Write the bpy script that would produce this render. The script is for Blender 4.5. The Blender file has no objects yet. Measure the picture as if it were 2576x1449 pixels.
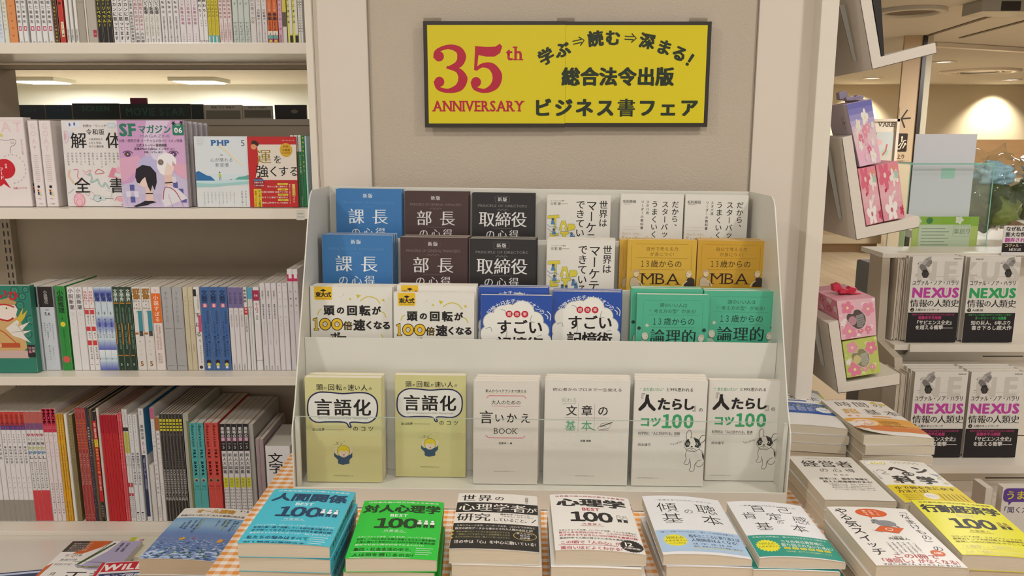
import bpy, math, random
import numpy as np
from mathutils import Matrix, Vector
from mathutils.geometry import tessellate_polygon

random.seed(7)
SC = bpy.context.scene
COL = SC.collection
R = math.radians
ZC = 1.354                      # camera height; z values below are relative to it
PITCH = 10.6
F = 2000.0
CP, SP = math.cos(R(PITCH)), math.sin(R(PITCH))

# ------------------------------------------------------------------ camera, world, lights, exposure
cam_d = bpy.data.cameras.new('camera')
cam_d.sensor_width = 36
cam_d.lens = F / 2576 * 36
cam_d.clip_start = 0.02
cam = bpy.data.objects.new('camera', cam_d)
COL.objects.link(cam)
cam.location = (0, 0, ZC)
cam.rotation_euler = (R(90 - PITCH), 0, 0)
SC.camera = cam
world = bpy.data.worlds.new('world')
SC.world = world
world.use_nodes = True
bgn = world.node_tree.nodes['Background']
bgn.inputs[0].default_value = (1.0, 0.955, 0.91, 1)
bgn.inputs[1].default_value = 0.52
SC.view_settings.view_transform = 'Standard'
SC.view_settings.look = 'None'
SC.view_settings.gamma = 1
SC.view_settings.use_curve_mapping = False
SC.view_settings.exposure = 0.36
CEIL = 2.5
# (x, y, size, watts, strength of the visible diffuser)
LAMPS = [(-1.30, 0.55, 0.14, 11, 12), (1.25, 0.60, 0.14, 11, 12), (0.0, -0.5, 0.45, 18, 6),  # the large lamp behind the camera is added as frontal fill
         (-2.6, 1.0, 0.3, 6, 6), (2.7, 1.2, 0.3, 8, 6),
         (-1.6, 4.2, 0.4, 16, 6), (2.4, 4.2, 0.4, 30, 6)]
LAMP_WORDS = ['over the bookcase side of the table', 'over the ledge side of the table', 'above the photographer', 'over the bookcase', 'over the book stand', 'in the hall behind the bookcase', 'in the hall behind the book stand']
LAMP_COL = (1.0, 0.965, 0.93)

def area(name, loc, size, w, col=LAMP_COL, spread=180):
    l = bpy.data.lights.new(name, 'AREA')
    l.shape = 'SQUARE'; l.size = size; l.energy = w; l.color = col; l.spread = R(spread)
    o = bpy.data.objects.new(name, l); COL.objects.link(o); o.location = loc
    return o
for (x, y, s, w, st) in LAMPS:
    area('ceiling_lamp_light', (x, y, CEIL - 0.035), s, w)
# far hall: big square fittings near the lit wall, and warm downlights washing it
FAR = [(-9.04, 16.1), (-6.0, 16.1)]
for (x, y) in FAR:
    area('hall_lamp_light', (x, y, CEIL - 0.10), 0.7, 110, (1, .985, .94))
DOWN = [(7.65, 17.15), (11.6, 9.35), (4.2, 16.0), (10.2, 14.5)]

# ------------------------------------------------------------------ helpers
def ray(px, py):
    v = 724.5 - py
    return px - 1288.0, F * CP + v * SP, -F * SP + v * CP
def at(px, py, Y):              # a photograph direction met with the plane at depth Y
    a, b, c = ray(px, py); k = Y / b
    return Vector((a * k, Y, ZC + c * k))
def atz(px, py, z):             # ... met with the plane at height z (relative)
    a, b, c = ray(px, py); k = z / c
    return Vector((a * k, b * k, ZC + z))

def lin(h):
    h = h.lstrip('#')
    return tuple((((int(h[i:i+2], 16) / 255 + 0.055) / 1.055) ** 2.4 if int(h[i:i+2], 16) > 10 else int(h[i:i+2], 16) / 255 / 12.92) for i in (0, 2, 4))

MATS = {}
def mat(name, hexc, rough=0.5, noise=0.0, scale=40, bump=0.0, metal=0.0, spec=0.5, stretch=None):
    key = (name, hexc)
    if key in MATS: return MATS[key]
    m = bpy.data.materials.new(name); m.use_nodes = True
    nt = m.node_tree; b = nt.nodes['Principled BSDF']
    c = lin(hexc)
    b.inputs['Base Color'].default_value = (*c, 1)
    b.inputs['Roughness'].default_value = rough
    b.inputs['Metallic'].default_value = metal
    b.inputs['Specular IOR Level'].default_value = spec
    if noise or bump:
        tc = nt.nodes.new('ShaderNodeTexCoord'); mp = nt.nodes.new('ShaderNodeMapping')
        if stretch: mp.inputs['Scale'].default_value = stretch
        nz = nt.nodes.new('ShaderNodeTexNoise'); nz.inputs['Scale'].default_value = scale
        nz.inputs['Detail'].default_value = 3
        nt.links.new(tc.outputs['Object'], mp.inputs[0]); nt.links.new(mp.outputs[0], nz.inputs['Vector'])
        if noise:
            mr = nt.nodes.new('ShaderNodeMapRange')
            mr.inputs['From Min'].default_value = 0.3; mr.inputs['From Max'].default_value = 0.7
            mr.inputs['To Min'].default_value = 1 - noise; mr.inputs['To Max'].default_value = 1.0
            mx = nt.nodes.new('ShaderNodeVectorMath'); mx.operation = 'SCALE'
            mx.inputs[0].default_value = c
            nt.links.new(nz.outputs[0], mr.inputs[0]); nt.links.new(mr.outputs[0], mx.inputs['Scale'])
            nt.links.new(mx.outputs[0], b.inputs['Base Color'])
        if bump:
            bp = nt.nodes.new('ShaderNodeBump'); bp.inputs['Strength'].default_value = bump; bp.inputs['Distance'].default_value = 0.001
            nt.links.new(nz.outputs[0], bp.inputs['Height']); nt.links.new(bp.outputs[0], b.inputs['Normal'])
    MATS[key] = m
    return m
def emit(name, col, st):
    m = bpy.data.materials.new(name); m.use_nodes = True
    b = m.node_tree.nodes['Principled BSDF']
    b.inputs['Base Color'].default_value = (.9, .9, .88, 1)
    b.inputs['Emission Color'].default_value = (*col, 1); b.inputs['Emission Strength'].default_value = st
    return m
def glass(name, tint, gl=0.9, facing=0.0):
    m = bpy.data.materials.new(name); m.use_nodes = True
    nt = m.node_tree; nt.nodes.clear()
    o = nt.nodes.new('ShaderNodeOutputMaterial'); mx = nt.nodes.new('ShaderNodeMixShader')
    t = nt.nodes.new('ShaderNodeBsdfTransparent'); t.inputs[0].default_value = (*tint, 1)
    g = nt.nodes.new('ShaderNodeBsdfGlossy'); g.inputs['Roughness'].default_value = 0.03; g.inputs[0].default_value = (gl, gl, gl, 1)
    fr = nt.nodes.new('ShaderNodeFresnel'); fr.inputs[0].default_value = 1.45
    ge = nt.nodes.new('ShaderNodeNewGeometry'); iv = nt.nodes.new('ShaderNodeMath'); iv.operation = 'SUBTRACT'; iv.inputs[0].default_value = 1; ml = nt.nodes.new('ShaderNodeMath'); ml.operation = 'MULTIPLY'
    nt.links.new(ge.outputs['Backfacing'], iv.inputs[1]); nt.links.new(iv.outputs[0], ml.inputs[0]); nt.links.new(fr.outputs[0], ml.inputs[1]); nt.links.new(ml.outputs[0], mx.inputs[0]); nt.links.new(t.outputs[0], mx.inputs[1]); nt.links.new(g.outputs[0], mx.inputs[2])
    nt.links.new(mx.outputs[0], o.inputs[0])
    return m
INK = bpy.data.materials.new('printed_ink'); INK.use_nodes = True
_a = INK.node_tree.nodes.new('ShaderNodeVertexColor'); _a.layer_name = 'ink'
INK.node_tree.links.new(_a.outputs[0], INK.node_tree.nodes['Principled BSDF'].inputs['Base Color'])
INK.node_tree.nodes['Principled BSDF'].inputs['Roughness'].default_value = 0.45
INK.node_tree.nodes['Principled BSDF'].inputs['Specular IOR Level'].default_value = 0.35

def link(name, me, m=None, parent=None):
    o = bpy.data.objects.new(name, me); COL.objects.link(o)
    if m is not None and me is not None: me.materials.append(m)
    if parent is not None: o.parent = parent
    return o
def tag(o, label=None, cat=None, group=None, kind=None):
    if label: o['label'] = label
    if cat: o['category'] = cat
    if group: o['group'] = group
    if kind: o['kind'] = kind
    return o
def empty(name, loc=(0, 0, 0), rot=(0, 0, 0)):
    o = bpy.data.objects.new(name, None); COL.objects.link(o); o.location = loc; o.rotation_euler = rot
    o.empty_display_size = 0.02
    return o
class MB:
    def __init__(s): s.v = []; s.f = []
    def add(s, vs, fs):
        n = len(s.v); s.v += [tuple(v) for v in vs]; s.f += [tuple(n + i for i in f) for f in fs]
    def box(s, x0, x1, y0, y1, z0, z1):
        s.add([(x0,y0,z0),(x1,y0,z0),(x1,y1,z0),(x0,y1,z0),(x0,y0,z1),(x1,y0,z1),(x1,y1,z1),(x0,y1,z1)],
              [(0,3,2,1),(4,5,6,7),(0,1,5,4),(1,2,6,5),(2,3,7,6),(3,0,4,7)])
        return s
    def prism(s, prof, axis, a0, a1):     # profile in the two other axes
        n = len(prof)
        def P(p, a):
            if axis == 'x': return (a, p[0], p[1])
            if axis == 'y': return (p[0], a, p[1])
            return (p[0], p[1], a)
        vs = [P(p, a0) for p in prof] + [P(p, a1) for p in prof]
        fs = [(i, (i+1) % n, n + (i+1) % n, n + i) for i in range(n)]
        for t in tessellate_polygon([[Vector((p[0], p[1], 0)) for p in prof]]):
            fs.append(tuple(t)); fs.append(tuple(n + i for i in reversed(t)))
        s.add(vs, fs); return s
    def lathe(s, prof, cx, cy, n=20):
        k = len(prof); vs = []
        for i in range(n):
            a = 2 * math.pi * i / n
            vs += [(cx + r * math.cos(a), cy + r * math.sin(a), z) for r, z in prof]
        fs = [(i*k+j, ((i+1) % n)*k+j, ((i+1) % n)*k+j+1, i*k+j+1) for i in range(n) for j in range(k-1)]
        s.add(vs, fs); return s
    def tube(s, pts, r, n=8):
        pts = [Vector(p) for p in pts]; vs = []; m = len(pts)
        for i, p in enumerate(pts):
            d = (pts[min(i+1, m-1)] - pts[max(i-1, 0)]).normalized()
            a = d.orthogonal().normalized(); b = d.cross(a)
            rr = r[i] if isinstance(r, (list, tuple)) else r
            for j in range(n):
                t = 2*math.pi*j/n; vs.append(p + (a*math.cos(t) + b*math.sin(t))*rr)
        fs = [(i*n+j, i*n+(j+1) % n, (i+1)*n+(j+1) % n, (i+1)*n+j) for i in range(m-1) for j in range(n)]
        fs += [tuple(range(n))[::-1], tuple((m-1)*n+j for j in range(n))]
        s.add(vs, fs); return s
    def mesh(s, name, smooth=False, bevel=0):
        me = bpy.data.meshes.new(name); me.from_pydata(s.v, [], s.f)
        import bmesh
        bm = bmesh.new(); bm.from_mesh(me)
        bmesh.ops.recalc_face_normals(bm, faces=bm.faces)
        if bevel:
            es = [e for e in bm.edges if len(e.link_faces) == 2 and e.calc_face_angle(0) > 0.6]
            bmesh.ops.bevel(bm, geom=es, offset=bevel, segments=2, affect='EDGES', profile=0.6, clamp_overlap=True)
        bm.to_mesh(me); bm.free()
        if smooth: me.shade_smooth()
        return me
    def obj(s, name, m, parent=None, smooth=False, bevel=0, up=ZC):
        """up: the build coordinates count heights from the camera"""
        me = s.mesh(name, smooth, bevel)
        o = link(name, me, m, parent)
        if up and parent is None: o.location.z = up
        return o

# ------------------------------------------------------------------ glyphs and flat print
GL = {}
def glyph(ch, w):
    k = (ch, w)
    if k in GL: return GL[k]
    off = -0.008 if w in 'ls' else 0.0
    kb = (ch, '_l' if off else '_r')
    if kb not in GL:
        c = bpy.data.curves.new('g', 'FONT'); c.body = ch; c.size = 1; c.resolution_u = 2
        c.offset = off; c.fill_mode = 'FRONT'
        ob = bpy.data.objects.new('g', c); me = bpy.data.meshes.new_from_object(ob)
        n = len(me.vertices)
        if n:
            co = np.empty(n*3, np.float32); me.vertices.foreach_get('co', co)
            me.calc_loop_triangles(); t = np.empty(len(me.loop_triangles)*3, np.int32)
            me.loop_triangles.foreach_get('vertices', t)
            GL[kb] = (co.reshape(-1, 3)[:, :2].copy(), t.reshape(-1, 3).copy())
        else: GL[kb] = None
        bpy.data.meshes.remove(me); bpy.data.objects.remove(ob); bpy.data.curves.remove(c)
    g = GL[kb]
    if g is None: GL[k] = None; return None
    sh = {'r': [(0, 0)], 'l': [(0, 0)], 'm': [(-.011, 0), (.011, 0), (0, .009)],
          's': [(-.020, 0), (0, 0), (.020, 0)],
          'b': [(-.024, -.01), (.024, -.01), (-.024, .014), (.024, .014), (0, 0)],
          'x': [(-.045, -.02), (.045, -.02), (-.045, .03), (.045, .03), (0, -.03), (0, .035), (-.02, 0), (.02, 0)]}[w]
    V = np.concatenate([g[0] + np.array(s, np.float32) for s in sh])
    T = np.concatenate([g[1] + i*len(g[0]) for i in range(len(sh))])
    GL[k] = (V, T)
    return GL[k]

ROTV = set('ー〜（）「」『』-/…=()')
class Ink:
    def __init__(s): s.V = []; s.T = []; s.C = []; s.n = 0; s.h = 0.00015; s.step = 0.00001
    def raw(s, V, T, col, copies=1):
        V = np.asarray(V, np.float32)
        if len(V) == 0: return
        h = np.full((len(V), 1), s.h, np.float32)
        if copies > 1:
            m = len(V)//copies
            for i in range(copies): h[i*m:(i+1)*m] += i*.000004
        s.V.append(np.hstack([V, h])); s.T.append(np.asarray(T, np.int32) + s.n)
        s.C.append(np.tile(np.array((*lin(col), 1), np.float32), (len(V), 1))); s.n += len(V)
    def up(s): s.h += s.step
    def char(s, ch, cx, cy, size, col, w='r', sx=1, rot=0):
        g = glyph(ch, w)
        if g is None: return
        V, T = g
        cjk = ord(ch) > 0x2000
        mx = 0.5 if cjk else (V[:, 0].min() + V[:, 0].max()) / 2
        P = (V - np.array((mx, 0.385 if cjk else 0.345), np.float32)) * size
        P[:, 0] *= sx; P[:, 1] *= -1
        if rot:
            c, q = math.cos(R(rot)), math.sin(R(rot))
            P = P @ np.array(((c, q), (-q, c)), np.float32)
        s.raw(P + np.array((cx, cy), np.float32), T, col, {'m': 3, 's': 3, 'b': 5, 'x': 8}.get(w, 1))
    def adv(s, ch, w):
        if ch == ' ': return 0.32
        if ord(ch) > 0x2000: return 1.0
        g = glyph(ch, w)
        return 0.3 if g is None else float(g[0][:, 0].max() - g[0][:, 0].min()) + 0.09
    def t(s, text, x, y, size, col, w='r', sp=1.0, a='c', sx=1, serif=0, fit=None):
        s.up(); A = [s.adv(c, w) * sp * sx for c in text]
        L = sum(A) * size
        if fit: sx *= fit / L; A = [q * fit / L for q in A]; L = fit
        x0 = x - (L/2 if a == 'c' else L if a == 'r' else 0)
        for c, d in zip(text, A):
            cx = x0 + d*size/2
            s.char(c, cx, y, size, col, w, sx)
            if serif: s.serifs(c, cx, y, size, col, w, sx, serif)
            x0 += d*size
    SER = {'A': 'bB', 'N': 'tbT', 'I': 'icj', 'V': 'tT', 'R': 'tbB', 'Y': 'tTc', 'P': 'tb', 'H': 'tbTB', 'M': 'tbTB', 'B': 'tb', 'K': 'tbTB', 'F': 'tb', 'E': 'tb', 'X': 'tTbB', 'T': 'c', 'L': 'tb', 'h': 'hbB', 't': '', 'r': 'b', 'n': 'bB'}
    def serifs(s, c, cx, y, size, col, w, sx, k):
        g = glyph(c, w)
        if c not in s.SER or g is None: return
        V = g[0]; hw = (V[:, 0].max() - V[:, 0].min())/2*size*sx
        top = y - (V[:, 1].max() - .345)*size; bot = y - (V[:, 1].min() - .345)*size
        q = .055*size*k; e = .10*size*sx
        for f in s.SER[c]:
            ux = {'t': -hw+e*.6, 'b': -hw+e*.6, 'T': hw-e*.6, 'B': hw-e*.6, 'c': 0, 'i': 0, 'j': 0, 'h': -hw+e*.4}[f]
            uy = top if f in 'tTih' else bot
            s0 = 0 if f in 'tTih' else -q
            s.rect(cx+ux-e*1.35, uy+s0, cx+ux+e*1.35, uy+s0+q, col, 0)
    def v(s, text, x, y, size, col, w='r', sp=1.0, sx=1):
        s.up()
        for c in text:
            if c != ' ':
                dx = dy = 0
                if c in '、。': dx, dy = .45*size, -.45*size
                if c in 'ッャュョァィェォっゃゅょ': dx, dy = .08*size, -.08*size
                s.char(c, x+dx, y + size*.5 + dy, size, col, w, sx, 90 if c in ROTV else 0)
            y += size * sp * (0.55 if c == ' ' else 1)
        return y
    def arc(s, text, cx, cy, r, a0, a1, size, col, w='r'):
        s.up(); n = len(text)
        for i, c in enumerate(text):
            a = a0 + (a1-a0)*i/(n-1)
            s.char(c, cx + r*math.sin(R(a)), cy - r*math.cos(R(a)), size, col, w, 1, a)
    def rect(s, x0, y0, x1, y1, col, n=None):
        s.up(); n = n if n else (1 if abs(x1-x0) < 8 else 12)
        n = max(1, n); xs = np.linspace(x0, x1, n+1)
        V = [(x, y) for x in xs for y in (y0, y1)]
        T = [q for i in range(n) for q in ((2*i, 2*i+1, 2*i+3), (2*i, 2*i+3, 2*i+2))]
        s.raw(V, T, col)
    def poly(s, pts, col):
        s.up()
        s.raw(pts, [tuple(t) for t in tessellate_polygon([[Vector((p[0], p[1], 0)) for p in pts]])], col)
    def circ(s, x, y, r, col, ry=None, n=28, rot=0):
        ry = r if ry is None else ry; c0, s0 = math.cos(R(rot)), math.sin(R(rot)); P = []
        for i in range(n):
            a, b = r*math.cos(2*math.pi*i/n), ry*math.sin(2*math.pi*i/n)
            P.append((x + a*c0 - b*s0, y + a*s0 + b*c0))
        s.poly(P, col)
    def ring(s, x, y, r, wd, col, ry=None, n=32):
        ry = r if ry is None else ry
        s.line([(x + r*math.cos(2*math.pi*i/n), y + ry*math.sin(2*math.pi*i/n)) for i in range(n)], wd, col, True)
    def star(s, x, y, r1, r2, n, col):
        s.poly([(x + (r1 if i % 2 else r2)*math.sin(math.pi*i/n), y - (r1 if i % 2 else r2)*math.cos(math.pi*i/n)) for i in range(2*n)], col)
    def rrect(s, x0, y0, x1, y1, r, col, wd=None):
        P = []
        for (cx, cy, a) in ((x1-r, y0+r, -90), (x1-r, y1-r, 0), (x0+r, y1-r, 90), (x0+r, y0+r, 180)):
            P += [(cx + r*math.cos(R(a+t)), cy + r*math.sin(R(a+t))) for t in (0, 22.5, 45, 67.5, 90)]
        if wd: s.line(P, wd, col, True)
        else: s.poly(P, col)
    def line(s, pts, wd, col, closed=False, smooth=0):
        s.up()
        if smooth: pts, wd = catmull(pts, wd, smooth, closed)
        P = [Vector((p[0], p[1])) for p in pts]; n = len(P)
        W = wd if isinstance(wd, (list, tuple)) else [wd]*n
        V = []
        for i in range(n):
            a = P[i-1] if (i or closed) else P[i]; b = P[(i+1) % n] if (i < n-1 or closed) else P[i]
            d = (b - a)
            if d.length < 1e-9: d = Vector((1, 0))
            d.normalize(); nn = Vector((-d.y, d.x)) * W[i]/2
            V += [tuple(P[i] + nn), tuple(P[i] - nn)]
        T = []
        for i in range(n if closed else n-1):
            j = (i+1) % n; T += [(2*i, 2*i+1, 2*j+1), (2*i, 2*j+1, 2*j)]
        s.raw(V, T, col)
    def merge(s, o, k, dx, dy):
        for V, C in zip(o.V, o.C):
            W = V.copy(); W[:, 0] = W[:, 0]*k + dx; W[:, 1] = W[:, 1]*k + dy; s.V.append(W); s.C.append(C)
        off = s.n
        for T in o.T: s.T.append(T + off)
        s.n += o.n
    def build(s, name, fn, parent=None, bounds=None, maxedge=0):
        V = np.concatenate(s.V); T = np.concatenate(s.T); C = np.concatenate(s.C)
        for _ in range(5 if maxedge else 0):      # big flat patches follow a curved cover
            A = V[T][:, :, :2]; e = np.sqrt(((A - np.roll(A, -1, axis=1))**2).sum(2)).max(1); big = e > maxedge
            if not big.any(): break
            B = T[big]; n0 = len(V)
            m = [(V[B[:, i]] + V[B[:, (i+1) % 3]])/2 for i in range(3)]; mc = [C[B[:, i]] for i in range(3)]; q = len(B)
            V = np.concatenate([V] + m); C = np.concatenate([C] + mc)
            a, b, c = (n0 + np.arange(q), n0 + q + np.arange(q), n0 + 2*q + np.arange(q))
            T = np.concatenate([T[~big], np.stack([B[:, 0], a, c], 1), np.stack([a, B[:, 1], b], 1), np.stack([c, b, B[:, 2]], 1), np.stack([a, b, c], 1)])
        if bounds:
            keep = np.ones(len(T), bool)
            c = V[T].mean(axis=1)
            keep = (c[:, 0] > bounds[0]) & (c[:, 0] < bounds[2]) & (c[:, 1] > bounds[1]) & (c[:, 1] < bounds[3])
            T = T[keep]
            V[:, 0] = np.clip(V[:, 0], bounds[0], bounds[2]); V[:, 1] = np.clip(V[:, 1], bounds[1], bounds[3])
        P = fn(V.astype(np.float64)).astype(np.float32)
        me = bpy.data.meshes.new(name); n, m = len(P), len(T)
        me.vertices.add(n); me.vertices.foreach_set('co', P.ravel())
        me.loops.add(3*m); me.loops.foreach_set('vertex_index', T.ravel().astype(np.int32))
        me.polygons.add(m); me.polygons.foreach_set('loop_start', np.arange(0, 3*m, 3, dtype=np.int32))
        me.update()
        at_ = me.color_attributes.new('ink', 'FLOAT_COLOR', 'POINT'); at_.data.foreach_set('color', C.ravel())
        return link(name, me, INK, parent)
def catmull(pts, wd, k, closed=False):
    n = len(pts); W = wd if isinstance(wd, (list, tuple)) else [wd]*n; O = []; OW = []
    rng = range(n if closed else n-1)
    for i in rng:
        p = [pts[(i+j) % n] if closed else pts[min(max(i+j, 0), n-1)] for j in (-1, 0, 1, 2)]
        for q in range(k):
            t = q/k
            O.append(tuple(0.5*((2*p[1][d]) + (-p[0][d]+p[2][d])*t + (2*p[0][d]-5*p[1][d]+4*p[2][d]-p[3][d])*t*t + (-p[0][d]+3*p[1][d]-3*p[2][d]+p[3][d])*t**3) for d in (0, 1)))
            OW.append(W[i]*(1-t) + W[(i+1) % n]*t)
    if not closed: O.append(tuple(pts[-1])); OW.append(W[-1])
    return O, OW

# ------------------------------------------------------------------ books
PAPER = mat('page_edges_cream', 'DCCDB4', 0.9, 0.16, 900, 0.25, spec=.1, stretch=(0.15, 0.15, 0.15))
def pages_mat(hexc, axis='y'):
    k = ('pages', hexc, axis)
    if k in MATS: return MATS[k]
    m = mat('page_edges_' + axis, hexc + '', 0.9, 0.13, 1, 0.3, spec=.1, stretch=(4, 1500, 4))
    MATS.pop(('page_edges_' + axis, hexc)); MATS[k] = m
    return m
def cmat(hexc): return mat('cover_' + hexc.lower(), hexc, 0.38, 0.03, 12, spec=.4)

class Shape:
    """a bound volume: x width from the spine (spine='L': x=0), y thickness (front cover at 0), z height"""
    def __init__(s, W, T, H, spine='L', drop=0.0, curl=0.0, nx=2, hard=False):
        s.W, s.T, s.H, s.spine, s.drop, s.curl, s.nx, s.hard = W, T, H, spine, drop, curl, nx, hard
    def deform(s, P):
        if not (s.drop or s.curl): return P
        P = np.array(P, float); u = P[:, 0]/s.W
        u = 1 - u                             # built with the spine at x=0, so u=1 there
        f = np.clip((u - .30)/.70, 0, 1)**2 * s.drop
        g = np.clip((.25 - u)/.25, 0, 1)**2 * s.drop*.25
        k = np.clip(1 - P[:, 1]/s.T, -0.5, 1)
        # keep what floats in front of the cover floating
        k = np.where(P[:, 1] < 0, 1, k)
        P[:, 1] += (f + g) * k
        if s.curl:
            c = np.clip((.55 - u)/.55, 0, 1)**2 * np.clip((.35*s.H - P[:, 2])/(.35*s.H), 0, 1)**2 * s.curl
            P[:, 1] -= c * np.where(P[:, 1] < .0007 + (f+g)*k, 1, 0)
        return P
    def cover(s):
        W, T, H, t = s.W, s.T, s.H, .0005 if not s.hard else .0015
        r = min(.0022, T*.3); n = s.nx
        out = [(W*(1 - i/n), 0.0) for i in range(n)] + [(r, 0)] if n > 1 else [(W, 0), (r, 0)]
        out = [p for p in out if p[0] >= r]
        out += [(r*(1-math.sin(R(a))), r*(1-math.cos(R(a)))) for a in (35, 70, 90)]
        mid = [(r*(1-math.cos(R(a))), T - r*(1-math.sin(R(a)))) for a in (20, 55, 90)]
        out += mid + [(W, T)]
        inn = []
        for (x, y) in out:
            inn.append((min(max(x, t), W), min(max(y, t), T - t)))
        nz = 5 if s.curl else 1
        V = []; Fc = []; k = len(out)
        for j in range(nz+1):
            z = H*(j/nz)
            V += [(x, y, z) for x, y in out] + [(x, y, z) for x, y in inn]
        for j in range(nz):
            a = j*2*k; b = (j+1)*2*k
            for i in range(k-1):
                Fc.append((a+i, a+i+1, b+i+1, b+i)); Fc.append((a+k+i+1, a+k+i, b+k+i, b+k+i+1))
            Fc.append((a, b, b+k, a+k)); Fc.append((a+k-1, a+2*k-1, b+2*k-1, b+k-1))
        for i in range(k-1):
            Fc.append((i+1, i, k+i, k+i+1)); q = nz*2*k; Fc.append((q+i, q+i+1, q+k+i+1, q+k+i))
        return s.fin(V, Fc)
    def pages(s):
        W, T, H = s.W, s.T, s.H; t = .0006 if not s.hard else .002; ins = .0006 if not s.hard else .003
        n = max(1, s.nx); xs = np.linspace(t, W - ins, n+1); V = []
        for z in (ins, H - ins):
            V += [(x, t, z) for x in xs] + [(x, T - t, z) for x in xs]
        m = n+1; Fc = []
        for i in range(n):
            Fc += [(i, i+1, 2*m+i+1, 2*m+i), (m+i+1, m+i, 3*m+i, 3*m+i+1), (i+1, i, m+i, m+i+1), (2*m+i, 2*m+i+1, 3*m+i+1, 3*m+i)]
        Fc += [(n, m+n, 3*m+n, 2*m+n), (0, 2*m, 3*m, m)]
        c = s.curl; s.curl = 0; r = s.fin(V, Fc); s.curl = c
        return r
    def fin(s, V, Fc):
        V = s.deform(V) if (s.drop or s.curl) else V
        V = [tuple(p) for p in V]
        if s.spine == 'R':
            V = [(s.W - x, y, z) for x, y, z in V]; Fc = [f[::-1] for f in Fc]
        me = bpy.data.meshes.new('book'); me.from_pydata(V, [], Fc); me.update()
        return me
    def fmap(s, k):             # front print: k = metres per unit
        def fn(V):
            x = V[:, 0]*k; P = np.stack([x if s.spine == 'L' else s.W - x, -V[:, 2], s.H - V[:, 1]*k], 1)
            P = s.deform(P)
            if s.spine == 'R': P[:, 0] = s.W - P[:, 0]
            return P
        return fn
    def smap(s):                # spine print in millimetres
        def fn(V):
            u = V[:, 0]*.001
            if s.spine == 'L': return np.stack([-V[:, 2], s.T - u, s.H - V[:, 1]*.001], 1)
            return np.stack([s.W + V[:, 2], u, s.H - V[:, 1]*.001], 1)
        return fn

def book(name, sh, cover, M, front=None, spine=None, pages='DCCDB4', label=None, cat='book', group=None, unit=None):
    o = link(name, sh.cover(), cmat(cover)); o.matrix_world = M
    link('page_block', sh.pages(), pages_mat(pages), o)
    if front is not None and front.n:
        k = unit if unit else sh.W/100
        front.build('cover_print', sh.fmap(k), o, (0.3, .2, sh.W/k - .3, sh.H/k - .2), 5 if (sh.drop or sh.curl) else 0)
    if spine is not None and spine.n:
        spine.build('spine_print', sh.smap(), o, (.1, .2, sh.T*1000-.1, sh.H*1000-.2))
    return tag(o, label, cat, group)
def copy_tree(o, M, label=None, drop_parts=()):
    c = o.copy(); COL.objects.link(c); c.matrix_world = M
    if label: c['label'] = label
    for ch in list(o.children):
        if any(ch.name.startswith(d) for d in drop_parts): continue
        d = ch.copy(); COL.objects.link(d); d.parent = c
        for g in ch.children:
            e = g.copy(); COL.objects.link(e); e.parent = d
    return c
def TR(x, y, z): return Matrix.Translation((x, y, z))
def ROT(d, ax): return Matrix.Rotation(R(d), 4, ax)
ORD = ['first', 'second', 'third', 'fourth', 'fifth', 'sixth', 'seventh', 'eighth', 'ninth', 'tenth', 'eleventh']
NUM = ['no', 'one', 'two', 'three', 'four', 'five', 'six', 'seven', 'eight', 'nine']

# ------------------------------------------------------------------ setting: hall, floor, ceiling
M_WHITE = mat('white_enamel', 'DED5C6', 0.35, 0.02, 8)
M_SHELF = mat('shelf_enamel', 'E0D7C8', 0.25, 0.02, 8)
M_RACK = mat('rack_enamel', 'D6D3C8', 0.32, 0.02, 8)
M_FRAME = mat('frame_paint', 'D9CEC0', 0.5, 0.02, 5)
M_BACK = mat('bookcase_back', 'AFA08B', 0.6, 0.04, 20)
M_BLACK = mat('black_lacquer', '241C18', 0.4)
M_STEEL = mat('grey_steel', 'A6A49C', 0.35, metal=.4)

def struct(o): o['kind'] = 'structure'; return o
fl = bpy.data.materials.new('hall_floor_planks'); fl.use_nodes = True
nt = fl.node_tree; b = nt.nodes['Principled BSDF']; b.inputs['Roughness'].default_value = .28
tc = nt.nodes.new('ShaderNodeTexCoord'); mp = nt.nodes.new('ShaderNodeMapping'); br = nt.nodes.new('ShaderNodeTexBrick')
mp.inputs['Rotation'].default_value = (0, 0, R(90))
br.inputs['Color1'].default_value = (*lin('C9B79C'), 1); br.inputs['Color2'].default_value = (*lin('BDA98C'), 1); br.inputs['Mortar'].default_value = (*lin('8E7C66'), 1)
br.inputs['Scale'].default_value = 1; br.inputs['Brick Width'].default_value = 1.2; br.inputs['Row Height'].default_value = .15; br.inputs['Mortar Size'].default_value = .003
nt.links.new(tc.outputs['Object'], mp.inputs[0]); nt.links.new(mp.outputs[0], br.inputs['Vector']); nt.links.new(br.outputs[0], b.inputs['Base Color'])
struct(MB().box(-14, 16, -3, 18.6, -.1, 0).obj('floor', fl, up=0))
M_CEIL = mat('ceiling_paint', 'CFCABE', 0.8, 0.02, 3)
struct(MB().box(-14, 16, -3, 18.6, CEIL, CEIL+.1).obj('ceiling', M_CEIL, up=0))
M_CREAM = mat('cream_wall_paint', 'D4C8AE', 0.7, 0.02, 3)
M_HALLW = mat('white_wall_paint', 'DFE1D6', 0.7, 0.02, 3)
struct(MB().box(-14, 1.2, 17.5, 17.6, 0, CEIL).obj('wall_back', M_HALLW, up=0))
struct(MB().box(1.2, 16, 17.5, 17.6, 0, CEIL).obj('wall_back', M_CREAM, up=0))
struct(MB().box(-14.1, -14, -3, 18.6, 0, CEIL).obj('wall_left', M_HALLW, up=0))
struct(MB().box(16, 16.1, -3, 18.6, 0, CEIL).obj('wall_right', M_CREAM, up=0))
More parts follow.
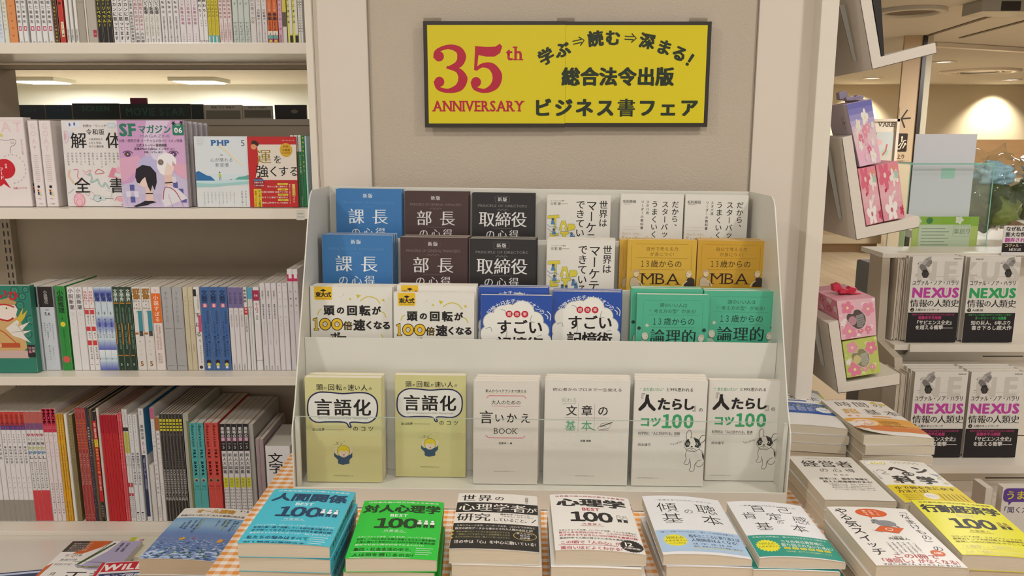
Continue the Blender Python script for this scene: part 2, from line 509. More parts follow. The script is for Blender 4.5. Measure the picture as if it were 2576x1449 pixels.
# ceiling details seen over the hall on the right-hand side
M_DARKLINE = mat('ceiling_slot_shadow_gap', '6B5F4E', 0.7)
def ceil_pt(px, py): return atz(px, py, CEIL - ZC)
def ceil_strip(name, p0, p1, w, m, drop=.004, th=.004):
    a, b_ = ceil_pt(*p0), ceil_pt(*p1); d = (b_ - a).normalized(); n = Vector((-d.y, d.x, 0))*w/2
    o = MB().prism([(q.x, q.y) for q in (a+n, b_+n, b_-n, a-n)], 'z', CEIL-drop-th, CEIL-drop).obj(name, m, up=0)
    return struct(o)
ceil_strip('trim_1', (2330, 90), (2600, 6), .05, M_DARKLINE)
ceil_strip('trim_2', (2417, 94), (2600, 46), .05, M_DARKLINE)
ceil_strip('trim_3', (2350, 106), (2600, 122), .10, M_WHITE, .004, .05)
# oval air diffuser recessed in the ceiling
vd = empty('air_diffuser', tuple(ceil_pt(2290, 26)))
tag(vd, 'round white ceiling air diffuser with a dark slot above the passage', 'vent')
cx, cy = 0, 0
MB().lathe([(.30, 0), (.31, -.03), (.24, -.035), (.23, -.005)], 0, 0, 36).obj('ring', M_CEIL, vd, True)
MB().lathe([(0, -.012), (.22, -.012), (.22, -.006), (0, -.006)], 0, 0, 36).obj('opening', M_DARKLINE, vd)
# recessed panel box hanging top right with a small dark sign
bx_ = empty('exit_sign_box', tuple(ceil_pt(2515, 2)))
tag(bx_, 'grey box hanging from the ceiling with a small dark plate', 'sign')
MB().box(-.2, .9, -.1, .2, -.10, -.002).obj('housing', M_STEEL, bx_)
MB().box(-.04, .12, -.103, -.1, -.095, -.02).obj('plate', M_BLACK, bx_)
# downlights of the hall: trim ring and glowing disc; they wash the far wall
for i, (px, py) in enumerate([(2195, 196), (2375, 155), (2545, 200)]):
    p = ceil_pt(px, py); p.y = min(p.y, 17.0)
    d = empty('downlight', (p.x, p.y, CEIL))
    tag(d, ['small lit downlight near the cream wall behind the pink boxes', 'dim downlight in the passage ceiling, nearer than the round speaker', 'lit downlight over the bright spot above the wood partition'][i], 'light', 'passage downlights')
    MB().lathe([(.17, 0), (.17, -.012), (.11, -.012), (.11, -.002)], 0, 0, 24).obj('trim_ring', M_WHITE, d, True)
    MB().lathe([(0, -.004), (.11, -.004), (.11, -.003), (0, -.003)], 0, 0, 24).obj('bulb_face', emit('downlight_face', (1, .93, .8), 5 if i != 1 else 1.2), d)
p = ceil_pt(2465, 178)
d = empty('ceiling_speaker', (p.x, p.y, CEIL)); tag(d, 'large round white ceiling fitting between the downlights', 'ceiling fitting')
MB().lathe([(.62, 0), (.62, -.03), (.48, -.04), (.46, -.01), (0, -.01)], 0, 0, 36).obj('rim', M_WHITE, d, True)
MB().lathe([(.36, -.012), (.36, -.03), (.30, -.03), (.30, -.012)], 0, 0, 36).obj('inner_ring', M_STEEL, d, True)
def spot(loc, tgt, w, ang, col=(1, .89, .71), rad=.06):
    l = bpy.data.lights.new('downlight_beam', 'SPOT'); l.energy = w; l.spot_size = R(ang); l.spot_blend = .8; l.color = col; l.shadow_soft_size = rad
    o = bpy.data.objects.new('downlight_beam', l); COL.objects.link(o); o.location = loc
    o.rotation_euler = (Vector(tgt) - Vector(loc)).to_track_quat('-Z', 'Y').to_euler()
for px in (2180, 2530):
    q = at(px, 205, 17.1)
    spot((q.x, 17.05, CEIL-.03), (q.x, 17.5, 1.0), 210, 100)
q = at(2360, 205, 14); area('hall_lamp_light', (q.x, 13.0, CEIL-.05), .6, 110, (1, .93, .84))  # this and the next two lamps have no fitting, added to brighten the hall
area('hall_lamp_light', (5.6, 7.6, CEIL-.05), .6, 105, (1, .95, .88))
area('hall_lamp_light', (-6.0, 12, CEIL-.05), .6, 12, (1, .96, .9))
# square hall lamps far behind the bookcase opening
for i, (x, y) in enumerate(FAR):
    d = empty('hall_lamp', (x, y - .35, CEIL)); tag(d, ['square lit ceiling lamp beyond the bookcase opening, beside its divider', 'square lit ceiling lamp beyond the bookcase opening, between divider and camera'][i], 'light', 'square hall lamps')
    MB().box(-.45, .45, -.4, .4, -.07, 0).obj('frame', M_HALLW, d, up=0)
    MB().box(-.36, .36, -.36, .36, -.085, -.0705).obj('diffuser', emit('lamp_diffuser', (1, .98, .93), 7), d, up=0)
# shop lamps above the table and the added fill lamp (above the frame)
for (x, y, s_, w_, st), wd_ in zip(LAMPS, LAMP_WORDS):
    d = empty('ceiling_lamp', (x, y, CEIL)); tag(d, 'square flush shop ceiling lamp ' + wd_, 'light', 'shop ceiling lamps')
    MB().box(-s_/2-.03, s_/2+.03, -s_/2-.03, s_/2+.03, -.012, 0).obj('frame', M_WHITE, d, up=0)
    MB().box(-s_/2, s_/2, -s_/2, s_/2, -.016, -.0125).obj('diffuser', emit('shop_lamp_diffuser', LAMP_COL, st), d, up=0)
# security camera
p = at(724, 208, 9.0)
d = empty('security_camera', (p.x, 9.0, CEIL)); tag(d, 'small dark-lensed security camera hanging from the ceiling beyond the bookcase', 'camera')
zt = CEIL
MB().lathe([(0, 0), (.09, 0), (.09, -.03), (0, -.035)], 0, 0, 16).obj('mount', M_WHITE, d, True)
MB().tube([(0, 0, -.03), (0, 0, -.16)], .02).obj('arm', M_WHITE, d)
MB().tube([(-.01, .03, -.13), (-.03, -.10, -.24)], .055, 12).obj('housing', M_WHITE, d, True)
MB().tube([(-.03, -.10, -.24), (-.034, -.13, -.265)], .045, 12).obj('lens', M_BLACK, d)
# tall pillar with the escalator sign
PY = 9.3
x0, x1 = at(2259, 300, PY).x, at(2304, 300, PY).x
pl = struct(MB().box(x0, x1, PY, PY+.03, 0, CEIL-.001).obj('wall_pillar', mat('pillar_paint', 'BFA88A', .7, .03, 3), up=0))
struct(MB().box(x1+.001, x1+.045, PY-.02, PY+.12, 0, CEIL-.001).obj('trim_4', M_BLACK, up=0))
struct(MB().box(x1+.046, x1+.12, PY, PY+.12, 0, CEIL-.001).obj('trim_5', mat('pale_jamb', 'B9B29C', .5), up=0))
def plate(name, px0, py0, px1, py1, Y, th, m, parent=None):
    a, b_ = at(px0, py0, Y), at(px1, py1, Y)
    o = MB().box(a.x, b_.x, Y-th, Y, b_.z, a.z).obj(name, m, parent, up=0)
    return o, a, b_
sg = tag(empty('escalator_sign', (0, 0, 0)), 'escalator sign with arrow and pictogram on the beige pillar', 'sign')
a = at(2245, 270, PY); b_ = at(2309, 405, PY); sw = (b_.x - a.x)
MB().box(a.x+.085, b_.x-.10, PY-.004, PY-.001, b_.z, a.z).obj('backing', mat('pillar_paint', 'BFA88A', .7, .03, 3), sg)
ik = Ink(); DK = '2E2018'
ik.line([(32.7, 5), (21, 24), (29.8, 43)], 3.2, DK); ik.line([(22, 24), (41, 22.5)], 3.2, DK)
ik.rrect(16, 55, 38, 94, 2.4, DK)
ik.circ(26, 63, 2.1, 'E4D8C0'); ik.line([(26, 65), (26, 73)], 2.6, 'E4D8C0')
ik.line([(18.5, 88), (23, 88), (31, 70), (35.5, 70)], 2.2, 'E4D8C0'); ik.line([(19.5, 82), (25, 75)], 2, 'E4D8C0'); ik.line([(29, 87), (34.5, 76)], 2, 'E4D8C0'); ik.line([(31, 77.5), (35, 75.5), (35.6, 80)], 1.6, 'E4D8C0')
ik.t('上り', 27, 104, 11, DK, 'm', sx=.8); ik.t('(のぼり)', 27, 115, 6.5, DK, sx=.7)
kk = sw/64*.98
ik.build('sign_print', lambda V: np.stack([a.x + V[:, 0]*kk, PY - .004 - V[:, 2]*10, a.z - V[:, 1]*kk], 1), sg)
# framed poster on the far side
pf = tag(empty('framed_poster'), 'white framed poster headed VARIE on the cream wall behind the pink boxes', 'poster')
YF = 9.25; a = at(2186, 299, YF); b_ = at(2250, 430, YF)
xs0, xs1, zs0, zs1 = a.x, b_.x, b_.z, a.z
MB().box(xs0, xs1, YF, YF+.03, zs0, zs1).obj('poster_panel', mat('poster_white', 'DDD5C6', .6), pf, up=0)
fb = MB(); t_ = .03
for (q0, q1, q2, q3) in ((xs0, xs1, zs1-t_, zs1), (xs0, xs0+t_, zs0, zs1), (xs1-t_, xs1, zs0, zs1)): fb.box(q0, q1, YF-.03, YF, q2, q3)
fb.obj('frame', M_WHITE, pf, up=0)
ik = Ink(); ik.t('VARIE', 42.5, 11, 13, '3C3226', 'l', serif=.8, fit=35)
ik.rect(24, 26, 58, 104, 'C9C6BC'); ik.rect(24, 26, 58, 62, 'C3CBCB'); ik.circ(30, 46, 6, 'D9B2B4'); ik.circ(43, 66, 7, 'A9C6BE'); ik.line([(46, 50), (44, 64), (38, 72)], 3, 'C8604E'); ik.line([(50, 84), (44, 98)], 4, '33302C'); ik.rect(44, 88, 56, 104, '2B2A28')
kk = (xs1-xs0)/60
ik.build('poster_print', lambda V: np.stack([xs0 + (V[:, 0]-6)*kk, YF - .002 - V[:, 2]*10, zs1 - V[:, 1]*kk], 1), pf)
# wood partition with pale ledge
M_WOOD = mat('partition_wood', '9A7850', .5, .10, 3, stretch=(1, 1, 12))
x0 = at(2345, 400, 9.6).x
struct(MB().box(x0-.1, 15.8, 9.7, 9.8, 0, ZC-.004).obj('wall_partition', M_WOOD, up=0))
x1_ = at(2244, 400, 9.4).x
struct(MB().box(2.6, x1_, 9.6, 9.7, 0, .55).obj('wall_partition', mat('low_counter', 'A98F6E', .6), up=0))
struct(MB().box(2.6, x1_, 9.5, 9.72, .12, .22).obj('trim_6', mat('counter_band', 'B5A68A', .4), up=0))
p = at(2490, 462, 6.0)
ct = tag(empty('counter', (p.x, 6.0, 0)), 'pale wooden counter with a rounded top edge beyond the flower bags', 'counter')
MB().box(0, 3.2, 0, .5, p.z-.03, p.z+.02).obj('top', mat('counter_top', 'C9AE84', .35), ct, up=0, bevel=.012)
MB().box(.04, 3.16, .04, .46, 0, p.z-.031).obj('body', M_WOOD, ct, up=0)

# ------------------------------------------------------------------ the partition: frame, papered panel, posts
YW = 1.70
wp = bpy.data.materials.new('textured_wallpaper'); wp.use_nodes = True
nt = wp.node_tree; b = nt.nodes['Principled BSDF']; b.inputs['Roughness'].default_value = .75; b.inputs['Base Color'].default_value = (*lin('BDB09E'), 1)
tc = nt.nodes.new('ShaderNodeTexCoord'); vo = nt.nodes.new('ShaderNodeTexVoronoi'); vo.inputs['Scale'].default_value = 260
nz = nt.nodes.new('ShaderNodeTexNoise'); nz.inputs['Scale'].default_value = 3.5; nz.inputs['Detail'].default_value = 5
bp = nt.nodes.new('ShaderNodeBump'); bp.inputs['Strength'].default_value = .5; bp.inputs['Distance'].default_value = .0012
cr = nt.nodes.new('ShaderNodeMapRange'); cr.inputs['To Min'].default_value = .93; cr.inputs['To Max'].default_value = 1.04
sc_ = nt.nodes.new('ShaderNodeVectorMath'); sc_.operation = 'SCALE'; sc_.inputs[0].default_value = lin('BDB09E')
nt.links.new(tc.outputs['Object'], vo.inputs['Vector']); nt.links.new(tc.outputs['Object'], nz.inputs['Vector'])
nt.links.new(vo.outputs[0], bp.inputs['Height']); nt.links.new(bp.outputs[0], b.inputs['Normal'])
nt.links.new(nz.outputs[0], cr.inputs[0]); nt.links.new(cr.outputs[0], sc_.inputs['Scale']); nt.links.new(sc_.outputs[0], b.inputs['Base Color'])
XL0, XL1, XR0, XR1 = -.407, -.2965, .505, .629
wall = struct(empty('wall_centre', (0, 0, 0)))
MB().box(XL1+.001, XR0-.001, YW+.004, YW+.03, 0, CEIL-.002).obj('panel', wp, wall, up=0)
MB().box(XL0, XL1, YW, YW+.05, 0, CEIL-.002).obj('frame', M_FRAME, wall, up=0)
MB().box(XR0, XR1, YW, YW+.05, 0, CEIL-.002).obj('frame', M_FRAME, wall, up=0)
MB().box(XL1-.0006, XL1+.0014, YW-.0008, YW+.02, 0, CEIL-.002).obj('edge_strip', mat('seam_grey', '8C8273', .6), wall, up=0)
MB().box(XR0-.0014, XR0+.0006, YW-.0008, YW+.02, 0, CEIL-.002).obj('edge_strip', mat('seam_grey', '8C8273', .6), wall, up=0)
struct(MB().box(XR1-.012, XR1+.024, YW-.04, YW+.6, 0, CEIL-.002).obj('trim_7', M_WHITE, up=0, bevel=.003))

# ------------------------------------------------------------------ left bookcase
YS, YB, BX0, BX1 = 1.76, 1.81, -1.75, -.4215
BK = tag(empty('bookcase', (0, 0, 0)), 'white open bookcase full of magazines, with a gap in its upper back', 'bookcase')
zA, zB, zC, zD = .2023, -.151, -.5373, -.921
def shelf(zt, th, y1=2.055):
    o = MB().box(BX0, BX1-.001, YS, y1, zt-th+ZC, zt+ZC).obj('shelf_board', M_SHELF, BK, bevel=.0012)
    return o
shelf(zA, .023, 1.99); shelf(zB, .023); shelf(zC, .021); shelf(zD, .021)
MB().box(BX1, XL0-.0005, 1.688, 2.10, 0, CEIL-.003).obj('end_post', M_WHITE, BK, bevel=.001)
for (z0, z1, nm) in ((zD+.001, zC-.022, 0), (zC+.001, zB-.024, 1), (zB+.001, .0345, 2), (zA+.001, .75, 3)):
    MB().box(BX0, BX1-.001, 2.056, 2.068, z0+ZC, z1+ZC).obj('back_panel', M_BACK, BK)
MB().box(BX0, BX1-.001, 2.05, 2.10, .035+ZC, .050+ZC).obj('top_cap', mat('cap_grey', 'A79D8D', .5), BK)
MB().box(BX0, BX1-.001, 1.995, 2.03, .168+ZC, .1785+ZC).obj('shelf_rail', M_BACK, BK)
xu = at(38, 230, 2.04).x
MB().box(xu-.03, xu, 1.93, 2.05, zB+.001+ZC, zA-.024+ZC).obj('divider', M_BACK, BK)
for (z0, z1, px, py) in ((zC+.001, zB-.024, 44, 620), (zD+.001, zC-.022, 74, 1000)):
    xp = at(px, py, 2.05).x
    MB().box(xp-.026, xp, 2.03, 2.055, z0+ZC, z1+ZC).obj('perforated_strip', M_BACK, BK)
    sl = MB(); z = z0 + .012
    while z < z1 - .02:
        for dx in (-.020, -.009): sl.box(xp+dx, xp+dx+.003, 2.0290, 2.0302, z+ZC, z+.013+ZC)
        z += .0215
    so = sl.obj('slots', M_BLACK, BK)
# shelf label
ikl = Ink(); ikl.rect(0, 0, 100, 120, 'CFCBC0'); ikl.t('000403', 50, 42, 22, '2A2622', 'm'); ikl.line([(12, 80), (95, 80)], 3, '55504A')
p0 = at(745, 529, YS)
ikl.build('shelf_label', lambda V: np.stack([p0.x + V[:, 0]*.00018, YS - .0003 - V[:, 2], p0.z - V[:, 1]*.00018], 1), BK)
# low display platform in front of the bookcase
struct(MB().box(BX0, -.53, 1.05, YS-.001, -.955+ZC, -.932+ZC).obj('trim_8', mat('platform_enamel', 'CFC8BC', 0.22, 0.02, 8), up=0, bevel=.002)) 
pf_ = tag(empty('display_plinth', (0, 0, 0)), 'low white display plinth at the foot of the bookcase', 'plinth')
MB().box(BX0+.02, -.55, 1.10, YS-.02, 0, .398).obj('body', M_WHITE, pf_)
MB().box(BX0, BX1, YS+.001, 2.05, 0, zD-.0215+ZC).obj('kick_base', M_WHITE, BK)

# dark magazines on the far unit, seen through the opening
FU = tag(empty('shelf_unit', (0, 0, 0)), 'far white shelf unit behind the bookcase opening', 'shelf unit')
MB().box(-1.9, -.45, 2.22, 2.55, -.02+ZC, .0+ZC).obj('shelf_board', M_SHELF, FU)
MB().box(-1.9, -.45, 2.56, 2.58, 0, .02+ZC).obj('back_panel', M_BACK, FU)
far = [(40, 112, 264, '2A3036', 'dark slate'), (112, 180, 264, '1D3340', 'deep teal'), (180, 300, 260, '23302F', 'blackish green'), (300, 480, 261, '27302E', 'charcoal'), (480, 512, 262, '1E2A26', 'black'), (512, 610, 264, 'D6D2C6', 'pale grey'), (610, 686, 266, 'CFCBBE', 'cream'), (690, 772, 264, '2C2422', 'dark brown')]
for i, (a0, a1, py, c, nm) in enumerate(far):
    A, B_ = at(a0, py, 2.30), at(a1, py, 2.30)
    w = B_.x - A.x - .002; zb = ZC + .001
    ik = Ink()
    if i in (2, 3): ik.t(['', '', 'SCREEN', 'MOVIE STAR'][i], 50, 11, 15, '3F6B5C', 'b', fit=84 if i == 3 else 60)
    if i in (5, 6): ik.t('映画 2025 特集号', 50, 6, 8, '55524C', 'm'); ik.rect(5, 14, 95, 40, '8E8A7E' if i == 5 else '7E7B70')
    if i == 7: ik.circ(62, 20, 11, '8D8478', 6)
    if i in (0, 1): ik.t('シネマ', 50, 20, 16, '44586A', 'b')
    sh = Shape(max(w, .02), .008, A.z - zb)
    book('magazine', sh, c, TR(A.x, 2.30, zb), ik if ik.n else None, None, 'C9BFAE',
         f'{nm} cinema magazine on the far unit, {ORD[7-i]} from the white end post', 'magazine', 'magazines on the far unit')
A = at(317, 249, 2.29)
book('paperback', Shape(.048, .006, .04), '7A2044', TR(A.x, 2.312, ZC+.075), None, None, label='crimson booklet peeping above the dark magazines on the far unit', cat='book')

# ------------------------------------------------------------------ cover artwork (units: cover width = 100)
BK_ = '211D1C'
def art_kokoroe(kind):
    def f():
        k = Ink()
        e, t, wcol, faint = {'k': ('PRINCIPLE OF MANAGERS', '課長', 'E2E8EC', '5B8FBE'), 'b': ('PRINCIPLE OF GENERAL MANAGERS', '部長', 'DAD6D4', '857673'), 't': ('PRINCIPLE OF DIRECTORS', '取締役', 'DEDBD8', '8E8986')}[kind]
        edge = {'k': '3F7DB6', 'b': '5A4646', 't': '6A6664'}[kind]
        if kind != 'k': k.rrect(37, 4.5, 60, 14.5, 2.2, edge, .5)
        else: k.rrect(37, 4.5, 60, 14.5, 2.2, edge, .4)
        k.t('新版', 48.5, 9.7, 7, wcol, 's', 1.12)
        k.t(e, 49, 20, 5.6, faint, 'l', fit=80 if kind != 't' else 78)
        k.line([(40, 27), (44, 25), (46, 27.5), (49, 25), (52, 27.5), (54, 25), (58, 27)], .5, faint, smooth=3)
        if kind == 't': 
            for c, x in zip(t, (24, 50, 75.5)): k.char(c, x, 41, 26, wcol, 's')
        else:
            for c, x in zip(t, (31, 67)): k.char(c, x, 41, 25, wcol, 's')
        k.line([(34, 55.5), (64, 55.5)], .35, faint)
        for c, x in zip('の心得', (30, 49, 67.5)): k.char(c, x, 65, 15.5, wcol, 's')
        return k
    return f
def art_market():
    k = Ink()
    k.v('世界は', 89, 7.5, 14, BK_, 'm', 1.0); k.v('マーケティング', 70.5, 7, 17.5, BK_, 'm', .98); k.v('できている', 53, 7, 15, BK_, 'm', .98)
    k.t('マーケティング 著者', 17, 9, 2.3, '55504C'); k.t('三宅 宏', 14, 13.5, 5, '3A3633', 'm'); k.line([(23, 13.5), (33, 13.5)], .4, '55504C')
    Y_, Bc, G_ = 'D4C53E', '4F7FAE', '8B8F8C'
    def blk(pts, c=Y_): k.poly(pts, c); k.line(pts, .5, '5A6470', True)
    blk([(2, 32), (20, 31), (20, 36), (15, 36), (15, 55), (12, 55), (12, 36), (2, 37)])
    blk([(20, 55), (24, 40), (30, 40), (34, 56), (30, 56), (27, 44), (24, 56)]); k.circ(27, 49, 2, 'E4E2DC')
    blk([(34, 56), (34, 45), (44, 45), (46, 50), (44, 54), (38, 55)])
    blk([(22, 57), (36, 57), (36, 60), (31, 62), (31, 70), (26, 70), (26, 62), (22, 60)])
    blk([(6, 60), (20, 60), (20, 63), (10, 64), (18, 66), (18, 69), (6, 70)])
    for x, y in ((10, 38), (12, 54), (40, 60), (44, 66), (24, 68), (30, 69)):
        k.circ(x, y, 2.1, '4A5568'); k.poly([(x-3, y+8), (x-2, y+2), (x+2, y+2), (x+4, y+8)], Bc)
    k.line([(1, 46), (6, 50), (14, 49), (18, 52)], .7, Bc); k.line([(2, 52), (8, 57), (16, 58)], .7, G_); k.line([(36, 58), (44, 62), (47, 70)], .8, Bc)
    return k
def art_starbucks():
    k = Ink()
    k.v('だから、', 87, 9.5, 11.5, BK_, 'm'); k.v('スターバックスは', 71, 9.5, 11.5, BK_, 'm', 1.04); k.v('うまくいく。', 54.5, 9.5, 11.5, BK_, 'm', 1.04)
    k.v('スタバ流', 43, 9.5, 5, BK_, 'm', 1.15); k.v('リーダーの教科書', 35, 9.5, 5, BK_, 'm', 1.17)
    k.t('毛利英昭', 14, 11.5, 5.4, '3A3633', 'm'); k.line([(5, 15.5), (16, 15.5)], .5, '77716A')
    k.line([(3, 52), (34, 51)], .4, 'D8C8B0'); k.line([(3, 56), (28, 55.6)], .4, 'D8C8B0')
    k.t("that's why,", 3, 62, 6.5, 'D2BC9E', 'r', a='l'); k.t('Starbucks', 3, 69.5, 10, 'CBAE8A', 'b', a='l', fit=51)
    return k
def fig(k, x, y, s, skin, hair, top, flip=1):
    """small line drawing of a leaning figure"""
    X = lambda a: x + flip*a*s
    k.poly([(X(-8), y+20*s), (X(-7), y+8*s), (X(-3), y+5*s), (X(3), y+6*s), (X(7), y+12*s), (X(9), y+20*s)], top)
    k.line([(X(-8), y+20*s), (X(-7), y+8*s), (X(-3), y+5*s), (X(3), y+6*s), (X(7), y+12*s), (X(9), y+20*s)], .5, '4A4038')
    k.line([(X(4), y+10*s), (X(10), y+15*s), (X(12), y+20*s)], 1.6*s, skin)
    k.circ(X(2), y, 4.6*s, skin, 5.2*s); k.ring(X(2), y, 4.6*s, .45, '4A4038', 5.2*s)
    k.poly([(X(-3), y), (X(-2.6), y-5*s), (X(2), y-6.6*s), (X(6), y-4.4*s), (X(3), y-2.4*s), (X(-1), y-2*s)], hair)
    k.circ(X(4.6), y, .5*s, '2A2420')
def art_mba():
    k = Ink(); c = '6B4A12'
    for (p, q) in (((11, 6.5), (88, 6.5)), ((6, 8), (6, 46)), ((93, 8), (93, 46)), ((13, 26.5), (88, 26.5)), ((16, 43.5), (84, 43.5))): k.line([p, q], .45, 'A6801E')
    k.t('自分で考える力', 50, 13, 6.4, c, 'l', 1.05); k.t('が身につく!', 50, 21, 6.4, c, 'l', 1.05)
    k.t('１３', 26, 35, 12, '3A2A10', 'r', sx=.62); k.t('歳からの', 57, 35, 11.5, '3A2A10', 'r')
    k.t('MBA', 49, 57, 24, '2E1C10', 'l', serif=.55, fit=58, sx=.9)
    fig(k, 12, 50, .95, 'D9C49A', 'B89E86', 'C2B092'); fig(k, 92, 50, .95, 'DCC9A6', 'D0B878', '3B3128', -1)
    return k
def art_head100():
    k = Ink(); g = 'CDBB2E'; y_ = 'E3B92A'
    k.rrect(5.5, -3, 27, 16.5, 2, y_); k.t('東大式', 16.5, 10, 6.6, BK_, 'x', .95); k.poly([(12.5, 5), (16.5, 3.3), (20.5, 5), (16.5, 6.7)], BK_); k.line([(8, 14.4), (25, 14.4)], .4, BK_)
    k.line([(61, 17), (70, 12), (80, 14), (85, 20)], 1.0, g, smooth=5); k.poly([(56, 9), (62, 10.5), (58, 14)], g); k.poly([(90, 14), (86.5, 16), (90.5, 18)], g)
    for x, y, r in ((49, 15, 1.9), (41, 10, 1), (37.5, 12, .6)): k.star(x, y, r, r*.4, 5, g)
    k.line([(9, 35), (11, 30), (14, 28)], 1.0, g, smooth=4); k.line([(86, 30), (90, 32), (92, 37)], 1.0, g, smooth=4)
    for c, x, sz in zip('頭の回転が', (23, 37, 51, 66.5, 80.5), (13, 10, 13, 13.5, 11)): k.char(c, x, 29, sz, BK_, 'x')
    k.up()
    for x in (6.2,): k.poly([(3, 40), (8.5, 38), (8.5, 52), (10.5, 52), (10.5, 54.5), (4, 54.5), (4, 52), (5.3, 52), (5.3, 42), (3, 42.6)], BK_); k.poly([(3.8, 40.6), (7.8, 39.2), (7.8, 52.6), (9.7, 52.7), (9.7, 53.8), (4.8, 53.8), (4.8, 52.7), (6, 52.6), (6, 41.5), (3.8, 42)], y_)
    for x in (18, 32.5):
        k.circ(x, 46.5, 7.4, BK_, 7.8); k.circ(x, 46.5, 6.5, y_, 6.9); k.circ(x, 46.5, 3.0, BK_, 3.4); k.circ(x, 46.5, 2.3, 'D9D2C4', 2.7); k.line([(x, 44.5), (x, 46.5), (x+1.5, 47.5)], .5, BK_)
    k.char('倍', 45.5, 48, 11, BK_, 'x'); k.up(); k.char('倍', 45.5, 48, 10.4, y_, 'b')
    for c, x, sz in zip('速くなる', (59.5, 71.5, 82, 92.5), (14.5, 11, 11, 11)): k.char(c, x, 47, sz, BK_, 'x')
    k.up()
    for c, x in zip('ボー', (30, 38)): k.char(c, x, 62, 13, BK_, 'b')
    k.line([(86, 58), (88, 62)], 1, g)
    return k
def art_memory():
    k = Ink(); wht, gy = 'E9E6DC', '9FA4A2'
    C = [(17, 38, 13), (31, 28, 13), (58, 25, 17), (40, 27, 14), (75, 36, 13), (84, 50, 12), (12, 56, 12), (88, 66, 12), (10, 72, 12), (50, 60, 34), (50, 42, 25)]
    for x, y, r in C: k.circ(x, y, r+1, gy)
    for x, y, r in C: k.circ(x, y, r, wht)
    for p in ([(7, 48), (14, 46), (16, 52)], [(28, 20), (34, 22), (37, 30)], [(72, 28), (70, 36), (76, 38)], [(86, 56), (80, 58)], [(36, 40), (37, 56), (35, 62)], [(60, 60), (62, 72)]): k.line(p, 1.0, gy, smooth=4)
    k.arc('記憶力日本チャンピオンの', 50, 60, 52, -46, 44, 7.6, 'E6EAF0', 'm')
    k.line([(90, 26), (94, 29), (94, 33)], 1.1, wht, smooth=3); k.line([(93, 22), (98, 27), (97.5, 35)], 1.1, wht, smooth=3)
    for c, x in zip('超効率', (40, 51, 62)): k.circ(x, 26.5, 4.9, 'C2263C'); k.char(c, x, 26.5, 5.6, 'EFE6DC', 'm')
    for c, x in zip('すごい', (33, 55, 77)): k.char(c, x, 45, 22, BK_, 'b')
    for c, x in zip('記憶術', (33, 55, 77)): k.char(c, x, 70, 23, BK_, 'b')
    return k
def art_logic():
    k = Ink(); c = '2A4A40'
    for (p, q) in (((11, 8), (90, 8)), ((9, 10), (9, 52)), ((92, 10), (92, 52)), ((14, 29), (88, 29)), ((22, 46.5), (82, 46.5))): k.line([p, q], .4, '4B9277')
    k.t('頭のいい人は', 51, 15, 6.4, c, 'l'); k.t('“考え方の型”がある!', 50, 23.5, 6.4, c, 'l')
    k.t('１３', 29, 38, 12, '1F3B33', 'r', sx=.62); k.t('歳からの', 60, 38, 11, '1F3B33', 'r')
    for ch, x in zip('論理的', (30, 52, 74)): k.char(ch, x, 59, 21.5, '1B2E29', 's')
    for ch, x in zip('思考', (38, 64)): k.char(ch, x, 83, 22, '1B2E29', 's')
    def puzzle(x, y, s, col): k.rect(x-s, y-s, x+s, y+s, col); k.circ(x+s, y, s*.5, col); k.circ(x, y-s, s*.5, col); k.circ(x-s, y, s*.5, col); k.circ(x, y+s, s*.5, col)
    puzzle(4, 48, 1.9, '223A33'); puzzle(15, 44, 1.8, 'B9C2B0'); puzzle(95, 50, 2, '223A33')
    fig(k, 11, 60, .95, 'D2CFBC', 'C9C2AE', '9FBFA8'); fig(k, 93, 62, .95, 'D2CFBC', 'B9B29A', 'A9C4B0', -1)
    return k
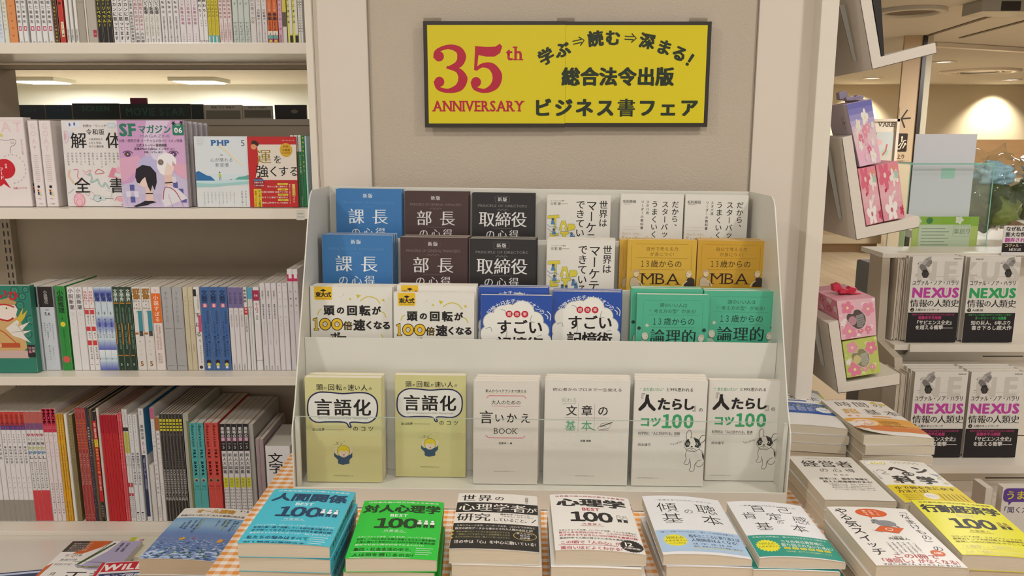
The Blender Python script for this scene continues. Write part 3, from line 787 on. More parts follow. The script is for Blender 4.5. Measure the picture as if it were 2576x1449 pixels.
def art_gengo():
    k = Ink()
    for c, x, s_ in zip('頭の回転が速い人の', (19.7, 27, 35, 45, 52.7, 60.6, 69, 78, 86), (9, 4.5, 9, 9, 4.5, 9, 8, 9, 4.5)): k.char(c, x, 13 + (1.2 if s_ < 5 else 0), s_, BK_, 'm')
    bub = [(50, 21.5), (68, 20), (83, 21), (93, 29), (95, 42), (92, 54), (82, 60.5), (66, 60), (58.5, 61), (60, 66.5), (57, 66.3), (52, 60.5), (30, 60), (14, 60.5), (5, 53), (3.5, 40), (6.5, 28), (17, 20.5), (32, 20)]
    P, _ = catmull(bub, 1, 4, True)
    k.poly(P, 'DDDBD2'); k.line(P, 1.9, '2B2A52', True)
    for c, x in zip('言語化', (24, 49.5, 75)): k.char(c, x, 40, 24, BK_, 'b')
    k.t('How To Verbalization For Quick Thinking People.', 50, 54.7, 3.2, '4A4846', fit=66)
    for c, x in zip('のコツ', (66, 76, 86)): k.char(c, x, 68.7, 7.4, BK_, 'm')
    k.t('金山拓夢', 17, 70.6, 4.2, '3A3836', 'm'); k.line([(27, 70.6), (50, 70.6)], .5, '8A8668')
    k.t('スッ', 44, 89, 5, '3A3836', 'r'); k.line([(37, 90), (38.5, 91.5)], .4, '3A3836'); k.line([(50, 87), (51, 85.6)], .4, '3A3836')
    k.poly([(37, 102), (41, 106), (56, 106), (61, 101), (61, 108), (57, 112), (57, 117), (48, 119), (42, 117), (42, 112), (37, 107)], '34506A')
    for x in (41, 58): k.circ(x, 100, 3.2, 'D8C8B6', 5, rot=20 if x > 50 else -20)
    k.circ(49.5, 100, 8.4, 'D8C42E', 8.0); k.circ(49.5, 103, 6.4, 'DDCDBB', 5.6); k.poly([(42, 97), (57.5, 97), (57, 100.4), (53, 99), (50, 101), (47, 99), (43, 101)], 'D8C42E')
    k.ring(49.5, 100, 8.4, .4, '5A5426', 8.0); k.circ(47, 102, .45, BK_); k.line([(51.5, 102), (53.3, 101.6)], .4, BK_); k.poly([(48, 104.4), (51.5, 104.2), (50, 106.6)], 'B8483E')
    k.t('SOGO HOREI Publishing Co., Ltd', 49, 134, 1.9, '6A6650', fit=26)
    return k
def art_iikae():
    k = Ink(); p = 'D4647C'
    k.t('新人からベテランまで使える', 50, 15.5, 5.2, BK_, 'm', fit=63); k.line([(22, 19.6), (80, 19.6)], .4, 'D9D080')
    k.line([(20, 26.5), (24, 23), (77, 23), (81, 27)], 1.1, p)
    k.t('大人のための', 50, 33.5, 7.8, BK_, 'r', .97); k.line([(28, 39.5), (47, 39.5), (49.5, 41.2), (52, 39.5), (72, 39.5)], .5, p)
    for c, x, s_ in zip('言いかえ', (20, 40, 59, 80), (22, 16, 17, 17)): k.char(c, x, 57 + (1 if s_ < 20 else 0), s_, BK_, 'm')
    k.t('BOOK', 50, 79, 13, BK_, 'l', serif=.7, fit=37)
    k.line([(19, 86), (24, 90), (76, 90), (80, 86.5)], 1.1, p); k.t('佐藤幸一 ●', 50, 98.5, 4, '4A4642', 'm')
    k.t('SOGO HOREI Publishing Co., Ltd', 48, 144, 2, '7A756C', fit=31)
    return k
def art_bunsho():
    k = Ink(); g = '4C9A72'
    k.t('初心者からプロまで一生使える', 50, 11, 4.2, BK_, 'r', fit=82)
    k.t('伝わる', 29, 24, 6, '8FA08F', 'l'); k.line([(21, 29), (37, 27.5)], .5, '9AA79A')
    for x in (40, 59): k.line([(x, 28), (x, 63)], .3, '9A958C')
    k.line([(23, 45.3), (76, 45.3)], .3, '9A958C')
    for c, x in zip('文章の', (32, 50, 69)): k.char(c, x, 36.5, 13.5, BK_, 'm')
    k.char('基', 31, 55, 13, g, 'm'); k.char('本', 50, 55, 13, g, 'm'); k.line([(54, 58), (61, 60.5)], 1, g)
    k.line([(63, 58.5), (68, 52), (74, 51), (79, 53), (76, 58), (70, 59), (64, 60), (76, 60.4)], .4, '4A4642'); k.line([(66, 56), (80.5, 50.3)], 1.1, '3A3633'); k.line([(67, 54), (73, 56)], .4, '4A4642')
    k.t('高橋 廣敏', 49.5, 73.5, 3, BK_, 'm'); k.t('SOGO HOREI Publishing Co., Ltd', 49, 117, 1.7, '8A857C', fit=22)
    return k
def dog(k, x, y, s):
    L = '26221F'
    Pt = lambda a: [(x+p*s, y+q*s) for p, q in a]
    k.line(Pt([(-6, 2), (-9, 12), (-8, 20), (-11, 25), (-8, 27), (-4, 26), (-3, 18)]), .55, L, smooth=3); k.line(Pt([(-2, 22), (-1, 30), (-3, 35), (1, 37), (4, 34), (4, 28), (6, 24)]), .55, L, smooth=3)
    k.line(Pt([(8, 4), (14, 8), (17, 16), (16, 25), (12, 30), (6, 28), (8, 22), (13, 20)]), .55, L, smooth=3); k.poly(Pt([(13, 8), (17, 15), (16.5, 21), (14.5, 16)]), L)
    k.circ(x, y-2*s, 11.5*s, 'DBD7CC', 10*s); k.ring(x, y-2*s, 11.5*s, .5, L, 10*s)
    k.poly(Pt([(-8, -9), (-5, -13), (-5, -8), (-3, -4), (-5, 1), (-9, 2), (-11, -3)]), L); k.poly(Pt([(1, -12), (9, -9), (11.5, -2), (8, 3), (3, 1), (4, -5)]), L)
    k.poly(Pt([(-8, -9), (-9, -18), (-5, -23), (-2, -18), (-3, -11)]), 'DBD7CC'); k.line(Pt([(-8, -9), (-9, -18), (-5, -23), (-2, -18), (-3, -11)]), .6, L, smooth=3)
    k.poly(Pt([(9, -9), (12, -15), (17, -15), (16, -8), (11, -4)]), 'DBD7CC'); k.line(Pt([(9, -9), (12, -15), (17, -15), (16, -8), (11, -4)]), .8, L, smooth=3)
    for a in (-6.5, 5.5): k.circ(x+a*s, y-3*s, 1.9*s, 'DBD7CC'); k.circ(x+a*s, y-3*s, 1.2*s, L)
    k.circ(x-1*s, y+1*s, 1.5*s, L, 1*s); k.line(Pt([(-8, 5), (-4, 3), (-1, 3), (3, 4), (6, 7)]), .5, L, smooth=3); k.line(Pt([(-6, 8), (-1, 5), (4, 9)]), .45, L)
def art_hitotarashi():
    k = Ink(); g = '3A9A63'
    k.t('“また会いたい”', 7, 13, 5.6, g, 'm', a='l', fit=36); k.t('と99%思われる', 43, 13, 5.8, BK_, 'm', a='l', fit=38)
    k.char('『', 9, 24, 12, BK_, 'r'); 
    for c, x, s_ in zip('人たらし', (18, 41, 59, 75), (24, 19, 18, 18)): k.char(c, x, 32 + (1.5 if s_ < 20 else 0), s_, BK_, 'x')
    k.char('』', 86.5, 38, 12, BK_, 'r'); k.char('の', 92, 41, 6.5, BK_, 'm')
    for c, x in zip('コツ', (16, 31)): k.char(c, x, 59, 15, g, 'x')
    for c, x in zip('１００', (46, 60, 76)): k.char(c, x, 57.5, 25, g, 'x', .88)
    k.t('科学的に「人に好かれる」技術', 7, 75.5, 5, BK_, 'm', a='l', fit=58); k.line([(7, 79.2), (65, 79.2)], .3, '8A857C')
    k.t('岡本康平', 7, 92, 4.6, '3A3633', 'r', a='l')
    for c, x, y in zip('ワンダフル!', (56.5, 59.5, 62, 64.7, 67.2, 70), (91, 90, 89, 88, 87, 85.5)): k.char(c, x, y, 3, BK_, 'm', 1, -18)
    k.line([(52, 89), (54.5, 92)], .4, BK_); dog(k, 83, 93, 1.0)
    k.t('SOGO HOREI Publishing Co., Ltd', 22, 140, 1.9, '8A857C', fit=29)
    return k

# ------------------------------------------------------------------ stepped display rack
S_ = 1.05
RP = Vector((-.38, 1.3, -.635 + ZC))
RKM = Matrix.Translation(RP) @ ROT(.75, 'Y') @ Matrix.Translation(-RP)
RX0, RX1 = -.380, .4785
RK = tag(empty('display_rack'), 'white stepped metal book rack with a clear front pocket on the checked cloth', 'book rack')
RK.matrix_world = Matrix.Translation((0, 0, .0004)) @ RKM
def rb(name, *a, m=M_RACK, bevel=.0006):
    a = list(a); a[4] += ZC; a[5] += ZC
    return MB().box(*a).obj(name, m, RK, bevel=bevel)
prof = [(1.301, -.6345), (1.301, -.505), (1.304, -.49), (1.327, -.45), (1.466, -.125), (1.472, -.112), (1.481, -.101), (1.494, -.094), (1.636, -.094), (1.636, -.6345)]
for x in (RX0-.0022, RX1): MB().prism([(y, z+ZC) for y, z in prof], 'x', x, x+.0022).obj('side_panel', M_RACK, RK)
rb('back_panel', RX0+.001, RX1-.001, 1.634, 1.636, -.633, -.0945)
rb('base_front', RX0, RX1, 1.3005, 1.3025, -.6345, -.5975)
rb('base_tray', RX0, RX1, 1.3027, 1.634, -.6075, -.6055)
lips = [(1.400, -.353, -.605), (1.482, -.274, -.4765), (1.575, -.192, -.378)]
rows = {1: (-.6053, 1.3027, 1.398), 2: (-.4755, 1.4025, 1.480), 3: (-.3770, 1.4845, 1.573), 4: (-.2990, 1.5775, 1.633)}
for (y, zt, zb) in lips: rb('step_panel', RX0+.0005, RX1-.0005, y, y+.002, zb, zt)
for r in (2, 3, 4):
    z, y0, y1 = rows[r]; rb('step_shelf', RX0+.0005, RX1-.0005, y0-.0004, y1, z-.002, z-.0002)
for x in (RX0+.0022, RX1-.009):
    MB().prism([(x, -.605+ZC), (x+.007, -.605+ZC), (x+.007, -.478+ZC), (x+.0055, -.474+ZC), (x+.0015, -.474+ZC), (x, -.478+ZC)], 'y', 1.3100, 1.3165).obj('window_bracket', M_RACK, RK)
M_ACR = glass('clear_acrylic', (.985, .99, .985))
gl_ = MB().box(RX0+.0025, RX1-.0025, 1.3040, 1.3065, -.604+ZC, -.470+ZC).obj('clear_window', M_ACR, RK)
MB().box(RX0+.0025, RX1-.0025, 1.3038, 1.3067, -.4699+ZC, -.4693+ZC).obj('window_edge', mat('acrylic_edge', 'A9B0A6', .2), RK)

def rack_book(row, px0, px1, pyt, cover, art, n, thick, name, desc, group, hw=1.47, lean=2.0, yfront=None, spine='L', dz=0.0, pages='E6DED0', behind=None):
    zf, y0, y1 = rows[row]
    T = thick
    Yt = {1: 1.36, 2: 1.443, 3: 1.516, 4: 1.601}[row] if yfront is None else yfront
    A, B_ = at(px0, pyt, Yt), at(px1, pyt, Yt)
    W = B_.x - A.x
    zt = A.z - ZC + (A.x - RP.x)*math.tan(R(.75))
    H = (zt - zf)/math.cos(R(lean))
    Yb = Yt - H*math.sin(R(lean))
    sh = Shape(W, T, H, spine, nx=2)
    base = None
    for i in range(n):
        dx = 0 if i == 0 else (behind or .0018)*(1 if spine == 'L' else 1)*i; dh = 0
        M = RKM @ TR(A.x + dx, Yb + i*(T+.0003), zf + ZC + .0016) @ ROT(-lean, 'X')
        if i == 0: lab = desc if n == 1 else desc + ', foremost copy'
        else: lab = desc + (f', {ORD[i]} copy from the front' if n > 2 else ', copy behind the front one')
        if base is None: base = book(name, sh, cover, M, art, None, pages, lab, 'book', group)
        else: copy_tree(base, M, lab, drop_parts=('cover_print',))
    return base
BLU, BRN, CHA, WHT = '3D78B2', '4A3634', '2E2B2A', 'DEDAD0'
rack_list = [
 (4, 835, 1001, 477, BLU, art_kokoroe('k')(), 2, .014, 'blue section-chief guide in the top tier', 'section chief guides'),
 (4, 1008, 1170, 483, BRN, art_kokoroe('b')(), 2, .014, 'dark brown department-head guide in the top tier', 'department head guides'),
 (4, 1178, 1337, 487, CHA, art_kokoroe('t')(), 2, .014, 'black directors guide in the top tier', 'director guides'),
 (4, 1367, 1528, 492, WHT, art_market(), 2, .013, 'white marketing book with block letters, top tier', 'marketing books'),
 (4, 1553, 1712, 490, WHT, art_starbucks(), 2, .013, 'white beige-worded book beside the marketing book, top tier', 'coffee shop management books'),
 (4, 1716, 1875, 492, WHT, art_starbucks(), 2, .013, 'white beige-worded book at the end of top tier', 'coffee shop management books'),
 (3, 801, 978, 592, BLU, art_kokoroe('k')(), 3, .015, 'blue section-chief guide in the second tier from top', 'section chief guides'),
 (3, 998, 1169, 598, BRN, art_kokoroe('b')(), 3, .015, 'dark brown department-head guide in second tier from top', 'department head guides'),
 (3, 1172, 1341, 602, CHA, art_kokoroe('t')(), 3, .015, 'black directors guide in the second tier from top', 'director guides'),
 (3, 1368, 1540, 604, WHT, art_market(), 3, .015, 'white marketing book with block letters, second tier', 'marketing books'),
 (3, 1572, 1746, 604, 'D0A83C', art_mba(), 1, .015, 'mustard business book beside the white marketing book', 'mustard business books'),
 (3, 1749, 1919, 606, 'C79A30', art_mba(), 3, .015, 'mustard business book at the end of its tier', 'mustard business books'),
 (2, 772, 980, 722, 'E2DED4', art_head100(), 3, .0118, 'white book with yellow digits at the rack side panel', 'quick thinking books'),
 (2, 983, 1187, 738, 'E2DED4', art_head100(), 1, .014, 'white book with yellow digits, second from rack side panel', 'quick thinking books'),
 (2, 1203, 1383, 744, '2B4FA4', art_memory(), 1, .016, 'blue brain-cloud book beside the white yellow-digit book', 'blue brain-cloud books'),
 (2, 1384, 1558, 735, '2B4FA4', art_memory(), 3, .0118, 'blue brain-cloud book nearer the green ones', 'blue brain-cloud books'),
 (2, 1597, 1778, 742, '4FAE8C', art_logic(), 1, .016, 'mint green logic book standing forward of its twin', 'mint green logic books'),
 (2, 1766, 1952, 733, '4FAE8C', art_logic(), 2, .016, 'mint green logic book at the end of its tier', 'mint green logic books'),
 (1, 761, 954, 951, 'CFC98F', art_gengo(), 2, .017, 'pale yellow speech-bubble book beside the rack side panel', 'pale yellow speech-bubble books'),
 (1, 988, 1168, 945, 'CFC98F', art_gengo(), 1, .017, 'pale yellow speech-bubble book beside the pink-bracket book', 'pale yellow speech-bubble books'),
 (1, 1187, 1352, 960, 'DAD3C8', art_iikae(), 3, .014, 'off-white book with pink brackets in the bottom tier', 'pink bracket books'),
 (1, 1367, 1582, 958, 'DDD8CE', art_bunsho(), 3, .013, 'large white writing primer with green characters', 'writing primers'),
 (1, 1593, 1777, 958, 'DDD8CE', art_hitotarashi(), 3, .014, 'white bulldog-drawing book beside the writing primer', 'bulldog books'),
 (1, 1781, 1960, 958, 'DDD8CE', art_hitotarashi(), 1, .014, 'white bulldog-drawing book at the rack end', 'bulldog books'),
]
for (row, p0_, p1_, py, cov, art, n, th, desc, grp) in rack_list:
    yf = None
    if row == 2 and n == 1: yf = 1.428
    if row == 1: yf = 1.345 if n > 1 else 1.372
    rack_book(row, p0_, p1_, py, cov, art, n, th, 'paperback', desc, grp, yfront=yf, behind=.0022)
# copies standing behind the forward ones
rack_book(2, 991, 1192, 719, 'E2DED4', art_head100(), 2, .014, 'paperback', 'white yellow-digit book half hidden behind its forward twin', 'quick thinking books', yfront=1.446)
rack_book(2, 1197, 1374, 724, '2B4FA4', art_memory(), 2, .014, 'paperback', 'blue brain-cloud book half hidden behind its forward twin', 'blue brain-cloud books', yfront=1.447)
rack_book(2, 1582, 1762, 727, '4FAE8C', art_logic(), 2, .014, 'paperback', 'mint green logic book half hidden behind its forward twin', 'mint green logic books', yfront=1.447)
rack_book(3, 1552, 1725, 605, 'CFA53B', art_mba(), 2, .014, 'paperback', 'mustard business book peeping out behind its forward twin', 'mustard business books', yfront=1.533)

# ------------------------------------------------------------------ shelf books, spines out
SHELF = {'top': (zA, 107.5, 'topmost shelf'), 'mag': (zB, 525.5, 'cover shelf'), 'mid': (zC, 932, 'third shelf'), 'low': (zD, 1328, 'lowest shelf')}
def run(row, x0, x1, n, ytop, cover, ops, desc, H=None, W=.148, name='magazine', pages='D8CFC0', gap=.0004, front=None, yo=0.0, cat='magazine'):
    z, yb, sname = SHELF[row]
    Y = YB + yo
    X0, X1 = at(x0, yb, Y).x, at(x1, yb, Y).x
    if H is None: H = at(x0, ytop, Y).z - ZC - z - .0008
    T = (X1 - X0)/n - gap
    k = Ink(); tm, hm = T*1000, H*1000
    def vy(py): return (py - ytop)/(yb - ytop)*hm
    for op in ops:
        if op[0] == 'b': k.rect(0.15, vy(op[1]), tm-.15, vy(op[2]), op[3])
        elif op[0] == 'r': k.rect(tm*op[5], vy(op[1]), tm*op[6], vy(op[2]), op[3])
        elif op[0] == 'c': k.circ(tm/2, vy(op[1]), tm*op[2], op[3])
        elif op[0] == 'o': k.ring(tm/2, vy(op[1]), tm*op[2], .5, op[3])
        elif op[0] == 'h': k.t(op[1], tm/2, vy(op[2]), tm*op[5], op[3], op[4])
        elif op[0] == 'g':      # upright wash of colour in thin steps (printed gradient)
            m = 14
            c0, c1 = [np.array([int(q[i:i+2], 16) for i in (0, 2, 4)]) for q in (op[3], op[4])]
            for i in range(m):
                c = c0 + (c1-c0)*i/(m-1); a0 = vy(op[1]) + (vy(op[2])-vy(op[1]))*i/m; a1 = vy(op[1]) + (vy(op[2])-vy(op[1]))*(i+1)/m
                k.rect(.1, a0, tm-.1, a1, '%02X%02X%02X' % tuple(int(v) for v in c))
        elif op[0] == 's':      # sideways lettering running down the spine
            _, text, a0, a1, col, w, sz, uo = op
            kk = Ink(); L = vy(a1) - vy(a0)
            kk.t(text, L/2, 0, tm*sz, col, w, fit=L)
            for V, C in zip(kk.V, kk.C):
                Wv = V.copy(); Wv[:, 0] = tm*(.5+uo) - V[:, 1]; Wv[:, 1] = vy(a0) + V[:, 0]; Wv[:, 2] = k.h; k.V.append(Wv); k.C.append(C)
            for t_ in kk.T: k.T.append(t_ + k.n)
            k.n += kk.n
        else:
            _, text, a0, a1, col, w, sz, uo = op
            s_ = tm*sz; ln = sum(.55 if c == ' ' else 1 for c in text)
            sp = (vy(a1)-vy(a0))/(s_*ln)
            if sp < .92: s2 = s_*sp/.92; k.v(text, tm*(.5+uo), vy(a0), s2, col, w, .92, sx=min(1.3, s_/s2))
            else: k.v(text, tm*(.5+uo), vy(a0), s_, col, w, sp)
    sh = Shape(W, T, H, 'L', nx=2)
    base = None
    for i in range(n):
        xr = X0 + (i+1)*(X1-X0)/n
        d = random.uniform(0, .0012)
        M = TR(xr, Y + d, z + ZC + .0008) @ ROT(90, 'Z')
        lab = desc.replace('spines', 'spine').replace(' ones', ' one') + ', ' + sname + (f', {ORD[n-1-i]} in set from end post' if n > 1 else '')
        if base is None: base = book(name, sh, cover, M, front() if front else None, k, pages, lab, cat, (desc + ', ' + sname) if n > 1 else 'books on the ' + sname)
        else: copy_tree(base, M, lab)
    return base
W_ = 'DEDAD6'
tx = lambda s_, a, b, c='2A2624', w='m', z=.72, u=0: ('v', s_, a, b, c, w, z, u)
sm = lambda s_, a, b, c='6A6662', u=0, z=.34: ('v', s_, a, b, c, 'r', z, u)
# top shelf (only the feet of the books are in view)
T0 = -108
run('top', -30, 12, 3, T0, 'D3DBE2', [sm('文芸評論年鑑特別号', 5, 95, '9FB0BD', 0, .5)], 'pale blue spines')
run('top', 13, 25, 1, T0, 'DCD9C8', [sm('国際情勢の行方', 2, 75, 'A8A48C', 0, .5)], 'cream spine beside the orange one')
run('top', 25.5, 46, 1, T0, 'D98E55', [sm('季刊思想運動', -10, 100, 'A86236', 0, .25)], 'orange spine')
rj = [tx('観る竜王戦七番勝負', -50, 57, '55504F', 'm', .62), ('r', 61, 72, 'B83A5C', 0, .25, .82), ('r', 63, 70, 'E4C6CC', 0, .38, .7), sm('棋士', 98, 106, '77736F')]
run('top', 47, 73.5, 2, T0, 'E0DFDE', rj, 'thin white red-stamped spines beside orange', gap=.0014)
run('top', 77, 137.5, 4, T0, 'DFDEDD', rj, 'white red-stamped spines beside brown', gap=.0014)
run('top', 138, 151, 1, T0, '4B2F22', [tx('日本フェミニスト最新エマージ総力取材', -60, 103, 'D8C63A', 'm', .4)], 'dark brown spine with yellow lettering')
run('top', 152, 165, 1, T0, 'C2382C', [tx('大特集', -80, 40, '3A1A16', 'b', .6), ('r', 50, 87, 'E0D9B4', 0, .45, .98), tx('ワーダー編', 53, 85, '2A2624', 'b', .42, .2)], 'bright red spine with a cream tag')
run('top', 166, 200, 3, T0, 'E2DFDA', [sm('中央公論新社', 68, 97, '55504C', 0, .62)], 'slim white spines with grey gaps', gap=.003)
run('top', 200.5, 218.5, 1, T0, 'A79E90', [('b', 0, 2, '978E80')], 'plain taupe spine')
run('top', 219, 223.5, 1, T0, 'DAD4CA', [], 'very thin cream spine')
run('top', 224, 247.5, 1, T0, 'B5ADA0', [('r', 70, 88, 'A03A46', 0, .55, .92), ('r', 78, 82, 'C8707A', 0, .62, .85)], 'wide grey spine with a small red seal')
run('top', 248, 286.5, 3, T0, '25211E', [tx('保守?リベラル?', -20, 64, 'D6CE2A', 'b', .72)], 'black spines with yellow lettering')
run('top', 287, 330, 3, T0, 'DEDBDA', [tx('カンカンに怒ってます', -22, 97, '2A2624', 'b', .72), ('c', 104, .08, '2A2624')], 'white spines in heavy black kana')
run('top', 330.5, 341.5, 1, T0, 'DAD8D6', [tx('日本の激変 植松死刑囚獄中書簡記', -20, 105, '33302E', 'm', .62)], 'white spine packed with small black lettering')
run('top', 342, 366, 2, T0, 'DEDADA', [tx('可能性を追求せよ', -8, 73, 'B05A66', 'm', .74), tx('内田樹', 76, 103, '33302E', 'm', .68)], 'white spines with pinkish red titles')
run('top', 366.5, 407, 3, T0, 'DFDDDA', [tx('という恥辱', -14, 31, '2A2624', 'b', .72), tx('日本町人会議の研究', 34, 86, 'A7A07C', 'r', .5), sm('堀井憲', 91, 104)], 'white spines with olive subtitles')
run('top', 408, 455, 3, T0, 'DDDADB', [tx('世界秩序の転換点', -60, 33, '33302E', 'm', .5), sm('田中業績の事業と人と主義の危機', 36, 104, '6B6464', 0, .36)], 'white spines with thin dark gaps', gap=.0012)
run('top', 455.5, 502, 3, T0, 'DDD6DA', [tx('学ぶトランプ政権の領袖', -40, 58, 'A8577A', 'm', .5), sm('大澤真幸', 78, 104, 'B9A9B2', 0, .3)], 'pale pink spines with mauve titles')
run('top', 502.5, 525, 2, T0, 'E0DDDC', [tx('民主主義の終わり?', -70, 43, '1F1C1B', 'b', .76), sm('佐藤優', 46, 64, '9A9694', .1, .3), ('b', 96, 97, '6A6662'), ('h', '5', 103, '4A4644', 'b', 1.0)], 'white spines ending in a boxed five')
run('top', 525.5, 553, 3, T0, 'CDBE22', [tx('自由とマルクス', -20, 40, '6A641E', 'b', .72), sm('斎藤幸平著作選集', 44, 80, '98901E', 0, .3), ('b', 84, 107, '5FA8AC'), ('r', 86, 105, 'D9E2DE', 0, .08, .4)], 'yellow spines with teal feet')
run('top', 553.5, 586, 3, T0, 'DCCFCE', [tx('財務省解体', -4, 44, 'A86268', 'm', .6), sm('SNS言論統制法', 52, 96, 'A86268', 0, .5)], 'rosy white spines with muted red lettering')
run('top', 588, 631, 3, T0, 'C6CFC9', [tx('す', 1, 9, '6C7471', 'm', .55), ('r', 51, 51.6, '7A827E', 0, .05, .9), sm('特集', 52, 56, '5A625E', -.1, .3), tx('ビッグテックと権力', 58, 118, '5E6663', 'm', .58)], 'pale mint spines')
run('top', 631.5, 646.5, 1, T0, 'D8D4D0', [tx('自由主義の', -20, 34, '8A8682', 'r', .62), ('h', '30', 41, '8A8682', 'r', .62), tx('年', 46, 56, '8A8682', 'r', .62)], 'greyish white spine numbered thirty')
run('top', 647, 674.5, 2, T0, 'DAD5D5', [sm('カタストロフ', -40, 14, '77726F', 0, .4), tx('川村雄大', 18, 46, '44403E', 'm', .5), sm('著作としての人間の条件入門書', 50, 105, '8A8682', 0, .3)], 'white spines with a four-character author name')
run('top', 675, 700.5, 2, T0, 'D8672A', [sm('こころの本', -10, 25, 'EBC8A8', 0, .55), tx('快楽', 27, 47, '33201A', 'x', .78), tx('をむさぼ', 49, 72, '33201A', 'm', .5), ('b', 73, 83, 'E6E0D4'), tx('する', 76, 91, '33201A', 'm', .66), ('b', 84, 92, '62A6A4'), ('b', 93, 102, '8C3A6E'), tx('裏ワ', 94, 107, 'E6D02A', 'b', .8)], 'orange spines with teal and purple feet')
run('top', 701.5, 712.5, 1, T0, 'D3A9BC', [tx('大切な人と同じ家', -20, 76, 'B5447A', 'm', .6), sm('心療内科医監修', 80, 105, '5A5654', 0, .4)], 'pink spine with magenta lettering')
run('top', 713, 723.5, 1, T0, '5B5346', [('b', -108, 26, 'CFC05A'), ('b', 62, 107, 'D5CFC2')], 'spine banded ochre, brown and cream')
run('top', 724, 751, 2, T0, 'D9D36A', [tx('らくじまける', -20, 60, '33302E', 'b', .5, -.18), ('r', -100, 80, 'D8D5D0', 0, .5, 1), ('r', 84, 106, '2A2624', 0, .45, 1)], 'yellow and grey spines with black feet')
run('top', 751.5, 763.5, 2, T0, 'DEDCD8', [tx('語から編集クリーンショタの物語', -20, 78, '33302E', 'm', .6)], 'thin white spines against the end post')

# third shelf
T3 = 722
run('mid', 76, 113, 1, 721, 'C9CFD6', [('b', 720, 772, '2B2625'), tx('小説現代', 730, 764, 'BDB8B4', 'm', .27), ('h', '2025', 779, '55585C', 'm', .12), ('h', '5.6', 789, '1F1D1D', 'b', .30), sm('「クロスとサオス」', 811, 858, '6A7078', .27, .13), sm('有川ひろ', 811, 834, '6A7078', .08, .13), sm('「No.6再会#1」', 811, 858, '6A7078', -.1, .13), sm('あさのあつこ', 811, 845, '6A7078', -.28, .13), sm('「なぞらい」', 868, 900, '6A7078', .15, .13), sm('高山羽ナツイ', 868, 908, '6A7078', -.1, .13)], 'thick black-topped silver spine beside the illustrated cover')
run('mid', 116, 152, 1, 721, 'C9CFD6', [('b', 720, 772, '2B2625'), tx('小説現代', 730, 764, 'BDB8B4', 'm', .27), ('h', '2025', 779, '55585C', 'm', .12), ('h', '5.6', 789, '1F1D1D', 'b', .30), sm('「クロスとサオス」', 811, 858, '6A7078', .27, .13), sm('有川ひろ', 811, 834, '6A7078', .08, .13), sm('「No.6再会#1」', 811, 858, '6A7078', -.1, .13), sm('あさのあつこ', 811, 845, '6A7078', -.28, .13), sm('「なぞらい」', 868, 900, '6A7078', .15, .13), sm('高山羽ナツイ', 868, 908, '6A7078', -.1, .13)], 'thick black-topped silver spine beside the green one')
run('mid', 158, 183, 1, 720, '2F8A3C', [tx('小説推理', 729, 787, '14271A', 'b', .62), ('h', '6', 800, '14271A', 'm', .36), ('c', 815, .26, 'D9C93A'), sm('特別企画サスペンスミステリー', 826, 898, '1E5A2A', 0, .2), ('c', 904, .36, 'CC5A52')], 'bright green spine with a yellow bird mark')
run('mid', 187, 225.5, 2, T3, 'DCD9D8', [tx('小説新潮', 725, 780, '2A2624', 'm', .66), ('o', 789, .28, 'B9B5B2'), ('h', '5', 789, 'A5A19E', 'r', .3), sm('特集小説', 800, 850, 'C9C5C2', 0, .2)], 'white spines with four brushed characters')
run('mid', 226.5, 253, 2, T3, 'DFDAD9', [tx('NON', 731, 753, 'C23A48', 'b', .7), ('b', 756, 757, 'C23A48'), ('h', '5', 763, 'C23A48', 'm', .6), ('b', 775, 776, 'C23A48'), ('r', 779, 790, 'CC3A3A', 0, .1, .85), tx('真下みこと', 793, 815, '55504C', 'm', .34, .1), ('r', 821, 832, 'CC3A3A', 0, .1, .85), tx('新ルカ', 836, 852, '55504C', 'm', .34, .1), ('r', 856, 868, 'CC3A3A', 0, .1, .85), tx('武内涼 村木嵐', 872, 904, '55504C', 'm', .34, .1), ('h', '580', 917, '77726F', 'm', .3)], 'white spines with three red squares')
run('mid', 254, 299, 3, T3, 'C4D2DC', [('g', 722, 735, 'CBD9DC', '6674B0'), ('g', 735, 760, '6674B0', 'C6D6D8'), ('g', 790, 815, 'C9D9D6', '6F7ABF'), ('g', 815, 840, '6F7ABF', 'C9D8DC'), ('g', 850, 880, 'C9D8DC', '5A63B0'), ('g', 880, 900, 'DCE0E4', 'C9D8DC'), ('g', 905, 931, 'C9D8DC', '5A63B0'), tx('新潮', 736, 757, '333C86', 'x', .85), ('h', '5', 787, '2B3A3C', 'm', .62), tx('村上春樹', 800, 822, '3A448A', 'm', .4), sm('新連作小説', 826, 850, '5A6490', 0, .3)], 'blue and white cloudy spines')
run('mid', 299.5, 346, 3, T3, '1E3B2A', [tx('文學界', 727, 758, 'C9D6C9', 'b', .72), ('r', 761, 763, 'D08A2A', 0, .1, .85), sm('文學界新人賞発表特別対談', 772, 812, '7FA08A', 0, .3), sm('全選評 対話篇と記憶の実話', 815, 878, '8FAE98', .15, .32), ('r', 812, 866, 'C87F2A', 0, .06, .2), ('r', 893, 895, 'C87F2A', 0, .1, .8), ('h', '5', 917, 'CFE0DA', 'b', .5), sm('2025', 925, 929, 'A9C0B4')], 'dark green spines with orange marks')
run('mid', 347, 394, 2, T3, 'D9D4CF', [tx('群像', 725, 752, '9A6A24', 'x', .88), sm('島口大樹', 755, 780, '8A7E70', .22, .22), sm('特集翻訳', 755, 790, '8A7E70', -.05, .2), sm('連載', 755, 790, '8A7E70', -.3, .2), ('r', 781, 832, '3F8A98', 0, .5, .95), ('r', 832, 845, '4A4440', 0, .5, .9), ('r', 836, 841, '9A6224', 0, .02, .4), sm('小説一二三', 845, 900, '9A928A', .0, .2), ('h', '5', 915, '9A6224', 'b', .75)], 'white spines with bronze title and teal wedge')
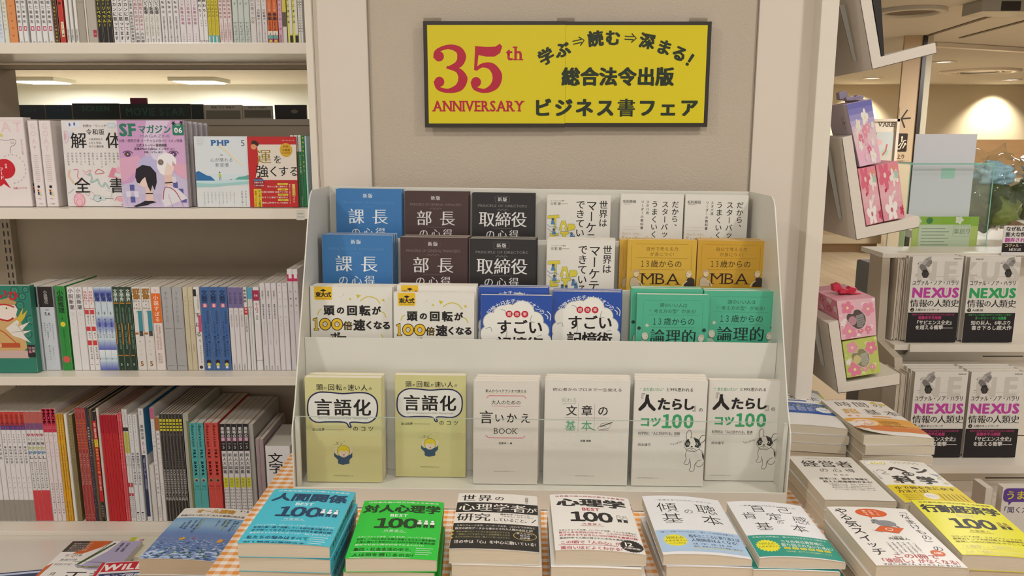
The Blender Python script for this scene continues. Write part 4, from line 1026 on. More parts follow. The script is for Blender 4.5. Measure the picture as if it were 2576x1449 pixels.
run('mid', 394.5, 418, 1, T3, 'DED5CF', [('b', 738, 812, 'DC6A24'), ('h', '5', 731, 'D4602A', 'b', .3), tx('小説すばる', 742, 810, 'EFE3DA', 'm', .56), sm('江國香織村山由佳浅田次郎', 816, 880, 'C08A80', .14, .24), sm('逢坂剛北方謙三宮城谷昌', 816, 880, 'C08A80', -.16, .24), sm('大沢在昌', 888, 915, 'B5908A', .1, .26), sm('重田賢治', 888, 915, 'B5908A', -.15, .26)], 'white spine with a tall orange title block')
run('mid', 420, 472, 2, T3, 'A9A8A8', [tx('TRIPPER', 733, 812, '8E8D8E', 'r', .5, -.05), ('r', 825, 827, '8A898A', 0, .1, .8), sm('クォータリー小説トリッパー', 830, 900, 'BDBCBC', .15, .22), sm('朝日新聞出版夏季号', 830, 900, 'BDBCBC', -.15, .22), ('r', 919, 921, '8A898A', 0, .1, .8)], 'silver grey spines with tall thin capitals', gap=.0008)
run('mid', 473, 498.5, 2, T3, 'C9BEA0', [tx('スピン', 745, 775, '8A7F62', 'm', .4), sm('河出書房新社', 865, 885, '8A7F62', 0, .22), ('r', 825, 826, '8A7F62', 0, .4, .6)], 'beige parchment spines')
run('mid', 499, 515, 1, T3, 'DDD8D4', [('r', 728, 745, '2A2624', 0, .05, .5), tx('すばる', 785, 858, '2A2624', 'm', .85), ('r', 792, 834, 'C84C7C', 0, .55, .98), tx('5', 852, 866, '55504C', 'm', .6, .1), sm('山下文学対談連作', 740, 780, '77726F', .2, .25), sm('追悼特集評伝文学', 868, 915, '77726F', .1, .25), ('c', 924, .28, '3A3634')], 'white spine with a magenta splash beside blue ones')
run('mid', 516, 583, 3, T3, '3F66A0', [tx('文藝', 729, 756, '17223E', 'm', .74), ('h', '2025', 759, '17223E', 'b', .26), ('c', 768, .27, 'D4586E'), ('h', '夏', 768, 'E8D8DC', 'b', .36), tx('古谷田奈月 ことと話す 働くためらう', 781, 898, '1A2444', 'r', .26, .22), tx('ドゥルーズ、終わりなき生成変化', 808, 898, '1A2444', 'm', .27, -.1), ('c', 910, .26, '2E2436'), ('c', 917, .2, 'D2C84A'), ('c', 924, .16, 'E2E0DA')], 'blue spines with a pink dot')
run('mid', 584, 622.5, 3, T3, 'DAD5D6', [('b', 723, 774, '766B9A'), tx('本の雑誌', 735, 764, '43395E', 'm', .6), ('h', '5', 783, '44403E', 'm', .36), sm('特集読書の生活史', 790, 822, 'A89C98', 0, .36), sm('本の雑誌社', 915, 930)], 'white spines with violet tops')
run('mid', 623, 632, 1, T3, 'DCD8D6', [tx('本の雑誌', 728, 762, '2A2624', 'b', .75), ('b', 772, 791, 'C8323A'), tx('増刊', 774, 789, 'EEE4E0', 'b', .6), sm('おすすめ文庫王国', 795, 835, '4A4644', 0, .5), sm('2025', 838, 858, '8A8682')], 'thin white spine with a red tag')
run('mid', 633, 645, 2, 723, 'DAD8D6', [('b', 722, 752, '4FA4C4'), ('c', 772, .2, '2A2624'), sm('将棋世界', 780, 800)], 'very thin spines with cyan tops')
run('mid', 646.5, 662.5, 1, 722, 'E0DCDC', [('b', 730, 756, 'A82A50'), ('h', '06', 743, 'E8DCE0', 'm', .55), tx('ユーロコ', 760, 786, 'B83048', 'b', .5), sm('特別版', 792, 804), sm('エンターテインメント批評', 815, 898, '9A9694', 0, .22), ('b', 906, 907, '77726F')], 'white spine with a crimson numbered block')
run('mid', 664, 706, 3, 712, 'D8D3D6', [sm('現代思想05', 731, 752, '44403E', 0, .5), tx('表現の自由を考える', 764, 802, '3A3634', 'b', .3), sm('表現の自由を考えるための特集号', 808, 868, '8A8688', 0, .2), sm('青土社', 920, 930)], 'taller white spines with small black lettering')
run('mid', 706.5, 733, 2, 712, 'DAD5D8', [tx('ユリイカ', 715, 785, '55504E', 'r', .4), ('h', '5', 797, '55504E', 'r', .42), sm('特集詩人たち', 805, 842, 'B9B3B5', 0, .3)], 'taller white spines with widely spaced kana')
run('mid', 734, 760, 2, 677, 'CFC8CC', [('b', 677, 690, 'E0DCDC'), ('b', 690, 707, 'C2305C'), ('r', 690, 700, 'E0DCDC', 0, .3, .9), sm('久喜洋二', 730, 800, '4A4644', 0, .4)], 'tall crimson-topped spines')

# lowest shelf
red_top = [('b', 1036, 1066, 'C23A2E'), ('b', 1066, 1072, '9A2A34'), ('b', 1072, 1083, '4A3A74'), ('c', 1078, .3, '8A3A7A'), ('b', 1270, 1327, '928B80'), tx('別冊太陽', 1043, 1068, '6A1A16', 'b', .5)]
run('low', -46, 17, 5, 1035, 'DBD6D6', red_top + [tx('三島由紀夫', 1108, 1165, '55504E', 'm', .6), sm('新版', 1092, 1105)], 'red-topped white spines with a writer name', W=.21)
run('low', 17.5, 31, 1, 1035, 'DBD6D6', red_top + [tx('三島由紀夫', 1108, 1165, '55504E', 'm', .6), sm('新版', 1092, 1105)], 'red-topped white spine just before the five like it', W=.21)
run('low', 31.5, 93, 5, 1035, 'DBD6D6', red_top + [sm('日本美術', 1094, 1120), tx('環白神の世界', 1126, 1174, '4A4644', 'm', .52), sm('・監修研究', 1195, 1262, '9A9694', 0, .3)], 'red-topped white spines with a forest title', W=.21)
run('low', 93.5, 136, 4, 1035, 'D9D4D2', [('b', 1036, 1066, 'B85A52'), ('b', 1066, 1083, '7A4A74'), ('h', 'や', 1097, 'B83A4C', 'x', .95), ('h', 'な', 1108, 'A8A49E', 'b', .6), ('h', 'せ', 1119, '33302E', 'x', .85), ('h', 'た', 1131, 'A8B03A', 'x', .9), ('h', 'か', 1143, '3A78A8', 'x', .95), ('h', 'し', 1156, '4A3A4A', 'x', .9), sm('絵本作家の愛と勇気の物語', 1168, 1240, '4A4644', 0, .42), ('b', 1244, 1327, 'C83A40')], 'white spines with many-coloured kana and red feet', W=.21)
run('low', 136.5, 169, 3, 1028, 'DCCFCF', [('b', 1028, 1090, 'C02C46'), ('s', 'MOE', 1030, 1070, 'EADBDB', 'b', .95, 0), ('o', 1078, .3, 'DDA0AC'), sm('猫と旅する絵本', 1096, 1160, 'C09A9E', 0, .4), sm('月刊絵本のある暮らし特集', 1225, 1310, '4A4644', .1, .4)], 'pale spines with crimson tops', W=.21)
run('low', 170, 187, 3, 1042, 'CF9A24', [('b', 1042, 1056, 'C08A22'), sm('芸術新潮特集', 1058, 1100, 'EAD080', 0, .6), ('b', 1110, 1122, 'D8A020'), sm('日本の建築家たち', 1124, 1240, 'EAD9A0', 0, .6), ('b', 1242, 1274, 'D69A18'), sm('新建築', 1280, 1320, 'EAD9A0', 0, .5)], 'golden yellow spines', W=.21)
run('low', 188.5, 196.5, 1, 1042, 'DCD8D0', [], 'plain white slab beside the olive spine', W=.2)
run('low', 197, 209, 1, 1044, '7E7048', [sm('西洋絵画とやきものの美術史', 1055, 1160, 'BDB07A', 0, .3), sm('平凡社', 1290, 1315, 'A89C68', 0, .3)], 'olive brown spine', W=.22)
run('low', 217, 243, 3, 1026, 'A02C2C', [sm('ユリ', 1030, 1040, 'DDB0A0', 0, .5), tx('天国の天才詩人中原中也', 1056, 1137, 'D8702A', 'b', .62), sm('自然と風の歌をうたう詩人の物語', 1145, 1230, 'E0B0A0', 0, .5), sm('河出', 1308, 1325, 'D8A090', 0, .4)], 'dark red spines with orange titles', W=.21)
run('low', 243.5, 251, 1, 1026, '25283A', [tx('西洋絵画BEST100', 1076, 1156, 'D8D4D0', 'm', .7), sm('世界の名画と巨匠の美術館入門', 1162, 1260, '9A9AA4', 0, .45), sm('監修者', 1270, 1300, 'B0B0B8')], 'navy spine with white lettering', W=.22)
run('low', 251.5, 258.5, 1, 1030, '6A5238', [sm('若冲', 1108, 1122, 'D8D0C0', 0, .6)], 'thin brown spine', W=.235)
run('low', 259, 268.5, 1, 1036, '231D1C', [('b', 1060, 1275, 'BE2028'), tx('若冲 奇想の世界', 1065, 1105, 'E8C8B8', 'b', .6), ('b', 1108, 1128, 'D8C02A'), sm('完全ガイド', 1110, 1126, 'A02020', 0, .6), tx('動植綵絵 全三十幅', 1132, 1200, 'E0A050', 'b', .66), sm('特大掛図と解説', 1205, 1245, 'E8D0C0', 0, .6), sm('美術出版社', 1284, 1318, 'B0A8A0', 0, .5)], 'black and red spine with a yellow tag', W=.23)
run('low', 269.5, 276.5, 1, 1027, 'CFC2B6', [sm('絵画の歴史', 1060, 1300, 'B5A597', 0, .3)], 'worn cream spine beside the red block', W=.235)
run('low', 277, 319.5, 6, 1044, 'BE1C26', [('b', 1046, 1092, 'A8182A'), sm('特集日本画', 1054, 1090, '8A1224', 0, .5), sm('アート入門書', 1110, 1300, '9A121E', 0, .25)], 'bright red spines in a block', W=.21)
run('low', 320, 331, 2, 1040, 'D2555C', [sm('きれいな色', 1044, 1060, 'EFD0D0', 0, .6), sm('手仕事と暮らしの本', 1100, 1190, 'EFD4D4', 0, .5), sm('主婦と生活', 1295, 1325, 'EFD0D0', 0, .5)], 'coral pink thin spines', W=.19)
run('low', 331.5, 345, 2, 1030, 'D9D6D4', [sm('Art Collectors', 1036, 1070, '4A4644', 0, .5), ('b', 1077, 1087, '2A2624'), ('b', 1090, 1145, 'B0AE4A'), sm('アートコレクターズ', 1092, 1144, 'E4E2C0', 0, .7), sm('美容の小術', 1152, 1180, '77726F', 0, .6), ('r', 1224, 1236, 'B83A44', 0, .15, .85), ('r', 1252, 1260, 'B83A44', 0, .15, .85), sm('版画と水彩の新世代作家', 1262, 1320, '55504C', 0, .6)], 'white spines with moss green block', W=.21)
run('low', 345.5, 368.5, 2, 1043, 'D6D6D6', [tx('イラストノート', 1046, 1092, '44444A', 'm', .5), sm('Premium', 1096, 1125), tx('中村佑介のワークスタイル', 1143, 1230, '2E2C2E', 'b', .62), ('r', 1303, 1306, '2E2C2E', 0, .2, .7), sm('誠文堂', 1308, 1325)], 'light grey spines with bold black lettering', W=.21)
run('low', 372, 386, 1, 1028, 'D4D2D2', [sm('美術', 1034, 1046, '77726F'), tx('葛飾北斎', 1070, 1110, '44403E', 'm', .62), sm('名作100選', 1114, 1145, 'B05058', 0, .5), ('r', 1150, 1315, '2B3150', 0, .05, .7), sm('〈冨嶽三十六景〉全46点完全掲載!', 1154, 1245, 'A9ADC4', -.1, .45)], 'white spine with long navy band', W=.235, front=lambda: (lambda k: (k.rect(0, 0, 100, 50, '3A7EA8'), k.rect(0, 50, 100, 140, 'D4D2D2'), k)[-1])(Ink()))
run('low', 387.5, 400, 1, 1170, 'CDC9C4', [], 'short plain white spine', W=.2, name='paperback', cat='book')
run('low', 401, 411, 1, 1026, 'D8D2D2', [('b', 1026, 1055, 'B8607E'), sm('美術手帖特集', 1062, 1110, 'A09AA0', 0, .4), sm('古館いくさもの展覧人間展', 1112, 1260, '55504E', 0, .45), sm('椎宮明夫', 1290, 1320, '55504E', 0, .4)], 'white spine with dusty pink top', W=.24)
run('low', 411.5, 421.5, 1, 1050, 'D6D2CE', [('b', 1050, 1085, 'A0642C'), sm('図説美術ガイド', 1092, 1180, '77726F', 0, .5), sm('山梨俊夫展', 1225, 1260)], 'white spine with rust brown top', W=.22)
run('low', 422, 479, 7, 1042, '2A2625', [('r', 1055, 1062, 'C9C02E', 0, .1, .9), ('r', 1065, 1070, 'C9C02E', 0, .1, .9), ('r', 1073, 1078, 'C9C02E', 0, .1, .9), ('r', 1081, 1086, 'C9C02E', 0, .1, .9), ('h', '5', 1096, 'C9C5C0', 'm', .4), sm('アトリエ美術館', 1140, 1185, '8A8684', 0, .35), tx('大人のためのやなせたかし入門', 1187, 1272, 'D8D4D0', 'm', .78)], 'black spines with four yellow dashes', W=.21)
run('low', 480, 494.5, 1, 1042, 'A9A89A', [('r', 1060, 1300, '6F7A50', 0, .62, 1)], 'grey green spine beside the teal ones', W=.21)
run('low', 495, 530, 2, 1064, '4FA6A4', [('s', 'illustration', 1068, 1128, '1F4A4C', 's', .62, 0), ('s', 'FILE', 1134, 1158, '173A3C', 'b', .5, 0), ('s', '2025', 1164, 1204, '173A3C', 'x', .42, 0), ('c', 1216, .3, 'C9B48A'), ('c', 1217, .2, '2E4A6A'), ('h', '700', 1233, '1F5254', 'm', .36), ('b', 1240, 1240.8, '2F7A7C')], 'teal annual spines', W=.23)
run('low', 531, 565, 2, 1064, 'CE4A40', [('s', 'illustration', 1068, 1128, '5A1A1C', 's', .62, 0), ('s', 'FILE', 1134, 1158, '3E1214', 'b', .5, 0), ('s', '2025', 1164, 1204, '5A1618', 'x', .42, 0), ('c', 1216, .3, 'A08A5A'), ('c', 1217, .2, '3A2A2A'), ('h', '700', 1233, '7A2224', 'm', .36), ('b', 1240, 1240.8, '9A3030')], 'red annual spines', W=.23)
run('low', 569, 640, 5, 1066, 'D6D3D2', [('b', 1066, 1138, '262221'), tx('美術の', 1074, 1102, 'E0DCD8', 'b', .7), ('r', 1102, 1112, 'C07A9A', 0, .15, .85), tx('窓', 1102, 1112, 'E8D8E0', 'm', .66), ('h', '2025', 1119, 'E0DCD8', 'm', .24), ('h', '5', 1128, 'E0DCD8', 's', .8), tx('新人大図鑑', 1144, 1200, '1F1C1B', 'm', .72), ('r', 1209, 1236, 'C9C62A', 0, .1, .85), sm('号特大', 1212, 1234, '4A481E', 0, .45), sm('日本画洋画版画', 1240, 1300, '55504E', .2, .3), sm('彫刻工芸新世代', 1240, 1300, '55504E', -.2, .3)], 'black and white spines with lime tags', W=.21, gap=.0012)
run('low', 641, 652, 1, 1068, 'A9A69F', [('r', 1080, 1320, '918E86', 0, .1, .3)], 'grey spine closing the black and white set', W=.21)
run('low', 655, 675, 2, 1105, 'A08C90', [sm('写真集', 1115, 1200, 'B8A4A8', 0, .3)], 'dusty mauve spines', W=.19)
k_ = run('low', 678, 740, 1, 1122, 'E2DFDC', [tx('文字', 1140, 1195, '201C1B', 'm', .62, -.1), sm('大阪', 1205, 1212, '77726F', 0, .1), sm('出版', 1214, 1228, 'A04048', -.1, .14)], 'thick white spine behind the checked cloth', W=.15, name='paperback', cat='book', pages='C9C2B4')

# ------------------------------------------------------------------ cover shelf: magazines faced out
def faced(px0, px1, pyt, Y, cover, art, T, desc, lean=3, hw=None, spine='R', spine_ink=None, group='faced-out magazines', pages='D8CFC0', row='mag'):
    z = SHELF[row][0]
    A, B_ = at(px0, pyt, Y), at(px1, pyt, Y); W = B_.x - A.x
    H = (A.z - ZC - z - .001)/math.cos(R(lean))
    return book('magazine', Shape(W, T, H, spine, nx=2), cover, TR(A.x, Y - H*math.sin(R(lean)), z + ZC + .0012) @ ROT(-lean, 'X'), art, spine_ink, pages, desc, 'magazine', group)
def art_goat():
    k = Ink(); 
    for c, x in zip('AT', (62, 86)): k.char(c, x, 20, 30, 'E2C6C8', 'b')
    k.line([(4, 6), (95, 6)], .4, 'D8A9AC')
    k.line([(40, 46), (60, 48), (74, 46), (80, 50), (76, 58), (68, 62), (66, 75)], .7, '4A4440', smooth=4); k.ring(72, 53, 3, .5, '4A4440', 2)
    for i in range(13):
        a = -60 + i*17; x, y = 66 + 28*math.sin(R(a+30)), 108 - 30*math.cos(R(a+30)); k.line([(x, y), (x + 3.2*math.cos(R(a+30)), y + 3.2*math.sin(R(a+30)))], .8, '4A4440')
    k.poly([(46, 40), (50, 31), (54, 41)], 'D6C86A'); k.circ(50, 108, 22, 'C41F2C', 21); k.poly([(30, 118), (46, 128), (58, 150), (44, 140), (36, 146)], 'C41F2C')
    k.v('特集', 53, 97, 5, 'F0E0DC', 'm'); k.v('フード', 42, 104, 9, 'F0E0DC', 'b')
    k.circ(40, 66, 1.5, BK_, 2); k.t('加藤シゲアキ', 78, 149, 5, 'C0747C', 'm'); k.v('愛をめぐる小説集', 92, 46, 4, 'D0A0A4')
    return k
def spine_goat(T, H):
    k = Ink(); h = H*1000; t_ = T*1000
    for i, c in enumerate('GOAT'): k.char(c, t_/2, h*(.065 + .085*i), t_*.66, 'E0C4C4', 'r')
    for i in range(14): k.line([(t_*.28, h*(.40+.023*i)), (t_*.72, h*(.40+.023*i))], .8, 'C9A9A6' if i % 3 else 'B88A86')
    k.circ(t_*.48, h*.765, t_*.13, '2A2422'); k.poly([(t_*.3, h*.81), (t_*.5, h*.79), (t_*.72, h*.87), (t_*.6, h*.875), (t_*.35, h*.86)], 'D8C88A'); k.poly([(t_*.28, h*.80), (t_*.5, h*.80), (t_*.45, h*.83)], 'B82A34'); k.rect(t_*.34, h*.825, t_*.5, h*.86, '2E3A70')
    k.line([(t_*.35, h*.905), (t_*.6, h*.91)], 1.0, 'A8323A'); k.t('小学館', t_/2, h*.965, t_*.14, '8A8680')
    return k
def art_kaitai():
    k = Ink()
    pk, tl, gy = 'D87A92', '4F9C9A', 'A9B0BC'
    k.poly([(6, 4), (30, 1), (32, 10), (14, 14)], 'DCE0EA'); k.circ(14, 7, 1.6, '5A66A0', 3); k.circ(22, 6, 1.6, '5A66A0', 3)
    k.circ(84, 8, 10, 'D2D8DC', 5); k.ring(84, 8, 7, .6, gy, 3.4)
    k.line([(2, 20), (8, 18), (10, 30), (5, 38), (3, 28)], 1, 'C9A8C4', smooth=3); k.circ(5, 26, 2.2, 'D6A9B4', 6); k.poly([(8, 22), (18, 18), (14, 32)], 'CFD0E2')
    k.t('別冊ダ・ヴィンチ', 56, 9, 5, '4A4644', 'r', fit=40); k.t('令和版', 56, 19, 10, BK_, 'm', 1.05)
    k.char('解', 27, 33, 28, BK_, 'm'); k.char('体', 86, 33, 28, BK_, 'm')
    for i, t_ in enumerate(('小説家18名の', '人生と作品、', '好きの履歴書')): k.t(t_, 56, 31+6*i, 4.2, '6A6662', 'r')
    names = ['村田沙耶香', '万城目学', '中村文則', '朝井リョウ', '綿矢りさ', '森見登美彦', '金原ひとみ', '小川哲', '加藤シゲアキ', '伊坂幸太郎', '凪良ゆう', '米澤穂信', '佐藤究', '辻村深月']
    for i, t_ in enumerate(names): k.v(t_, 7+7*i, 53, 3.6, '8A8682', 'r', 1.25)
    k.line([(8, 82), (5, 92), (10, 100), (12, 105)], 3, 'E0BFA0', smooth=4); k.line([(14, 82), (22, 82), (20, 94), (26, 100), (20, 104)], 1.2, pk, smooth=3)
    k.line([(30, 82), (34, 86), (44, 82), (38, 90), (32, 88)], 1.4, 'DDA9B0', smooth=4); k.line([(50, 88), (56, 81), (66, 87), (51, 89)], 1.2, 'C8606A', smooth=3)
    k.poly([(72, 94), (80, 78), (94, 82), (92, 88), (84, 86), (82, 92), (94, 97)], 'DC8AA0'); k.star(92, 82, 7, 4.5, 8, 'E8B8C4')
    k.line([(38, 92), (42, 89), (44, 96), (42, 103), (50, 100), (54, 98), (56, 106), (62, 110), (66, 104), (72, 114)], 2.2, tl, smooth=5); k.line([(38, 92), (42, 89), (44, 96), (42, 103), (50, 100), (54, 98), (56, 106), (62, 110), (66, 104), (72, 114)], 1.0, 'CFE0DC', smooth=5)
    k.char('全', 27, 108, 28, BK_, 'm'); k.char('書', 86, 108, 27, BK_, 'm')
    k.circ(20, 133, 10, 'E6B9C2', 12); k.ring(20, 133, 9, 1, pk, 11); k.ring(20, 137, 5, .7, pk, 6); k.line([(13, 128), (19, 128)], .7, pk); k.line([(22, 128), (27, 128)], .7, pk)
    k.line([(1, 122), (8, 118), (12, 114)], .7, gy, smooth=3); k.line([(30, 120), (36, 126), (40, 118), (46, 124), (44, 132), (38, 130)], .8, 'C9A8B4', smooth=2)
    k.circ(51, 130, 6.5, 'C6D2D0', 5.5); k.circ(60, 130, 5, 'C6D2D0', 4.3); k.ring(51, 130, 6.5, .6, '6F8A8C', 5.5); k.circ(56, 130, 1.6, '4A4A4A'); k.line([(64, 130), (78, 131)], 1, '6A6662')
    k.line([(80, 134), (86, 127), (99, 128)], .9, pk, smooth=3); k.circ(92, 132, 9, 'E8A9B2', 3.4); k.poly([(90, 140), (99, 138), (99, 152), (95, 150)], 'DC8A96')
    k.rect(66, 117, 76, 127, 'E0DCD8'); k.line([(66, 117), (76, 119), (74, 128)], .5, gy); k.star(85, 150, 5, 2, 6, '7A7E8A')
    k.t('辻村深月(著) ダ・ヴィンチ編集部(編)', 56, 146, 2.8, '6A6662', fit=46); k.t('KADOKAWA', 56, 151, 2, '8A8682')
    return k
def art_sf():
    k = Ink(); g = '2F7A62'
    bg = [('D8C4DA', 0, 40), ('CDB6D2', 40, 75), ('C6BCD6', 75, 110), ('C0B6D2', 110, 160)]
    for c, a, b in bg: k.rect(0, a, 100, b, c)
    k.poly([(0, 0), (44, 0), (38, 30), (40, 60), (30, 74), (18, 92), (0, 96)], 'C99BC4'); k.poly([(100, 0), (80, 0), (66, 20), (70, 50), (78, 76), (100, 90)], 'CFA6CB')
    k.poly([(0, 56), (30, 52), (34, 66), (20, 78), (10, 88), (0, 92)], 'D8A6C0'); k.poly([(78, 60), (100, 66), (100, 88), (84, 78)], 'DDA8BE')
    k.circ(46, 66, 18, 'B9B4D8', 14); k.circ(60, 50, 12, 'D9CFE2', 10)
    for x, fl in ((13, 1), (82, 1)):
        k.circ(x, 50, 5.2, '6E4E7C', 4); k.circ(x, 50, 3, '4A2E50', 3); k.circ(x, 50, 1.3, 'D2C23A' if x < 50 else 'D9B8D6'); k.line([(x-7, 48), (x-3, 45.5), (x+4, 45.6), (x+8, 49)], 1.1, '3E2844', smooth=3)
    for (x, y) in ((16, 100), (10, 110), (22, 110), (16, 118), (82, 96), (76, 106), (90, 106), (84, 116), (94, 118), (10, 134), (80, 88)):
        k.rect(x-3.5, y-4.5, x+3.5, y+4.5, '5A5C9C' if (int(x)+int(y)) % 3 else 'D9D6E4')
    # figure with white hair
    k.poly([(64, 152), (60, 120), (62, 104), (72, 96), (88, 104), (100, 116), (100, 152)], 'DDD8DE'); k.line([(62, 118), (66, 100), (80, 104), (90, 122)], 1.3, 'A03A50', smooth=3)
    k.poly([(66, 78), (78, 80), (78, 96), (66, 98)], 'E2C0B4'); k.circ(71, 70, 10.5, 'E8D2C6', 11.5); k.line([(66, 93), (78, 92)], 1.6, '2A2426')
    k.poly([(56, 62), (60, 52), (70, 48), (80, 50), (86, 58), (85, 66), (80, 60), (78, 68), (72, 62), (68, 72), (66, 82), (60, 78), (56, 70)], 'ECE9EA'); k.circ(62, 62, 4.5, '8C7E74'); k.ring(62, 62, 2.6, .7, '5E5048')
    k.line([(79, 66), (83, 66)], .7, '3A3034'); k.line([(70, 110), (76, 130), (74, 150)], .6, '9A94A0'); k.line([(86, 112), (92, 132)], .6, '9A94A0')
    # figure with black bob
    k.poly([(16, 152), (20, 134), (28, 124), (38, 118), (52, 122), (60, 134), (66, 152)], '26222A'); k.poly([(20, 134), (16, 128), (26, 124), (34, 120), (40, 126)], '26222A')
    k.poly([(36, 98), (46, 98), (48, 120), (36, 120)], 'E2C4BA'); k.line([(36, 109), (47, 109)], 1.6, '2A2426'); k.circ(35, 88, 11, 'E6CBC0', 11)
    k.poly([(22, 84), (24, 72), (34, 66), (46, 68), (54, 78), (54, 92), (50, 104), (47, 96), (44, 106), (40, 98), (37, 84), (32, 88), (28, 94), (24, 92)], '241E28')
    k.line([(32, 128), (38, 140), (34, 150)], .6, '6A6670'); k.line([(46, 124), (50, 150)], .6, '6A6670')
    # titles
    k.t('SF', 15.5, 14, 25, g, 'x', serif=1.2, fit=27); k.t('マガジン', 56, 13, 13.5, g, 'b', fit=50); k.t('MAGAZINE', 56, 23, 6, 'A08CAE', 'r', fit=46)
    k.rrect(83, 5, 100, 22, 2, g); k.t('06', 91.5, 14.5, 11, 'EFE9EE', 'b'); k.t('2025', 91.5, 6.9, 3, 'DAE4DE', 'm'); k.star(85, 4, 4, 1.6, 5, '2A2228'); k.star(97, 3, 4, 1.6, 5, '2A2228')
    k.t('大阪・関西万博 バーチャル大阪パビリオン特集', 49, 30, 5, '3E2C46', 'l', fit=96)
    k.t('公式ストーリー冒頭掲載', 50, 36.6, 4.8, '2E2034', 'm', fit=46); k.t('花譜&Mori Calliope インタビュー', 54, 42, 4.4, '2E2034', 'm', fit=62); k.t('対談、コラム ほか', 52, 46.8, 3.4, '2E2034', 'm')
    k.t('小説・評論・特別対談・連載コラム・新刊紹介・映像レビュー', 44, 146, 2.7, 'E4DEE6', fit=70); k.t('エッセイ・書評・海外情報・受賞作発表', 44, 149.6, 2.7, 'E4DEE6', fit=66)
    return k
def art_php():
    k = Ink()
    k.rect(0, 0, 100, 70, 'D6DCE0'); k.rect(0, 70, 100, 90, 'CDDBE2')
    k.poly([(30, 15), (52, 15), (90, 52), (88, 56)], 'DCE0DC'); k.poly([(42, 15), (49, 15), (90, 54), (89, 55.5)], 'E6D2B8'); k.poly([(36, 15), (42, 15), (89, 55.5), (88.5, 56.5)], 'C6DCE0')
    k.t('PHP', 49, 12, 14, '2E64A0', 'x', serif=1.2, fit=36, sx=.8); k.t('5', 91, 12.5, 16, '2A2624', 'l', sx=1.1)
    for i, y in enumerate((5, 7.5, 10, 13, 16)): k.line([(5, y), (20 - i, y)], .4, 'A9A6A0')
    k.t('特集', 50, 34.5, 2.6, '55504C'); k.t('心が晴れる', 50, 43.5, 8, '3E4A54', 'l', 1.08); k.t('新習慣', 50, 53, 8, '3E4A54', 'l', 1.08)
    k.poly([(0, 82), (0, 66), (6, 64), (13, 68), (20, 72), (28, 74), (36, 82)], '2E6CA6'); k.poly([(72, 80), (80, 75), (90, 74), (100, 71), (100, 80)], '5FA99C')
    k.poly([(0, 82), (36, 82), (72, 80), (100, 80), (100, 90), (70, 90), (30, 93), (0, 93)], 'BFD8DC'); k.poly([(0, 86), (30, 88), (60, 86), (100, 83), (100, 88), (60, 91), (30, 94), (0, 94)], '9CC8C8')
    k.circ(45, 66.5, 1.3, '4A4038'); k.poly([(43, 75), (43.3, 69), (46, 68), (48, 75)], 'B8CC3A'); k.line([(44.5, 75), (44.3, 81.5)], .8, '4A4A44'); k.line([(46.5, 75), (46.8, 81)], .8, '4A4A44')
    k.circ(65, 80, .5, '4A4A44', 1); k.circ(67, 80, .5, '4A4A44', 1.2)
    k.v('小さなことで', 92, 100, 4.2, '6A6662', 'r', 1.2); k.v('人生は上向く—', 85, 100, 4.2, '6A6662', 'r', 1.2)
    for i in range(9): k.v('心の整え方と暮らし'[: 9 - (i*5) % 4], 14 + 7*i, 102, 2.8, '9A9894', 'l', 1.1)
    return k
def art_un():
    k = Ink(); r_, y_ = 'BE2A2A', 'D8B42E'
    k.rect(0, 0, 100, 16, r_); k.rect(0, 16, 100, 88, 'E2D9CC'); k.rect(0, 88, 100, 150, r_); k.poly([(0, 0), (20, 14), (22, 50), (14, 84), (24, 88), (0, 100)], r_)
    k.circ(13, 20, 6, 'D8946A'); k.poly([(8, 16), (10, 8), (18, 8), (24, 14), (22, 20), (14, 15)], '3A2620'); k.t('PHPくらしラク〜る', 84, 7.5, 2.8, 'EFD8CC', 'm')
    k.circ(79, 27, 13, 'D2A62A', 14); k.t('PHP', 79, 20, 6, '8A4A1E', 'b', serif=.8); k.t('大開運', 79, 27, 5.4, '6A3A16', 'm'); k.t('2025年特別号', 79, 33, 2.9, '8A3A1E', 'm')
    k.char('運', 33, 40, 31, '9A8428', 's'); k.char('を', 61, 46, 18, BK_, 'm')
    for c, x, s_ in zip('強くする', (28, 52, 72, 94), (27, 24, 22, 22)): k.char(c, x, 70, s_, BK_, 'm')
    k.circ(20, 93, 12, '8E2A34', 11); k.rect(10, 86.5, 30, 89.5, '3A86B8'); k.t('奇跡の写真', 20, 93, 3.8, 'F0DCD4', 'm'); k.t('しあわせ感謝', 20, 99, 3.4, 'F0DCD4', 'm')
    for y, a, b in ((96, '12星座占い', '幸せへと導く運命の人'), (107, '守護龍', '太陽の紋章別 金運アップ術'), (118, '李家幽竹さん', 'おそうじ風水で運を呼ぶ'), (129, '中井耀香さん', '運気上昇!持ちモノお清め')):
        k.rrect(58, y-2, 80, y+2, 1.8, 'E0C83A'); k.t(a, 69, y, 2.7, '4A2A1A', 'm'); k.t(b, 79, y+5.4, 4, 'F2E4DC', 'm', a='r', fit=54 if len(b) > 10 else 42)
    k.rect(88, 96, 95, 120, 'C89A2A'); k.v('鷲羽ワタナベさん', 91.5, 96, 5, 'F0D8A0', 'b', .95); k.v('運のいい人がやっていること', 83.5, 96, 3, 'F0DCD4', 'm', 1.05)
    k.rect(9, 106, 25, 149, 'D9C02E'); k.v('ゲッターズ飯田', 20.5, 108, 5.2, '3A2A16', 'b', .98); k.v('開運つぶやき名言', 12.6, 110, 4.6, 'B02A24', 'b', .98)
    return k
def sp_lines(txt, c='8A868A'):
    def f(T, H):
        k = Ink(); k.v(txt, T*500, 8, T*600, c, 'r', 1.4); return k
    return f
gT = .030
g1 = faced(-62, 57, 295, 1.800, 'E4DAD8', art_goat(), gT, 'white pink-lettered magazine with a red heart-shaped blot', lean=0, spine_ink=spine_goat(gT, .195))
